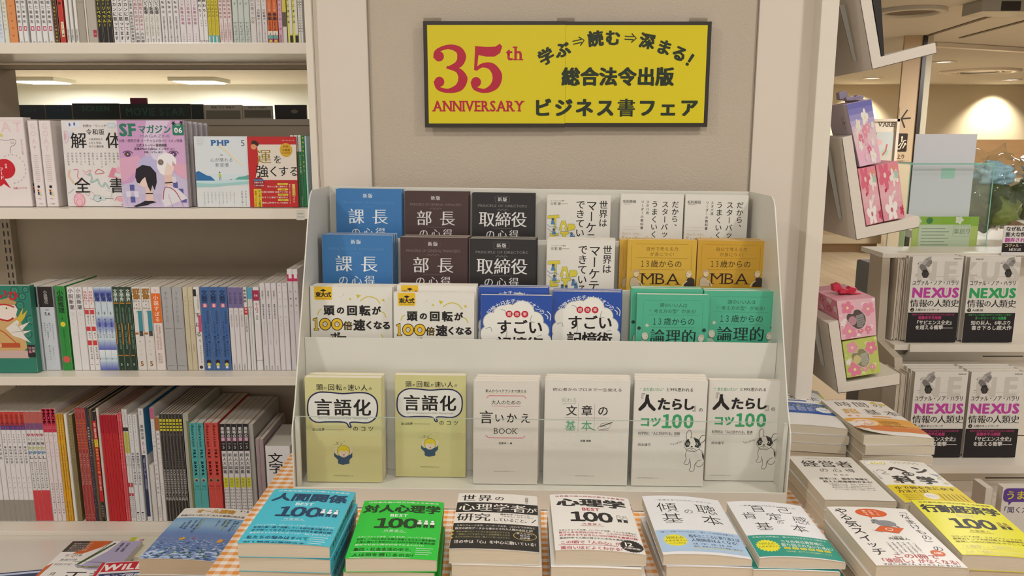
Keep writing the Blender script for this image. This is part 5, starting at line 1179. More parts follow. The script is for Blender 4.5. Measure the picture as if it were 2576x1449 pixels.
faced(-40, 78, 300, 1.836, 'D2CAC6', None, .026, 'second pink-lettered magazine tucked behind the heart cover', lean=0, spine_ink=spine_goat(.026, .19))
for i, (a0, a1) in enumerate(((91, 117), (119, 149))):
    z = SHELF['mag'][0]; X0, X1 = at(a0, 525, 1.802).x, at(a1, 525, 1.802).x; T = X1 - X0 - .0008; H = at(a0, 303, 1.802).z - ZC - z - .001
    book('magazine', Shape(.15, T, H, 'L'), 'E4DBD9', TR(X1 - .0004, 1.802, z+ZC+.001) @ ROT(90, 'Z'), None, spine_goat(T, H), 'E4DCD4', ['pink-lettered spine beside the faced-out copies', 'pink-lettered spine beside the anatomy-sketch cover'][i], 'magazine', 'pink-lettered spines')
faced(153, 303, 303, 1.812, 'E0DBD8', art_kaitai(), .010, 'white magazine with four huge black characters and doodles', lean=1.5)
faced(293, 461, 303, 1.790, 'CDBCD6', art_sf(), .012, 'mauve magazine with two illustrated youths', lean=1.5, spine_ink=sp_lines('SFマガジン06号')(.012, .2))
for i in range(5):
    faced(300 + 13*i, 468 + 13*i, 304 + 1.6*i, 1.806 + .018*i, 'BDB6BC', None, .012, f'grey mauve magazine behind the illustrated cover, {ORD[i]} from the front', lean=1.5, spine_ink=sp_lines('SFマガジン06号')(.012, .2), group='copies behind the mauve cover')
faced(487, 622, 343, 1.797, 'D9DCDC', art_php(), .006, 'pale blue small magazine with a rainbow', lean=2)
faced(621, 744, 344, 1.794, 'BE2A2A', art_un(), .006, 'red and cream small magazine with gold character', lean=2)
run('mag', 737, 765, 3, 340, 'D8DCD4', [('b', 382, 525, '1F6A3C'), sm('PHPのびる', 345, 380, '6A8A74', 0, .6), tx('ビジネスが得 運の強さ', 390, 440, 'D8E4DA', 'm', .5), sm('特別保存版', 500, 523, 'B9D4C0', 0, .4)], 'thin green and white spines', yo=-.012, gap=.0012)
run('mag', 765.5, 773, 1, 341, '1F7A3E', [tx('開運お守り 特集号', 345, 440, 'C9D040', 'b', .6)], 'thin bright green spine', yo=-.012)
run('mag', 773.5, 778, 1, 342, 'B9D4DC', [], 'thin pale cyan spine', yo=-.012)
# illustrated cover at the third shelf's far end
def art_teal():
    k = Ink()
    k.rect(0, 0, 100, 150, '2E7A66')
    for (x, y, r) in ((70, 10, 8), (84, 22, 7), (60, 24, 9), (92, 8, 6), (78, 40, 8), (96, 70, 9), (88, 100, 8)): k.ring(x, y, r, 1.6, '1C5548'); k.ring(x, y, r*.55, 1.0, '4F9C84')
    k.poly([(20, 60), (66, 56), (78, 80), (84, 128), (60, 150), (0, 150), (0, 70)], 'C9A36A'); k.poly([(28, 30), (60, 26), (72, 48), (66, 66), (44, 74), (24, 64)], 'E4D6CC')
    k.poly([(24, 34), (56, 24), (72, 34), (66, 40), (40, 40)], 'B8925C'); k.line([(26, 42), (46, 38), (66, 44)], 3, 'B82E2A', smooth=3); k.circ(50, 46, 4.4, 'D8D4A0', 2.6); k.circ(50, 46, 1.6, '3A4A2A')
    k.line([(32, 68), (50, 72), (62, 66)], 3.6, 'B82E2A', smooth=3); k.poly([(44, 88), (74, 66), (70, 84), (94, 74), (74, 94), (96, 92), (78, 100), (92, 118), (72, 108), (58, 104)], 'DCD6CC')
    k.line([(66, 78), (84, 104)], .6, '6A4A3A'); k.line([(54, 96), (90, 92)], .6, '6A4A3A'); k.poly([(68, 70), (84, 44), (80, 60), (92, 50), (84, 66), (76, 76)], 'C9B03A')
    k.line([(10, 80), (40, 96), (66, 122)], 2.2, 'B8502A'); k.rect(0, 118, 70, 128, 'B8502A'); k.rect(20, 119, 32, 127, 'D8B08A')
    k.rect(0, 134, 86, 150, 'C6A9A0'); k.rect(84, 122, 100, 148, '2A2422'); k.v('特集', 89, 126, 7, 'D88A9A', 'm'); k.v('対談', 96, 126, 6, 'E0C8C8', 'm')
    k.char('い', 44, 16, 22, 'B82632', 'x'); k.char('ひ', 66, 20, 22, 'B82632', 'x')
    return k
faced(-52, 73, 719, 1.792, '2E7A66', art_teal(), .02, 'teal magazine cover with a painted winged figure', lean=1, row='mid')

# ------------------------------------------------------------------ display table, checked cloth and the book stacks
ZT = -.635
TX0, TX1, TY0, TY1 = -.452, .795, .90, 1.672
tb = tag(empty('display_table'), 'low display table under the orange checked cloth', 'table')
tb.matrix_world = RKM
MB().box(TX0+.004, TX1-.004, TY0+.004, TY1-.004, ZT-.030+ZC, ZT-.0025+ZC).obj('tabletop', M_WHITE, tb)
for x in (TX0+.02, TX1-.07):
    for y in (TY0+.02, TY1-.07): MB().box(x, x+.05, y, y+.05, 0, ZT-.031+ZC).obj('leg', M_WHITE, tb)
cl = bpy.data.materials.new('orange_gingham_cloth'); cl.use_nodes = True
nt = cl.node_tree; b = nt.nodes['Principled BSDF']; b.inputs['Roughness'].default_value = .85; b.inputs['Specular IOR Level'].default_value = .15
tc = nt.nodes.new('ShaderNodeTexCoord'); sx = nt.nodes.new('ShaderNodeSeparateXYZ'); nt.links.new(tc.outputs['UV'], sx.inputs[0])
def band(sock):
    a_ = nt.nodes.new('ShaderNodeMath'); a_.operation = 'MULTIPLY'; a_.inputs[1].default_value = 1/.0185; nt.links.new(sock, a_.inputs[0])
    f_ = nt.nodes.new('ShaderNodeMath'); f_.operation = 'FRACT'; nt.links.new(a_.outputs[0], f_.inputs[0])
    g_ = nt.nodes.new('ShaderNodeMath'); g_.operation = 'GREATER_THAN'; g_.inputs[1].default_value = .5; nt.links.new(f_.outputs[0], g_.inputs[0])
    return g_.outputs[0]
u_, v_ = band(sx.outputs[0]), band(sx.outputs[1])
k1 = nt.nodes.new('ShaderNodeMath'); k1.operation = 'MULTIPLY'; k1.inputs[1].default_value = .30; nt.links.new(u_, k1.inputs[0])
k2 = nt.nodes.new('ShaderNodeMath'); k2.operation = 'MULTIPLY_ADD'; k2.inputs[1].default_value = .62; nt.links.new(v_, k2.inputs[0]); nt.links.new(k1.outputs[0], k2.inputs[2])
mx = nt.nodes.new('ShaderNodeMix'); mx.data_type = 'RGBA'; mx.inputs[6].default_value = (*lin('E6DED2'), 1); mx.inputs[7].default_value = (*lin('DC8A1C'), 1)
nt.links.new(k2.outputs[0], mx.inputs[0]); nt.links.new(mx.outputs[2], b.inputs['Base Color'])
def cloth():
    xs = np.concatenate([[TX0-.004]*1, np.linspace(TX0-.002, TX1+.002, 40), [TX1+.004]]); ys = np.linspace(TY0-.002, TY1, 30)
    V, Fc, UV = [], [], []
    nx, ny = len(xs), len(ys)
    for j, y in enumerate(ys):
        for i, x in enumerate(xs):
            z = ZT + ZC - .0008 if 0 < i < nx-1 else ZT + ZC - .006
            V.append((x, y, z)); UV.append((x, y))
    for j in range(ny-1):
        for i in range(nx-1): Fc.append((j*nx+i, j*nx+i+1, (j+1)*nx+i+1, (j+1)*nx+i))
    def hang(base, dirx, diry, n_):      # falls with soft folds
        rows_ = 8; idx = [base]
        for r in range(1, rows_+1):
            row = []
            for q, bi in enumerate(base):
                x, y, z = V[bi]; d = r/rows_*.42; w = .012*math.sin(q*.9)*min(1, r/3) + .004
                V.append((x + dirx*w, y + diry*w, ZT + ZC - .006 - d)); u, v = UV[bi]; UV.append((u + dirx*d, v + diry*d)); row.append(len(V)-1)
            idx.append(row)
        for r in range(rows_):
            for q in range(len(base)-1): Fc.append((idx[r][q], idx[r][q+1], idx[r+1][q+1], idx[r+1][q]))
    hang([j*nx for j in range(ny)], -1, 0, ny); hang([j*nx+nx-1 for j in range(ny)], 1, 0, ny); hang(list(range(nx)), 0, -1, nx)
    me = bpy.data.meshes.new('cloth'); me.from_pydata(V, [], Fc); uv = me.uv_layers.new(name='UVMap')
    for lp in me.loops: uv.data[lp.index].uv = UV[lp.vertex_index]
    me.shade_smooth(); return me
tcl = link('tablecloth', cloth(), cl); tcl.matrix_world = RKM; tag(tcl, 'orange and white checked tablecloth under rack and book stacks', 'tablecloth')

def people(k, x, y, s, skin, dark, n=3, line='1E3A4A'):
    for i in range(n):
        a = x + i*9*s
        k.circ(a, y-8*s, 2.6*s, skin, 2.8*s); k.ring(a, y-8*s, 2.6*s, .5, line, 2.8*s)
        k.poly([(a-3.4*s, y+3*s), (a-3.2*s, y-4*s), (a, y-5.6*s), (a+3.2*s, y-4*s), (a+3.4*s, y+3*s)], skin); k.line([(a-3.4*s, y+3*s), (a-3.2*s, y-4*s), (a, y-5.6*s), (a+3.2*s, y-4*s), (a+3.4*s, y+3*s)], .4, line)
        k.poly([(a-3*s, y+2*s), (a+3*s, y+2*s), (a+3*s, y+11*s), (a+.6*s, y+11*s), (a, y+6*s), (a-.6*s, y+11*s), (a-3*s, y+11*s)], dark)
def art_best(title, ink, wht, lines, under, fit, ppl=True, head=None, bestc=None):
    def f():
        k = Ink()
        k.t('世界最先端の研究が教える新事実', 50, 6, 4.4, head or wht, 'm', fit=88)
        k.t(title, 50, 23, 22, ink, 'x', fit=fit)
        k.t('BEST', 48, 41, 10, bestc or wht, 'b', fit=22)
        for c, x in zip('１００', (30, 46, 63.5)): k.char(c, x, 60, 31, ink, 'x', .92)
        if ppl: people(k, 74, 60, .85, wht, ink, 3)
        else: people(k, 80, 60, .8, wht, ink, 2)
        k.t('内藤誼人', 46, 79, 5, head or wht, 'r', 1.2); k.line([(32, 83), (60, 83)], .5, head or wht)
        y = 94
        for t_, c, w, s_ in lines:
            k.t(t_, 6, y, s_, c, w, a='l', fit=min(90, len(t_)*s_*1.02)); y += s_*1.28
        y += 1
        for t_, c in under:
            k.t(t_, 6, y+3.5, 7.6, c, 'm', a='l', fit=min(68, len(t_)*7.4)); k.line([(4, y+8.8), (70, y+8.8)], .7, c if c != ink else wht); y += 12
        for i in range(4): k.line([(75, 118+4.4*i), (94-(i*3) % 5, 118+4.4*i)], .9, head or wht)
        return k
    return f
def art_sekai():
    k = Ink()
    k.rect(0, 26, 100, 52, '211E1C'); k.rect(0, 80, 100, 142, '262321')
    for c, x, s_ in zip('世界の', (14, 34, 52), (19, 19, 13)): k.char(c, x, 13.5, s_, BK_, 's')
    for c, x in zip('心理学者', (13, 34, 55, 76)): k.char(c, x, 39, 21, 'E6E0D8', 's')
    k.char('が', 92, 41, 14, 'E6E0D8', 's')
    for c, x in zip('研究', (13, 33)): k.char(c, x, 65, 21, BK_, 's')
    k.t('していること。', 46, 70, 9.5, BK_, 's', a='l', fit=44); k.line([(97, 64), (92, 73)], 1.1, BK_)
    k.t('最新科学でわかった', 54, 56, 4, '55504C', 'm', a='l'); k.t('「人の心」のトリセツ', 54, 61, 4, '55504C', 'm', a='l'); k.v('内藤誼人', 86, 6, 4.6, '55504C', 'r')
    k.t('スタンフォード大学、ハーバード大学、コロンビア大学など', 50, 86, 5, 'E6E0D8', 's', fit=92); k.t('数万の研究データから導きだされた人間の本性とは!', 48, 93, 5.4, 'E6E0D8', 'm', fit=90)
    for i, t_ in enumerate(('気分が落ち込んでいるときは記憶力が下がる', '一週間スマホを使わないと自尊感情が上がる', '私たちは自分の人生は一番よいと思い込みやすい')): k.t(t_, 36, 101+6*i, 4.2, 'A8A070', 'r', fit=62)
    k.t('世の中は「心」を中心に動いている!', 50, 124, 8, 'EEE8E0', 'm', fit=92)
    k.ring(84, 106, 13, .8, 'C9B05A', 9.5)
    for i, t_ in enumerate(('答えのない', '時代の', '必読書')): k.t(t_, 84, 101+5*i, 4, 'E6E0D8', 'm')
    for y in (96, 104, 112): k.poly([(0, y), (3, y+3), (0, y+6)], 'C9B03A')
    return k
def art_kihon(rows_, band_, bandart):
    def f():
        k = Ink(); k.t('一生使える!プロカウンセラーの', 50, 13, 4, '4A4846', 'r', fit=74)
        for t_, x, y, s_ in rows_: k.char(t_, x, y, s_, '2A2826', 'l')
        k.line([(10, 48), (92, 48)], .15, 'B9B9BC')
        k.rect(0, 92, 100, 142, band_); bandart(k); return k
    return f
def b_keicho(k):
    k.t('「聴く」は誰にでもできるが、「聴く」には技術が必要です。', 50, 97, 4, '2E3A4A', 'm', fit=92)
    k.star(20, 117, 12, 14.5, 20, 'E4DA2E'); k.t('5000人の', 20, 111, 7, '4A4620', 'm', fit=20); k.t('人生を変えた', 20, 118, 4.2, '4A4620', 'm'); k.t('こころの専門家', 20, 124, 3, '4A4620', 'r')
    k.t('相手のこころに寄り添えば', 67, 107, 8, '1F2A38', 'm', fit=60); k.t('人間関係はよくなる!', 65, 116, 8, '1F2A38', 'm', fit=54)
    k.t('仕事、子育て、恋愛、友達、医療、', 62, 125, 4, '4A5868', 'r', fit=48); k.t('福祉、教育などあらゆる場面で使える!', 66, 131, 4, '4A5868', 'r', fit=56); k.line([(36, 134.5), (94, 134.5)], .9, 'D8D03A')
def b_jiko(k):
    k.t('本当の心の平和は、傷ついたりすることで始まる', 50, 97, 4, 'CFE6D8', 'm', fit=90)
    k.star(18, 118, 12, 14.5, 20, 'E4DA2E'); k.t('7000人の', 18, 113, 6.6, '4A6A30', 'm', fit=19); k.t('人生を変えた', 18, 120, 4, '4A6A30', 'm')
    k.t('ニセの自己肯定感に', 62, 107, 7.6, 'ECEFE6', 'm', fit=52); k.t('振り回されないために!', 65, 116, 8, 'ECEFE6', 'm', fit=62)
    for i in range(6): k.rrect(35+9.5*i, 121, 43+9.5*i, 126, 2, 'DDD23A'); k.t('自立', 39+9.5*i, 123.5, 2.8, '2A5A48', 'm')
    k.t('対談掲載、書き下ろし特別編集ワーク付き', 62, 131, 3.4, 'CFE0A8', 'r', fit=54)
def art_keiei():
    k = Ink()
    k.t('PRINCIPLE OF CEO', 50, 8, 5, 'A9A49A', 'l', fit=60, serif=.5); k.line([(42, 14), (46, 12.5), (50, 14.5), (54, 12.5), (58, 14)], .5, 'A9A49A', smooth=3)
    for c, x in zip('経営者', (24, 50, 76)): k.char(c, x, 29, 26, '3A3633', 's')
    for c, x in zip('の心得', (36, 56, 76)): k.char(c, x, 53, 15, '55504C', 'l')
    k.t('新 将命', 56, 70, 6, '9A958C', 's', 1.2)
    k.t('経営には、国境や業種を', 54, 84, 7.4, '3A3633', 'm', fit=72); k.t('超えた原理原則がある!', 56, 94, 7.4, '3A3633', 'm', fit=72)
    for i, t_ in enumerate(('企業理念の作成、実践、展開の仕方', '戦略的に仕事、後継者の育成まで', '著者が五十年の経営で培った原則の', 'すべてを惜しみなく公開した一冊')): k.t(t_, 56, 103+6*i, 4, '8A857C', 'r', fit=62-4*(i % 2))
    return k
def art_hen():
    k = Ink()
    k.rrect(4, 2, 34, 18, 8, 'ECE8DE'); k.rrect(4, 2, 34, 18, 8, '8A8680', .4); k.t('40の', 22, 12, 11, 'C9BE2E', 'b'); k.t('知ってびっくり', 18, 4.5, 2.6, '6A6662')
    for i in range(6): k.line([(44+7*i, 9), (46+7*i, 5), (49+7*i, 10), (47+7*i, 13)], .8, ['A9A84A', '8A8680'][i % 2], smooth=3)
    k.char('ヘ', 40, 33, 27, '2E2A26', 'x'); k.char('ン', 76, 33, 26, '2E2A26', 'x')
    k.circ(50, 50, 9, '2E2A26', 6.5); k.circ(47, 50, 3, 'E6E0D6', 2.4); k.circ(54, 50, 3, 'E6E0D6', 2.4); k.char('な', 50, 50, 7, '2E2A26', 'b')
    for c, x in zip('科学', (34, 68)): k.char(c, x, 70, 27, '2E2A26', 'x')
    k.line([(8, 40), (14, 36), (20, 44), (12, 50), (22, 52)], 1.2, '8A8680', smooth=4); k.line([(90, 52), (96, 56), (88, 60), (94, 66)], 1.0, 'A9A84A', smooth=4); k.poly([(84, 44), (98, 46), (92, 54)], '9AA0A8'); k.circ(20, 78, 4, 'B9A48A'); k.circ(92, 76, 4, 'C9C49A')
    k.v('ゆかいな実験', 3.5, 40, 4, '8A8680', 'r', 1.2)
    k.rect(0, 88, 100, 143, 'DCC41E'); k.rect(40, 87, 62, 91, 'E6E0D6', 1)
    k.t('ゆで卵を生に戻す', 50, 98, 10.5, '3A2A1A', 'b', fit=86); k.t('方法とは?', 28, 109, 10.5, '3A2A1A', 'b', fit=44)
    k.star(46, 124, 9, 10.5, 14, 'E6E0D8'); k.t('中学生にも', 46, 122, 2.8, '6A6250'); k.t('よくわかる', 46, 126, 2.8, '6A6250')
    for i in range(4): k.t('一度読めば忘れない科学の話'[: 12 - i], 6, 119+5.5*i, 3.8, '6A4A1A', 'r', a='l', fit=30-2*i)
    for i in range(6): k.v('名場面図解案内', 60+6.2*i, 114, 3, '7A5A1E', 'r', 1.1)
    return k
def art_yaruki():
    k = Ink(); o = 'D4602E'
    for c, x, y in zip('やる気スイッチ', (13, 12, 13, 13, 14, 15, 16), (12, 28, 45, 62, 79, 94, 110)): k.char(c, x, y, 17 if c != 'ッ' else 14, BK_, 'm')
    k.v('「なまけもの」の', 87, 3, 13, BK_, 'r', .98)
    k.circ(48, 16, 19, o, 11); k.poly([(40, 24), (46, 24), (42, 32)], o)
    for i, t_ in enumerate(('続ける', '対話の', 'やっと')): k.v(t_, 41+7*i, 9, 4.6, 'EEE6DC', 'm')
    k.circ(54, 43, 12, '8A8A8C', 8); k.circ(44, 38, 5.5, '8A8A8C', 5); k.circ(42.5, 37, 1, '1F1C1B'); k.line([(62, 48), (66, 52)], 2.4, '6F6F72'); k.poly([(40, 41), (36, 43), (41, 44)], '5A5A5E')
    k.poly([(32, 62), (44, 50), (70, 54), (58, 67)], o); k.line([(32, 62), (44, 50), (70, 54), (58, 67)], .6, '8A3A1E', True); k.ring(51, 58, 4, 1, 'EEE6DC', 3); k.line([(40, 66), (30, 60)], .6, '8A8680')
    k.t('心理学者', 52, 75, 3, '77726F'); k.t('内藤誼人', 52, 80, 6, '3A3633', 'm')
    for i in range(6): k.v('この本で学べば先延ばし癖が直る'[i: i+8 - i % 3], 34+6*i, 88, 3.6, '4A4642', 'r', 1.05)
    k.circ(81, 110, 8, o, 6.5); k.t('6刷', 81, 110, 6, 'F0E6DC', 'b')
    k.t('この1冊で', 52, 119, 10, 'C04A4E', 'm', fit=52); k.t('「後回し」がなくなる!', 50, 129, 10, 'C04A4E', 'm', fit=88); k.t('ずぼら人間でも すぐやる人に変わる!', 50, 137, 4.4, '4A4642', 'm', fit=84)
    return k
def art_jikan():
    k = Ink()
    k.rect(5, 2, 20, 4, 'B88A3A'); k.rect(22, 2, 40, 4, 'C8603A'); k.line([(42, 3), (62, 3)], .8, '77726F')
    k.circ(80, 12, 6, 'D8B83A', 5); k.circ(92, 16, 6, 'D8C23A', 4); k.circ(86, 8, 4, 'E6E0D6', 5); k.ring(86, 8, 4, .4, '8A8680', 5)
    for c, x in zip('時間の', (26, 53, 80)): k.char(c, x, 24, 25 if c != 'の' else 17, '2E2A28', 'l')
    k.char('超', 24, 56, 25, 'D2A03E', 'm'); k.char('超', 24, 56, 24, 'DCA9A0', 'l'); 
    for c, x in zip('基本', (56, 87)): k.char(c, x, 58, 25, '2E2A28', 'l')
    k.rect(48, 76, 76, 81, 'D88A3A'); k.t('イラストでわかる', 62, 78.5, 3.6, 'F0E6DC', 'm'); k.circ(14, 76, 3, 'D8946A'); k.circ(26, 77, 3, 'E0B08A')
    k.rect(0, 86, 100, 142, 'DDA24A'); k.rect(0, 118, 100, 142, 'CE7A3E')
    k.circ(24, 106, 19, 'E6CFA8', 15); k.circ(24, 105, 14, 'DDB0A0', 9); k.t('90', 24, 105, 15, 'EEE4DC', 'x'); k.t('分でOK!', 24, 117, 4.4, '6A3A2E', 'm')
    for i in range(9): k.v('時間術実践法則集', 47+3.4*i, 98, 3, '8A5A1E', 'r', 1)
    k.t('働く人の必携書', 76, 113, 8, 'E8C878', 'm', fit=34); k.t('時間の使い方がわかる', 76, 124, 7, 'E8C878', 'r', fit=38)
    return k
def art_shigoto():
    k = Ink()
    k.circ(40, 10, 7, 'C9C9A0', 4); k.circ(58, 14, 8, 'DADAD0', 5); k.poly([(80, 0), (100, 30), (100, 60), (92, 20)], 'B8C84A')
    for c, x, y in zip('仕事の', (14, 36, 58), (24, 24, 26)): k.char(c, x, y, 22 if c != 'の' else 17, '2E2A28', 'l')
    for c, x in zip('超基本', (14, 44, 76)): k.char(c, x, 56, 24, '2E2A28', 'l')
    k.rect(20, 70, 62, 76, '3A5A9A'); k.circ(90, 78, 8, 'C9CE5A', 5)
    k.rect(0, 86, 100, 142, '2E58A4')
    k.t('会社でもフリーランスも経験を活かせる', 50, 92, 4.6, 'C9D07A', 'm', fit=92); k.t('すべての働く人の必携書', 50, 101, 7.6, 'C9D04A', 'm', fit=84)
    for i in range(4): k.t('報告連絡相談、資料作成、敬語まで', 40, 110+5.6*i, 4.2, 'E2E4E6', 'm', fit=60-3*(i % 2))
    k.star(82, 118, 13, 14.5, 18, 'E2E4E6'); k.t('第4弾', 82, 117, 5, '4A6AA0', 'm')
    return k
def art_kodo():
    return art_best('行動経済学', BK_, 'B59A1E', [('コロンビア大学、スタンフォード大学、', '6A5A12', 'r', 4.6), ('世界のトップ大学が教える最新研究から', '6A5A12', 'm', 4.8), ('厳選した100の研究をやさしく解説!', '6A5A12', 'r', 4.6)], [('「心理学」×「経済学」で', 'E8E0A0'), ('人の「行動のくせ」がわかる', 'E8E0A0')], 92, False, head='8A7A14', bestc='D8CFA0')()
def art_all():
    k = Ink()
    k.rect(0, 0, 100, 30, 'E4E0D8'); 
    for i in range(10): 
        c = ['7FA9CC', '86AECF', '8DB4D2', '93B7D2', '8FB2D0', '86A9CC', '7C9EC6', '7595C2', '6E8DBC', '6A88B8'][i]; k.rect(0, 30+5*i, 100, 35.2+5*i, c)
    k.rect(0, 78, 100, 142, '6F86B4'); k.poly([(0, 80), (20, 77), (50, 75), (80, 77), (100, 80), (100, 86), (0, 86)], '6C84B6')
    rnd = random.Random(3); k.step = .0000012
    for i in range(420):
        y = 84 + 58*(rnd.random()**.8); x = rnd.random()*100; s_ = .7 + (y-84)/58*3.6
        k.circ(x, y, s_, rnd.choice(['8FA6D0', 'A9BCDC', '5F7AB0', '7C98CA', '4A6A9A', 'B9C8E0', '3F5A88']), s_*.5, 8)
    for i in range(130):
        y = 112 + 30*rnd.random(); x = rnd.random()*100; s_ = 1.5 + (y-112)/30*2.6
        k.poly([(x, y), (x+s_, y-s_*.9), (x+s_*.4, y+s_*.5)], rnd.choice(['3A5A34', '5A8A3A', '2E4A36', '6A9A4A']))
    for i in range(26):
        y = 122 + 18*rnd.random(); x = rnd.random()*100
        for a in range(5): k.circ(x+2.6*math.cos(a*1.256), y+1.4*math.sin(a*1.256), 1.9, rnd.choice(['A9C0E6', 'C2D2EC', '93AEDC']), 1.1, 8)
        k.circ(x, y, .8, 'E0E0C8', .5, 8)
    k.step = .00001
    k.poly([(31, 92), (36, 88), (40, 91), (36, 96), (32, 95)], 'D8A83A'); k.poly([(83, 94), (86, 88), (91, 90), (90, 97), (84, 98)], 'D8A04A'); k.poly([(47, 90), (51, 88), (52, 92)], 'C84A5A')
    k.t('オール讀物', 50, 11, 13, 'D8A02A', 'b', fit=56); k.t('5・6', 90, 6, 6, BK_, 'b'); k.t('本屋さんへ行こう! 大人の推理小説大賞', 50, 24, 5.6, '33302E', 'm', fit=92)
    for (x, t_, y) in ((92, '本屋へ行こう', 36), (88, '作家が語る書店', 36), (80, '伊坂幸太郎', 34), (74, '米澤穂信', 36), (66, '湊かなえ', 38), (40, '大人の推理小説大賞', 36), (34, '選考会発表', 40), (26, '連載読切特集', 40), (20, '新作短編', 46)): k.v(t_, x, y, 3.8, '2E4468', 'm', 1.15)
    for x in (77, 43): k.rect(x-.4, 34, x+.4, 66, 'B9C870')
    return k
def art_seiron():
    k = Ink()
    k.rect(0, 0, 100, 142, 'E0DDD8'); k.rect(0, 0, 36, 30, '3A322E'); k.poly([(26, 0), (60, 0), (50, 18), (34, 34), (24, 46), (16, 40), (28, 20)], 'C4622E')
    k.poly([(60, 0), (100, 0), (100, 90), (40, 70), (52, 40)], 'A9A4C0'); k.poly([(58, 0), (70, 0), (64, 30), (46, 66), (36, 64), (52, 30)], 'E4E2E0')
    for i in range(20): k.circ(64 - i*1.2, 8+2.9*i, 2.5, ['3A5A34', '4A6A3A'][i % 2], 2.2, 10)
    k.line([(58, 0), (52, 30), (38, 66), (60, 72), (100, 76)], 1.2, '4A3A3A'); k.line([(30, 56), (100, 62)], .9, '5A6A3A'); k.line([(44, 72), (98, 66)], 2.4, '8A8A4A')
    for i, y in enumerate((8, 14, 20, 26)): k.t('新政権の行方を問う緊急提言'[i: i+8], 20, y, 4.2, 'C9C2B8', 'm', fit=28)
    for i, y in enumerate((40, 52, 64)): k.rect(8, y-4, 40-3*i, y+4, 'E8E4DE'); k.t(['総力特集', '激論対談', '特別手記'][i], 23-i, y, 6, '44403E', 'm')
    k.v('日本の覚悟', 84, 6, 5, '4A4A6A', 'm'); k.v('皇室と憲法', 76, 6, 5, '4A4A6A', 'm')
    k.rect(0, 78, 100, 142, 'E0DDD8')
    for c, x in zip('正論', (50, 84)): k.char(c, x, 96, 32, '2A2624', 's')
    k.v('月刊', 20, 84, 9, '3A3633', 'm', 1.1); k.t('6月号', 90, 132, 6, '3A3633', 'm'); k.poly([(0, 70), (6, 60), (4, 142), (0, 142)], 'C4622E')
    return k
def art_will():
    k = Ink(); k.rect(0, 0, 100, 140, 'DAD6D2'); k.poly([(0, 0), (6, 0), (6, 140), (0, 140)], 'C0303A'); k.rect(8, 2, 100, 30, 'C02A36'); k.t('WiLL', 40, 17, 26, 'EEE6E2', 'x', a='c', fit=66)
    k.rect(8, 36, 90, 52, '33406A'); k.t('トランプ関税', 40, 44, 11, 'E2E2E6', 'b', fit=70); k.t('負けて中国に', 40, 64, 14, 'B82A36', 'b', fit=76); k.t('屈するな', 40, 84, 14, 'B82A36', 'b', fit=60); k.rect(10, 98, 90, 100, '33406A')
    return k
def spine_txt(txt, T, H, col, w='b', sz=.55, off=14):
    k = Ink(); n = len(txt); s_ = min(T*1000*sz, (H*1000-2*off)/n); k.v(txt, T*500, off, s_, col, w, (H*1000-2*off)/(n*s_)); return k
def stack(bl, br, fl, fr, ztop, n, t, cover, art, desc, group, name='paperback', W=None, drop=.004, curl=0, spine_txt_=None, pages='D3C8B2', lower=None, jit=.004, cat='book', obi=None):
    P = [atz(*p, ztop) for p in (bl, br, fl, fr)]
    w = W or (((P[1]-P[0]).length + (P[3]-P[2]).length)/2)
    L = ((P[0]+P[1])/2 - (P[2]+P[3])/2).length
    ax = ((P[0]+P[1]) - (P[2]+P[3])); ang = math.degrees(math.atan2(ax.y, ax.x)) - 90
    c = (P[0]+P[1]+P[2]+P[3])/4
    tilt = 0
    if c.x > TX0:
        tilt = .75; t = (c.z - (ZT - .0006 + ZC - (c.x - RP.x)*math.tan(R(.75))))/n - .0004
    rnd = random.Random(int(bl[0]*7+bl[1])); obs = []
    for i in range(n):
        a = ang + (0 if i == 0 else rnd.uniform(-1.6, 1.6)); jx, jy = (0, 0) if i == 0 else (rnd.uniform(-jit, jit), rnd.uniform(-jit*.8, jit*.8))
        z = c.z - i*(t + .0003)
        Rz = ROT(a, 'Z')
        M = TR(c.x + jx, c.y + jy, z) @ ROT(tilt, 'Y') @ Rz @ TR(-w/2, -L/2, 0) @ ROT(-90, 'X')
        sh = Shape(w, t, L, 'R', drop=drop if i == 0 else drop*.25, curl=curl if i == 0 else 0, nx=12 if i == 0 else 6)
        lab = desc + (', top of its stack' if (i == 0 and n > 1) else f', {ORD[i]} down in its stack' if n > 1 else '')
        obs.append(book(name, sh, cover, M, art() if i == 0 else (lower() if lower else None), spine_txt(spine_txt_[0], t, L, spine_txt_[1]) if spine_txt_ else None, pages, lab, cat, group))
    return obs
CY, GR = '45B6CA', '25C03A'
def lw(fn):
    return lambda: fn()
NV = '1F3F60'
a_cy = art_best('人間関係', NV, 'E0EEF0', [('コロンビア大学、スタンフォード大学、ハーバード大学など', 'D8ECF0', 'm', 4.2), ('世界の第一線で活躍している研究者の論文から', NV, 'm', 5), ('必ず知っておきたい100の研究を厳選収録!', NV, 'm', 5), ('最新科学で人付き合いのコツが一気にわかります!', 'D8ECF0', 'm', 4.2)], [('私たちの悩みはすべて', NV), ('対人関係が原因です', NV)], 90)
DG = '173A1C'
a_gr = art_best('対人心理学', DG, 'E4F0E0', [('スタンフォード大学、シカゴ大学、ハーバード大学など', 'D8F0D0', 'm', 4.2), ('世界トップの大学が多様な他者と生きる心理を解明!', DG, 'm', 5), ('人間の隠れた本性がわかる100の研究を厳選収録!', DG, 'm', 5), ('最新の社会心理学が1冊でまるわかり!', 'D8F0D0', 'm', 4.2)], [('集団・社会生活の中で、', DG), ('人は何を感じるのか?', DG)], 94)
RD = 'B8384A'
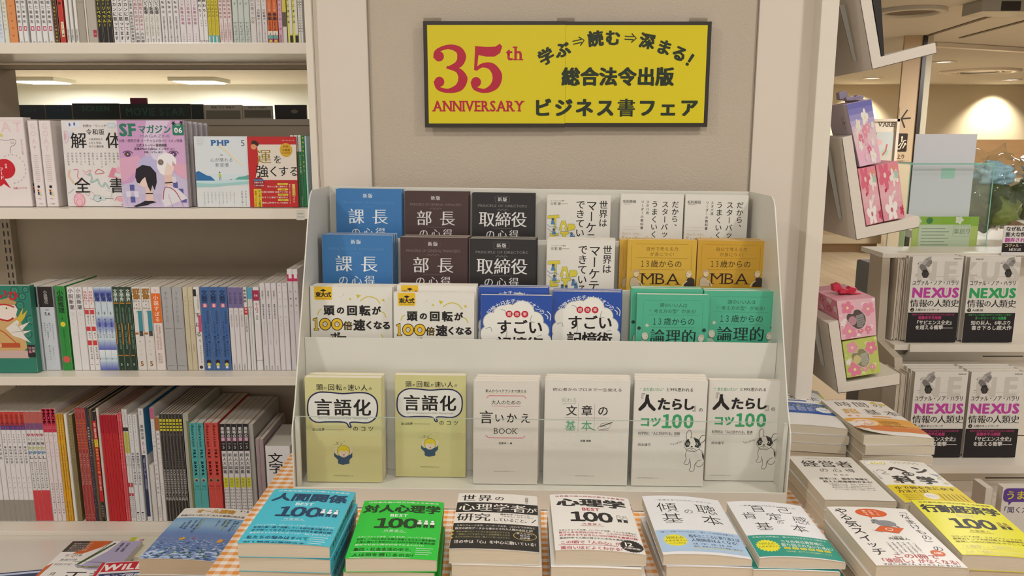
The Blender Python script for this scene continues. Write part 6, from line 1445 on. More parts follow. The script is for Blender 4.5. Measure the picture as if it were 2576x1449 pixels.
a_sh = art_best('心理学', BK_, 'DED8D0', [('スタンフォード大学、ハーバード大学、イェール大学など', '4A4642', 'm', 4.4), ('数万とある研究の中から、これからの時代に', RD, 'm', 5), ('必ず押さえておきたい100の研究を厳選収録!', RD, 'm', 5), ('最新科学で人間の隠された本性を徹底解明!', '4A4642', 'm', 4)], [('この1冊で「人の心」が', RD), ('面白いほどよくわかる!', RD)], 86, False, head='B04A5C', bestc=RD)
def a_sh2():
    k = a_sh(); k.star(86, 124, 12, 13.5, 24, '262220'); k.t('12', 83, 121, 12, 'EDE6DE', 'b'); k.t('万部突破!', 86, 129, 4.6, 'EDE6DE', 'm'); return k
stack((695,1228),(892,1233),(597,1362),(829,1371), -.547, 4, .0215, CY, a_cy, 'cyan human-relations paperback', 'cyan paperbacks in a stack', spine_txt_=('人間関係BEST100', NV))
stack((919,1257),(1116,1260),(868,1402),(1100,1404), -.572, 3, .0205, GR, a_gr, 'bright green psychology paperback', 'green paperbacks in a stack', spine_txt_=('対人心理学BEST100', DG))
stack((1157,1236),(1351,1247),(1130,1373),(1358,1391), -.570, 3, .0210, 'DFDAD2', art_sekai, 'black and white banded psychology paperback', 'black and white paperbacks in a stack', spine_txt_=('世界の心理学者が研究', BK_), jit=.007)
stack((1383,1237),(1583,1250),(1397,1378),(1628,1388), -.568, 3, .0215, 'E4E0DA', a_sh2, 'white psychology paperback with black and red print', 'white psychology paperbacks in a stack', spine_txt_=('心理学BEST100', BK_), drop=.007, jit=.008)
ROWK = [('傾', 26, 33, 27), ('聴', 75, 33, 27), ('の', 51, 43, 13), ('基', 27, 62, 27), ('本', 76, 62, 27)]
stack((1613,1241),(1812,1253),(1668,1387),(1896,1400), -.588, 3, .0225, 'E2E2E4', art_kihon(ROWK, 'A9C2DE', b_keicho), 'white listening primer with a pale blue band', 'listening primers in a stack', drop=.008, jit=.006)
ROWJ = [('自', 34, 22, 20), ('己', 68, 22, 20), ('肯', 18, 41, 20), ('定', 50, 43, 22), ('感', 82, 46, 22), ('の', 52, 58, 10), ('基', 28, 70, 22), ('本', 72, 70, 22)]
stack((1827,1254),(2020,1268),(1905,1393),(2137,1410), -.590, 3, .0220, 'E2E2E4', art_kihon(ROWJ, '2A9280', b_jiko), 'white self-esteem primer with a teal band', 'self-esteem primers in a stack', drop=.008, jit=.008, lower=lambda: (lambda k: (k.rect(0, 92, 100, 142, '2A9280'), k)[-1])(Ink()))
stack((1987,1147),(2138,1150),(2068,1256),(2265,1260), -.592, 3, .0210, 'DAD6CC', art_keiei, 'off-white executive guide beside the rack end', 'executive guides in a stack', drop=.001, jit=.003)
stack((2158,1156),(2330,1160),(2276,1262),(2464,1266), -.590, 3, .0220, 'E2DED6', art_hen, 'white science book with a yellow band', 'science books in a stack', drop=.004, jit=.003)
stack((2075,1273),(2287,1277),(2205,1418),(2440,1427), -.577, 3, .0190, 'E4E0DA', art_yaruki, 'white book with orange speech balloon and grey animal', 'procrastination books in a stack', drop=.003, jit=.004)
stack((2289,1256),(2500,1265),(2422,1395),(2660,1404), -.577, 3, .0190, 'E0DA12', art_kodo, 'bright yellow economics paperback', 'yellow paperbacks in a stack', drop=.004, jit=.004)
stack((2062,998),(2225,1012),(2163,1086),(2365,1104), -.552, 5, .0200, 'E4DED6', art_jikan, 'white and orange time-management book with a lifted cover', 'time-management books in a stack', drop=.006, curl=.012, jit=.006)
stack((1925,975),(2055,978),(1975,1070),(2133,1070), -.556, 5, .0195, 'E2E0DC', art_shigoto, 'white and blue work primer half hidden by the rack', 'work primers in a stack', drop=.004, jit=.003)
stack((470,1273),(632,1283),(352,1400),(538,1411), -.795, 4, .0335, 'D9D6D0', art_all, 'thick literary magazine with a blue flower-field cover', 'flower-field magazines in a stack', name='magazine', cat='magazine', drop=.006, jit=.007, pages='C4AE92')
stack((189,1361),(352,1361),(60,1470),(262,1474), -.913, 1, .0170, 'DAD6CF', art_seiron, 'opinion magazine with orange and violet cover picture', 'magazines on the plinth', name='magazine', cat='magazine', drop=.001)
stack((262,1411),(412,1411),(200,1492),(368,1492), -.8965, 1, .0160, 'D8D4D0', art_will, 'magazine with a red title block beneath the flower-field stack', 'magazines on the plinth', name='magazine', cat='magazine', drop=.001)
stack((335,1350),(435,1350),(286,1402),(400,1402), -.925, 1, .0060, 'D4D0B8', lambda: (lambda k: (k.rect(0, 0, 14, 142, 'B9C03A'), k.rect(0, 70, 14, 142, '3A8A4A'), k.v('特集号', 30, 10, 12, 'A8486A', 'm'), k)[-1])(Ink()), 'thin yellow-edged magazine half under the flower-field stack', 'magazines on the plinth', name='magazine', cat='magazine', drop=0)

# ------------------------------------------------------------------ end-of-aisle ledges and gift boxes at the right
Y0 = 1.664
def P2(Y, pts): return [((q := at(px, py, Y)).x, q.z) for px, py in pts]
M_LEDGE = mat('ledge_laminate', 'DAD0C2', .45, .05, 60, stretch=(1, 1, 8))
M_ARM = mat('bracket_grey', 'A8A59C', .35, metal=.3)
def ledge(pts, label, arm, y1=2.25):
    t = tag(empty('display_ledge'), label, 'display ledge', 'angled ledges on the unit end')
    o = MB().prism(P2(Y0, pts), 'y', Y0, y1).obj('ledge_board', M_LEDGE, t, bevel=.0008)
    (a, b_) = P2(Y0, arm); 
    MB().prism([(a[0]-.016, a[1]), (a[0]-.005, a[1]), (b_[0]-.004, b_[1]), (b_[0]-.012, b_[1]+.004)], 'y', 1.720, 1.724).obj('arm', M_ARM, t)
    q = [P2(Y0 - .0003, [pts[i]])[0] for i in ((5, 0, 1))]
    MB().prism([q[0], q[1], q[2], (q[2][0], q[2][1]+.0012), (q[1][0]+.0008, q[1][1]+.0014), (q[0][0]+.0014, q[0][1])], 'y', Y0-.0006, Y0-.0001).obj('edge_line', mat('join_dark', '4A3F34', .7), t)
    MB().box(.6535, b_[0]-.004, 1.84, 1.86, b_[1]+.01, b_[1]+.06).obj('bracket', M_ARM, t)
    # dark join line along the outer corner of the board
    return t
ledge([(2194, 175), (2356, 134), (2353, 107), (2216, 143), (2183, -60), (2152, -60)], 'top angled white ledge jutting out with a black board in it', [(2160, 0), (2190, 150)])
ledge([(2154, 604), (2312, 572), (2313, 544), (2178, 571), (2143, 340), (2117, 347)], 'middle angled white ledge holding the pink floral boxes', [(2122, 380), (2150, 560)])
ledge([(2108, 990), (2262, 968), (2263, 940), (2130, 962), (2109, 806), (2082, 813)], 'lowest angled white ledge holding a pink and a green window box', [(2086, 830), (2104, 940)])
bb = MB().prism(P2(Y0, [(2218.5, 141.5), (2226, 139.5), (2214, -60), (2187, -60)]), 'y', Y0+.002, 2.0).obj('display_board', M_BLACK, up=0)
tag(bb, 'black board leaning in the top angled ledge', 'board')

def quad_map(Y, quad):
    """print units 0..100 x 0..100 spread over a leaning box face"""
    (a, b_, c, d) = [at(px, py, Y) for px, py in quad]      # TL TR BR BL
    def fn(V):
        u, v = V[:, 0]/100, V[:, 1]/100
        out = np.empty((len(V), 3))
        for i in range(3): out[:, i] = (1-v)*((1-u)*a[i] + u*b_[i]) + v*((1-u)*d[i] + u*c[i])
        out[:, 1] = Y - V[:, 2]
        return out
    return fn
def flower(k, x, y, r, col, centre='E8D8A0', ax=1.0, rot=0):
    for i in range(5):
        a = R(rot + 72*i); k.circ(x + r*.62*math.cos(a)*ax, y + r*.62*math.sin(a), r*.48*ax, col, r*.42, 12, math.degrees(a))
    k.circ(x, y, r*.22*ax, centre, r*.22, 10)
def gift_box(Y, quad, depth, base, face, label, topc=None, side=None, bow=None, cat='box', group=None):
    o = MB().prism(P2(Y, [quad[i] for i in (0, 1, 2, 3)]), 'y', Y, Y+depth).obj('gift_box', mat('box_'+base.lower(), base, .45, .1, 30), up=0, bevel=.0006)
    tag(o, label, cat, group)
    face.build('box_print', quad_map(Y-.0002, quad), o, (.5, .3, 99.5, 99.7))
    if side is not None:
        a, d = at(*quad[0], Y), at(*quad[3], Y)
        def fn(V):
            u, v = V[:, 0]/100, V[:, 1]/100
            return np.stack([a.x*(1-v) + d.x*v - V[:, 2] - .0004, Y + depth*(1-u), a.z*(1-v) + d.z*v], 1)
        side.build('side_print', fn, o, (1, 1, 99, 99))
    if bow:
        a, b_ = at(*quad[0], Y), at(*quad[1], Y); c = (a+b_)/2; m = mat('ribbon_'+bow.lower(), bow, .4)
        s_ = .9; mb = MB()
        def petal(dx, dz, yo):
            pts = [(0, 0), (dx*.5, dz*1.2+.006), (dx, dz+.004), (dx*.9, dz*.3-.002)]
            mb.prism([(c.x + p*s_, c.z + .004 + q*s_) for p, q in pts], 'y', Y+depth*.35+yo, Y+depth*.35+.018+yo)
        petal(-.030, .014, 0); petal(.030, .006, .002); petal(-.018, .002, -.012); petal(.034, -.003, -.014)
        mb.box(c.x-.005, c.x+.005, Y+depth*.35-.004, Y+depth*.35+.022, c.z+.001, c.z+.012)
        mb.obj('ribbon_bow', m, o, up=0, bevel=.0015)
    return o
ik = Ink()
g_ = ['6F6EAE', '7F7CB8', '9A94C4', 'B8A8CC', 'D2BACB', 'DCC2C6', 'E0C4C6', 'E2BCC6', 'E4B4C4', 'E4B2C6', 'E2B6CC']
for i, c in enumerate(g_): ik.rect(0, i*9.1, 100, i*9.1+9.4, c)
for (x, y, r, c) in ((62, 26, 17, 'E8E4D8'), (30, 36, 13, 'E4DCCF'), (18, 46, 9, 'E6D2CF'), (52, 48, 13, 'DE8EA4'), (66, 42, 12, 'E09CB0'), (30, 58, 12, 'D67C94'), (24, 68, 11, 'E8DEDA'), (50, 62, 10, 'E2A9BC'), (78, 66, 9, 'E8D8DC'), (58, 76, 9, 'D8688A'), (70, 88, 16, 'E8E2DC'), (40, 88, 9, 'E4C4D0'), (88, 40, 8, 'E4DCD4')): flower(ik, x, y, r*.75, c, rot=x, ax=1.1)
sd = Ink(); sd.rect(0, 0, 100, 100, 'B7A9B0')
for i in range(5): sd.line([(20, 55+8*i), (80-8*(i % 2), 55+8*i)], 1.6, '6A5E62')
sd.t('桜', 70, 28, 22, '8A7078', 'l')
gift_box(Y0, [(2129, 262), (2192, 249), (2216, 408), (2163, 420)], .105, 'CDB4C4', ik, 'tall floral box fading from violet to pink, standing on pink box', side=sd, bow='8E8294', group='floral gift boxes')
def pink_face(seed):
    k = Ink()
    for i, c in enumerate(['DE8A96', 'DF8E9A', 'E096A0', 'E0A0A8', 'DFA9B0', 'DEAEB4', 'DCA8B0', 'DA9EA8', 'D8949E', 'D8909C']): k.rect(0, i*10, 100, i*10+10.4, c)
    flower(k, 34, 20, 22, 'D4687C', 'E8C8C0', 1.3, 10); flower(k, 74, 26, 13, 'E6DCD4', 'C8D0B8', 1.5, 30); k.circ(86, 22, 9, 'A9C4B0', 7); k.star(78, 10, 6, 2.5, 5, 'DCA03A')
    k.poly([(24, 44), (36, 42), (32, 49), (24, 50)], 'B83A50'); k.poly([(40, 60), (62, 50), (76, 49), (66, 58), (48, 68)], 'E8D8D6'); k.t('さくら', 58, 56, 8, 'A86A78', 'm', sx=.8)
    flower(k, 44, 82, 20, 'EAE0DC', 'C06A7A', 1.4, 50); k.line([(70, 78), (84, 84)], 2, '9A9A90'); flower(k, 92, 86, 8, 'C23A5C', 'C23A5C', 1.3)
    return k
gift_box(Y0, [(2158, 425), (2200.5, 416.5), (2221, 558), (2180, 568)], .07, 'D88E9A', pink_face(1), 'slim pink blossom box beside the ledge back board', group='slim pink blossom boxes')
gift_box(Y0, [(2203, 416), (2258, 405), (2276.5, 547), (2224, 557.5)], .07, 'D88E9A', pink_face(2), 'slim pink blossom box at the open end of the ledge', group='slim pink blossom boxes')
def window_face(base, fl, inner, green=False):
    k = Ink(); k.rect(0, 0, 100, 100, base)
    rnd = random.Random(5 if green else 9)
    for i in range(26):
        x, y, r = rnd.random()*100, rnd.random()*100, 3+rnd.random()*5; k.circ(x, y, r, rnd.choice(fl[2:]), r*.7, 10)
    flower(k, 26, 20, 16, fl[0], ax=1.0); flower(k, 80, 28, 17, fl[1], ax=1.0, rot=20); flower(k, 26, 80, 20, fl[1], rot=40); flower(k, 56, 82, 8, fl[0], rot=10); flower(k, 78, 80, 9, fl[0], rot=30); flower(k, 10, 58, 8, 'E8DCDC')
    heart = [(42, 74), (26, 60), (20, 44), (26, 34), (38, 36), (42, 28), (54, 26), (64, 34), (72, 46), (72, 62), (64, 74), (52, 78)]
    P, _ = catmull(heart, 1, 3, True)
    k.poly(P, inner[0]); k.line(P, 1.6, 'D8C8C4', True); k.poly([(46, 42), (66, 38), (70, 62), (60, 74), (48, 72)], inner[1]); k.circ(36, 54, 11, inner[2], 12)
    for i in range(4): k.line([(50, 50+6*i), (66, 48+6*i)], .9, inner[0])
    return k
gift_box(Y0, [(2119, 860), (2205, 845), (2215, 937), (2131, 951)], .16, 'B9C25A', window_face('BDC768', ('DE96A8', 'DC8098', 'C9D080', 'B0BC4A', 'D8DC9A'), ('8A8460', 'A9A79A', 'C9BC84')), 'yellow-green blossom box with a heart window, under the pink one', group='window gift boxes')
sd = Ink(); sd.rect(0, 0, 100, 100, 'D88A9C')
for i in range(14): flower(sd, (i*37) % 100, (i*53) % 100, 9, ['E2A9B6', 'C8607C', 'E8CCD2'][i % 3])
gift_box(Y0, [(2104.5, 757.5), (2201, 748), (2204.5, 843), (2117, 856)], .16, 'DC98A6', window_face('E2B4BE', ('DC7E98', 'DE90A4', 'E6C4CC', 'D890A4', 'ECD8DC'), ('5A4A48', '8E8A88', 'B88A92')), 'pink blossom box with a heart window and red ribbon bow', side=sd, bow='C22A44', group='window gift boxes')

# ------------------------------------------------------------------ stand with the history books, far right
NR = tag(empty('book_stand'), 'white tiered book stand facing the aisle with grey-lettered history books', 'book stand')
za, zb = -.499, -.747
XN0, XN1 = .945, 1.62
def nb(name, x0, x1, y0, y1, z0, z1, m=M_WHITE, bev=.001): return MB().box(x0, x1, y0, y1, z0+ZC, z1+ZC).obj(name, m, NR, bevel=bev)
MB().prism([(y, z+ZC) for y, z in ((2.035, -.288), (1.965, -.292), (1.955, -.50), (1.86, -.52), (1.80, -.74), (1.70, -.77), (1.70, -1.353), (2.035, -1.353))], 'x', XN0-.02, XN0).obj('side_panel', mat('stand_side', 'B9AC98', .5), NR, bevel=.001)
nb('back_panel', XN0+.0005, XN1, 2.02, 2.035, -1.35, -.292)
nb('top_cap', XN0-.02, XN1, 1.965, 2.09, -.2915, -.279)
nb('ledge', XN0+.0005, XN1, 1.905, 2.0195, za-.014, za-.0005)
MB().prism([(y, z+ZC) for y, z in ((1.9045, za+.003), (1.9045, za-.015), (1.935, za-.045), (1.93, za-.048), (1.896, za-.016), (1.896, za+.003))], 'x', XN0+.035, XN1).obj('ledge_lip', M_WHITE, NR)
nb('face_panel', XN0+.0005, XN1, 1.935, 1.945, zb+.001, za-.015)
nb('ledge', XN0+.0005, XN1, 1.745, 1.9345, zb-.014, zb-.0005)
MB().prism([(y, z+ZC) for y, z in ((1.7445, zb+.003), (1.7445, zb-.015), (1.775, zb-.045), (1.77, zb-.048), (1.736, zb-.016), (1.736, zb+.003))], 'x', XN0+.0005, XN1).obj('ledge_lip', M_WHITE, NR)
nb('face_panel', XN0+.0005, XN1, 1.775, 1.785, -1.35, zb-.015)
nb('slot', 1.10, 1.20, 1.7347, 1.7358, zb-.028, zb-.0255, M_BLACK, 0)
nb('slot', 1.16, 1.26, 1.8945, 1.8955, za-.028, za-.0255, M_BLACK, 0)
def bird(k, x, y, s, fl=1):
    X = lambda pts: [(x+fl*a*s, y+b_*s) for a, b_ in pts]
    k.poly(X([(0, 0), (8, 3), (14, 10), (12, 18), (4, 16), (-2, 8)]), '77726E'); k.poly(X([(2, 1), (8, -9), (18, -16), (22, -15), (20, -7), (14, 4)]), 'A9A49F'); k.poly(X([(8, 5), (14, -4), (22, -8), (24, -2), (18, 8)]), '8A8580')
    k.poly(X([(6, 14), (14, 12), (20, 22), (16, 30), (8, 30), (4, 22)]), '2C2826'); k.circ(x-1*fl*s, y-1*s, 3.4*s, 'C4BEB8'); k.poly(X([(-4, -1), (-7, 1), (-4, 1.4)]), '4A4642')
    for i in range(5): k.line(X([(9+2.6*i, -9+2*i), (19+i*.9, -15+4*i)]), .7*s, '3E3A37')
    for i in range(4): k.line(X([(8+3*i, 18), (9+3*i, 29)]), .5*s, '77726E')
def art_nexus(col, kan, kind):
    k = Ink(); gc = 'C6C0B6'
    if kind == 'a':
        for c, x in zip('NEX', (30, 76, 122)): k.char(c, x, 30, 54, gc, 'x', .95)
    else:
        for c, x in zip('KUS', (-6, 42, 88)): k.char('X' if c == 'K' else c, x, 30, 54, gc, 'x', .95)
    k.line([(6, 40), (92, 39.4)], .3, '8A8580'); k.t('NEXUS', 12, 36.5, 3, '6A6560', 'r')
    if kind == 'a': bird(k, 16, 14, .95); k.t('柴田裕之訳', 88, 4.6, 3, '6A6560', 'm')
    else: bird(k, 66, 12, .95); k.t('柴田裕之訳', 18, 4.6, 3, '6A6560', 'm')
    k.t('ユヴァル・ノア・ハラリ', 49, 52, 11, '23201E', 'm', fit=92)
    for c, x in zip('NEXUS', (15, 34, 53.5, 72, 90)): k.char(c, x, 72, 27, col, 'x', 1.02)
    k.v('ネクサス', 72, 62, 3.2, col, 'm')
    for c, x in zip('情報の人類史', (11, 28, 43, 58, 74, 91)): k.char(c, x, 93, 17 if c != 'の' else 15, '23201E', 's')
    k.circ(8, 106.5, 3.8, '23201E'); k.t({'a': '上', 'b': '下'}[kind], 8, 106.5, 4.6, 'DAD5CE', 'm'); k.t({'a': '人間のネットワーク', 'b': 'AI革命'}[kind], 14, 106.5, 5.6, '33302D', 'm', a='l', fit=48 if kind == 'a' else 22)
    k.rect(0, 112, 100, 175, '231F20')
    if kind == 'a':
        k.t('混迷する世界で民主主義を守るために必読の書', 50, 116, 4, 'B83A70', 'm', fit=84); k.t('斎藤幸平氏推薦', 44, 122.5, 7, 'C23A78', 'b', fit=46)
        k.t('『サピエンス全史』', 54, 132, 9.5, 'DAD5CE', 'b', fit=78); k.t('を超える衝撃——', 54, 142, 9.5, 'DAD5CE', 'b', fit=74)
    else:
        k.t('進化する人工知能の時代で人々が知るべき警告!', 50, 116, 4, '3AA05A', 'm', fit=84); k.t('オードリー・タン氏推薦', 52, 122.5, 6.6, '3AB060', 'b', fit=62)
        k.t('知の巨人、6年ぶり', 54, 132, 9.5, 'DAD5CE', 'b', fit=80); k.t('書き下ろし超大作', 56, 142, 9.5, 'DAD5CE', 'b', fit=80)
    return k
MG, GN = 'B8409A', '2F9E5A'
def nexus(px0, px1, pyt, Y, z, col, kan, kind, desc, n=1, T=.022):
    A, B_ = at(px0, pyt, Y), at(px1, pyt, Y); W = B_.x-A.x; H = A.z-ZC-z-.001
    b0 = None
    for i in range(n):
        M = TR(A.x + i*.001, Y + i*(T+.0004), z+ZC+.001)
        lab = desc + ('' if n == 1 else [', front copy', ', copy behind it', ', third copy back'][i])
        if b0 is None: b0 = book('hardback', Shape(W, T, H, 'R', nx=2, hard=True), 'DAD5CC', M, art_nexus(col, kan, kind), None, 'D8CFC0', lab, 'book', 'history book stacks')
        else: copy_tree(b0, M, lab, drop_parts=('cover_print',))
nexus(2297, 2426, 645, 1.925, za, MG, '', 'a', 'magenta-lettered history book on the upper ledge', 3)
nexus(2442, 2571, 646, 1.925, za, GN, '', 'b', 'green-lettered history book on the upper ledge', 3)
nexus(2303, 2438, 935, 1.790, zb, MG, '', 'a', 'magenta-lettered history book on lower ledge, beside edge-on copies', 3)
nexus(2445, 2580, 935, 1.790, zb, MG, '', 'a', 'magenta-lettered history book on lower ledge, by the frame edge', 3)
for (row, Yr, z, pyt, cols) in (('upper', 1.945, za, 650, 4), ('lower', 1.810, zb, 938, 3)):
    pxs = {'upper': [(2260, 2268), (2270, 2279), (2281, 2288), (2290, 2296)], 'lower': [(2258, 2270), (2272, 2285), (2287, 2300)]}[row]
    for i, (a0, a1) in enumerate(pxs):
        A, B_ = at(a0, pyt+4*(i % 2), Yr), at(a1, pyt, Yr); T = B_.x-A.x-.0004
        k = Ink(); k.rect(0, 0, 100, 100, 'D8D0C4'); k.rect(0, 112, 100, 150, '231F20')
        o = book('hardback', Shape(.07, T, A.z-ZC-z-.001, 'R', nx=1, hard=True), 'CFC5B6', TR(B_.x, Yr + .004*(i % 2), z+ZC+.001) @ ROT(90, 'Z'), None, None, 'CDBFAA',
                 f'edge-on history book on the {row} ledge, {ORD[i]} from the stand side panel', 'book', f'edge-on books on the {row} ledge')
        dk = Ink(); dk.rect(.2, (A.z-ZC-z)*760, T*1000-.2, (A.z-ZC-z)*1000-1, '2A2524')
nb('lower_shelf', XN0+.2, XN1, 1.58, 1.7745, -.905, -.895)
A, B_ = at(2524, 1226, 1.62), at(2640, 1226, 1.62)
k = Ink(); k.rrect(2, 2, 80, 34, 10, '5A3E8A'); k.poly([(14, 32), (24, 32), (16, 42)], '5A3E8A'); k.t('うまく', 40, 18, 22, 'D0C23A', 'b'); k.t('「聞く力」の', 46, 52, 16, '3A3260', 'm')
book('paperback', Shape(B_.x-A.x, .02, A.z-ZC+.894, 'R'), 'D9D4CC', TR(A.x, 1.62, -.894+ZC), k, None, 'D8CFC0', 'white book with a purple speech bubble low on the stand', 'book', 'books low on the stand')
book('paperback', Shape(.05, .016, A.z-ZC+.894-.004, 'R'), 'CFC8BC', TR(A.x-.018, 1.625, -.894+ZC) @ ROT(90, 'Z'), None, None, 'D8CFC0', 'edge-on pale book beside the purple bubble book', 'book', 'books low on the stand')
# small advertising card
A, B_ = at(2527, 568, 1.955), at(2610, 572, 1.955); zc = at(2540, 643, 1.955).z
pc = MB().box(A.x, B_.x, 1.9555, 1.957, zc, A.z).obj('advert_card', mat('card_white', 'DCD8D2', .5), up=0); tag(pc, 'small white and black advertising card clipped above the green-lettered book', 'card')
k = Ink(); 
k.t('なぜ私たちは', 8, 12, 20, '23201E', 'b', a='l'); k.t('膨大な情報に', 8, 34, 20, '23201E', 'b', a='l'); k.t('翻弄され', 8, 56, 20, 'B8409A', 'b', a='l'); k.rect(0, 68, 130, 104, '231F20', 1); k.t('ユヴァル・', 10, 78, 14, 'D0B890', 'b', a='l'); k.t('NEXUS', 28, 94, 14, 'DAD5CE', 'b', a='l')
kx = (B_.x-A.x)/130
k.build('card_print', lambda V: np.stack([A.x + V[:, 0]*kx, 1.9553 - V[:, 2], A.z - V[:, 1]*kx], 1), pc, (0, 0, 130, 104))
# side counter carrying the acrylic case
CT = tag(empty('side_counter'), 'pale counter behind the book stand carrying the clear acrylic case', 'counter')
MB().box(1.05, 2.1, 2.095, 2.22, -.33+ZC, -.305+ZC).box(1.36, 2.1, 2.2202, 2.75, -.33+ZC, -.305+ZC).obj('top', M_WHITE, CT)
MB().box(1.38, 2.08, 2.11, 2.73, 0, -.331+ZC).obj('body', M_WOOD, CT)
bx2 = at(2190, 664, 2.13); bx3 = at(2238, 664, 2.13)
o = MB().box(bx2.x, bx3.x, 2.13, 2.22, 0, bx2.z).obj('waste_bin', mat('bin_black', '33291F', .45), up=0, bevel=.006); tag(o, 'tall dark brown slim bin between the ledges and the book stand', 'bin')
M_AC = glass('green_tinted_acrylic', (.965, .985, .975))
M_EDGE = mat('acrylic_teal_edge', '7FC0A8', .15, spec=.8)
AC = tag(empty('acrylic_case'), 'clear green-edged acrylic box standing on the side counter', 'case')
a, b_ = at(2291, 411, 2.10), at(2503, 411, 2.10); zt, zbm = a.z, -.3045+ZC; xa, xb, ya, yb2 = a.x, b_.x, 2.10, 2.215; t_ = .004
MB().box(xa, xb, ya, ya+t_, zbm, zt-.003).obj('front_pane', M_AC, AC, up=0)
MB().box(xa, xa+t_, ya+t_+.0002, yb2, zbm, zt-.003).obj('side_pane', M_AC, AC, up=0)
MB().box(xb-t_, xb, ya+t_+.0002, yb2, zbm, zt-.003).obj('side_pane', M_AC, AC, up=0)
MB().box(xa+t_+.0002, xb-t_-.0002, yb2-t_, yb2, zbm, zt-.003).obj('rear_pane', M_AC, AC, up=0)
e = MB(); e.box(xa, xb, ya-.0002, ya+t_+.0002, zt-.003, zt); e.box(xa, xa+t_, ya+t_+.0003, yb2, zt-.003, zt); e.box(xb-t_, xb, ya+t_+.0003, yb2, zt-.003, zt); e.box(xa+t_, xb-t_, yb2-t_, yb2, zt-.003, zt)
e.box(xa-.0006, xa+.0014, ya-.0006, ya-.0001, zbm, zt); e.box(xb-.002, xb+.0003, ya-.0006, ya-.0001, zbm, zt)
e.obj('edges', M_EDGE, AC, up=0)
a, b_ = at(2304, 337, 2.122), at(2459, 337, 2.122); z1 = at(2304, 545, 2.122).z
o = MB().box(a.x, b_.x, 2.122, 2.1235, z1, a.z).obj('paper_sheet', mat('sheet_white', 'D9DAE0', .6), up=0); tag(o, 'blank white sheet standing up out of the acrylic case', 'paper')
k = Ink(); k.rect(0, 0, 10, 8, 'A9D8C6'); mk = o; sx0 = at(2370, 423, 2.12).x; sz0 = at(2370, 423, 2.12).z
k.build('tape_patch', lambda V: np.stack([sx0 + V[:, 0]*.0036, 2.1217 + V[:, 2]*0, sz0 - V[:, 1]*.0034], 1), o)
a, b_ = at(2298, 545, 2.112), at(2464, 545, 2.112)
o = MB().box(a.x, b_.x, 2.112, 2.1135, zbm+.0005, a.z).obj('notice_card', mat('card_green', 'B9C96A', .5), up=0); tag(o, 'pale green notice card with small print inside the acrylic case', 'card')
k = Ink(); k.rect(0, 0, 100, 14, '8FB83A'); k.rect(10, 12, 88, 60, 'CBD6BC'); k.circ(25, 6, 5, '3A7A3A', 5); flower(k, 70, 5, 6, 'E4E4DA'); flower(k, 8, 7, 5, 'DCE2C8'); k.t('楽創り', 76, 22, 9, '5A6A50', 'l'); k.rrect(62, 14, 86, 30, 2, '9AA88A', .4)
for i in range(8): k.line([(14, 18+5*i), ((56 if i % 2 else 50), 18+5*i)], .8, '6F7A66')
k.build('card_print', lambda V: np.stack([a.x + V[:, 0]*(b_.x-a.x)/100, 2.1118 - V[:, 2], a.z - V[:, 1]*(b_.x-a.x)/100], 1), o, (0, 0, 100, 62))
a, b_ = at(2246, 575, 2.14), at(2288, 575, 2.14)
o = MB().box(max(a.x, 1.052), b_.x-.012, 2.14, 2.15, -.3045+ZC, a.z).obj('green_booklet', mat('booklet_green', '8FA63A', .5), up=0); tag(o, 'yellow-green booklet standing beside the acrylic case', 'booklet')
# flower bags in clear wrap
import bmesh
def blob(name, c, r, m, parent, seed=0, amp=.25, sq=(1, 1, 1), sub=4):
    bm = bmesh.new(); bmesh.ops.create_icosphere(bm, subdivisions=sub, radius=1)
    from mathutils import noise
    for v in bm.verts:
        n = noise.noise(v.co*2.2 + Vector((seed, seed, 0)))*amp + noise.noise(v.co*5.5 + Vector((0, seed, 3)))*amp*.5
        v.co = v.co*(1+n); v.co.x *= sq[0]; v.co.y *= sq[1]; v.co.z *= sq[2]
        v.co = v.co*r + Vector(c)
    me = bpy.data.meshes.new(name); bm.to_mesh(me); bm.free(); me.shade_smooth(); return link(name, me, m, parent)
M_WRAP = glass('clear_wrap', (.93, .95, .95), 1.0); M_BLUE = mat('blue_tissue', 'A9D2E2', .6, .15, 20); M_LEAF = mat('wrapped_greens', '5E6A3A', .7, .5, 14); M_LEAF2 = mat('wrapped_leaves', '8A9A4A', .7, .5, 18)
for i, (px, py, Y, r) in enumerate(((2478, 560, 2.46, .085), (2600, 570, 2.62, .09))):
    p = at(px, py, Y); b0 = tag(empty('wrapped_bouquet', (p.x, p.y, -.3045+ZC+.03)), ['clear-wrapped greens with pale blue tissue just behind the acrylic case', 'clear-wrapped greens with pale blue tissue by the frame edge'][i], 'bouquet', 'wrapped bouquets')
    h = .085
    blob('greens', (0, 0, h*.95), .078, M_LEAF, b0, 1+i, .35, (1, .8, 1))
    blob('leaves', (.02, -.035, h*.7), .05, M_LEAF2, b0, 4+i, .28, (1.2, .7, .9))
    blob('blue_tissue', (-.005, -.02, h*2.05), .042, M_BLUE, b0, 8+i, .5, (1.3, .9, .8))
    blob('clear_wrap', (0, 0, h*1.35), .105, M_WRAP, b0, 12+i, .35, (1.05, .85, 1.15))

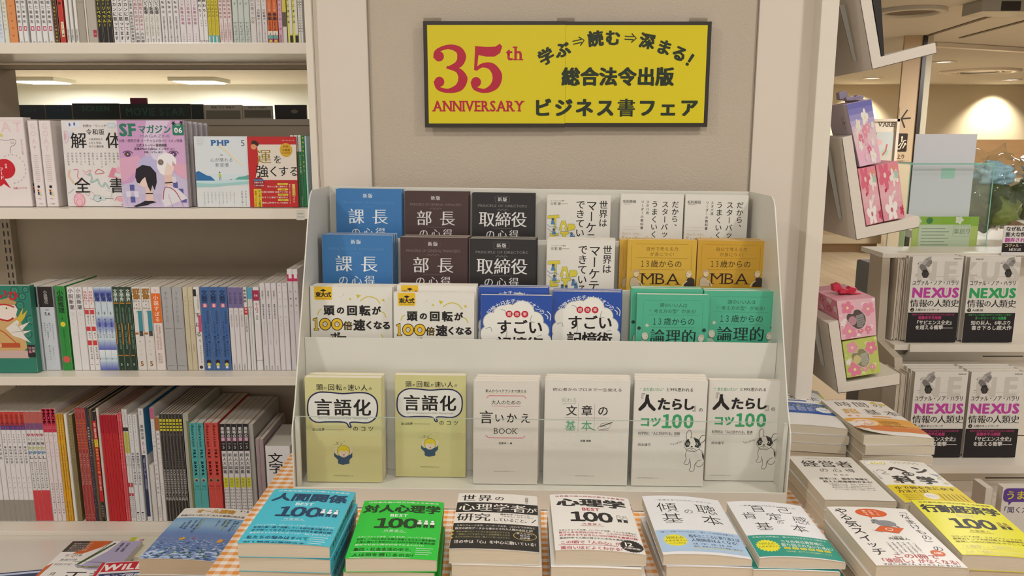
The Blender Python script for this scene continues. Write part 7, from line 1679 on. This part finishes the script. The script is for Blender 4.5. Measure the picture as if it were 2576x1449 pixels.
# ------------------------------------------------------------------ fair sign: two joined sheets on the papered panel
SG = tag(empty('fair_sign'), 'yellow thirty-fifth anniversary fair sign with black border on the papered wall', 'sign')
YG = 1.686
TL, TRt, BRt, BLt = at(1064, 53, YG), at(1791, 55, YG), at(1780, 318, YG), at(1068, 320, YG)
u_ = (TRt.x - TL.x)/101.0
hh = (TL.z - BLt.z)/u_
half = 50.0
MB().box(TL.x, TL.x+half*u_-.0002, YG, YG+.004, BLt.z-.0006, TL.z).obj('sheet', mat('sign_card', '2A2116', .5), SG, up=0)
MB().box(TL.x+half*u_+.0002, TL.x+101*u_, YG+.0006, YG+.0046, BLt.z+.0006, TL.z-.0008).obj('sheet', mat('sign_card', '2A2116', .5), SG, up=0)
for a_ in (3.2, 50, 96.5):
    x = TL.x + a_*u_
    MB().box(x-.018, x+.018, YG+.0047, YG+.0125, TL.z-.02, TL.z+.007).obj('clip', glass('clip_clear_%d' % a_, (.8, .78, .74)), SG, up=0)
for a_ in (10, 90): MB().box(TL.x+a_*u_-.01, TL.x+a_*u_+.01, YG+.0047, 1.7035, (TL.z+BLt.z)/2-.01, (TL.z+BLt.z)/2+.01).obj('spacer', M_WHITE, SG, up=0)
k = Ink(); YL, RDD, GK = 'D9C816', 'B4203A', '26301C'
k.rect(1.4, 1.3, half-.03, hh-1.3, YL); k.rect(half+.03, 1.35, 99.6, hh-1.5, YL)
k.line([(3.9, 12.6), (4.6, 10.2), (8.6, 8.7), (12.2, 9.6), (13.4, 12.0), (12.2, 14.6), (8.8, 15.8)], [1.0, 1.3, 1.5, 2.4, 3.2, 2.6, .9], RDD, smooth=5)
k.line([(8.0, 15.6), (11.9, 16.6), (13.7, 19.4), (12.4, 22.4), (8.6, 23.7), (5.0, 22.8), (3.9, 20.2)], [.9, 1.8, 3.4, 2.9, 1.5, 1.4, 1.2], RDD, smooth=5)
k.circ(5.4, 11.9, 1.75, RDD); k.circ(5.4, 20.6, 1.75, RDD)
k.poly([(18.0, 8.4), (22, 8.7), (25.2, 8.6), (26.9, 7.6), (27.7, 8.6), (26.9, 10.8), (25, 12.0), (22, 12.0), (19.0, 11.4)], RDD)
k.line([(18.9, 8.6), (18.2, 16.6)], [1.5, 1.0], RDD)
k.line([(18.2, 16.6), (20.6, 15.0), (23.9, 15.4), (25.9, 18.4), (25.0, 21.8), (21.6, 23.7), (18.0, 22.8), (17.0, 20.4)], [.9, 1.4, 2.6, 3.5, 3.0, 1.5, 1.4, 1.2], RDD, smooth=5)
k.circ(18.4, 20.7, 1.75, RDD)
k.t('th', 31.8, 10.9, 6.6, RDD, 'b', serif=1.2, fit=6.2); k.t('ANNIVERSARY', 19.1, 29.0, 5.2, RDD, 'b', serif=1.5, fit=32.6)
for c, x, y, r in (('学', 43.1, 11.9, -27), ('ぶ', 48.8, 9.6, -20), ('読', 60.4, 5.9, -6), ('む', 66.5, 5.6, 0), ('深', 78.6, 6.7, 10), ('ま', 84.6, 8.8, 18), ('る', 90.1, 10.9, 24), ('！', 95.0, 13.8, 32)): k.char(c, x, y, 5.5, GK, 'x', 1, r)
for cx_, cy_, r in ((54.4, 6.9, -12), (72.6, 5.7, 3)):
    q = lambda a, b_: (cx_ + a*math.cos(R(r)) - b_*math.sin(R(r)), cy_ + a*math.sin(R(r)) + b_*math.cos(R(r)))
    k.line([q(-2, -.5), q(1.2, -.5)], .35, GK); k.line([q(-2, .5), q(1.2, .5)], .35, GK); k.line([q(.4, -1.5), q(2.1, 0), q(.4, 1.5)], .4, GK)
for i, c in enumerate('総合法令出版'): k.char(c, 51.9+6.65*i, 18.8, 6.5, GK, 'x')
for i, c in enumerate('ビジネス書フェア'): k.char(c, 42.0+7.45*i, 29.5, 6.6, GK, 'b' if c == '書' else 'x')
k.build('sign_print', lambda V: np.stack([TL.x + V[:, 0]*u_, YG - V[:, 2]*1.2, TL.z - V[:, 1]*u_], 1), SG)

stack((-40,1438),(104,1440),(-150,1560),(20,1560), -.9145, 1, .0160, '2E3A5E', lambda: (lambda k: (k.rect(4, 4, 96, 10, 'B9C4D8'), k)[-1])(Ink()), 'dark blue magazine at the near corner of the plinth', 'magazines on the plinth', name='magazine', cat='magazine', drop=0)
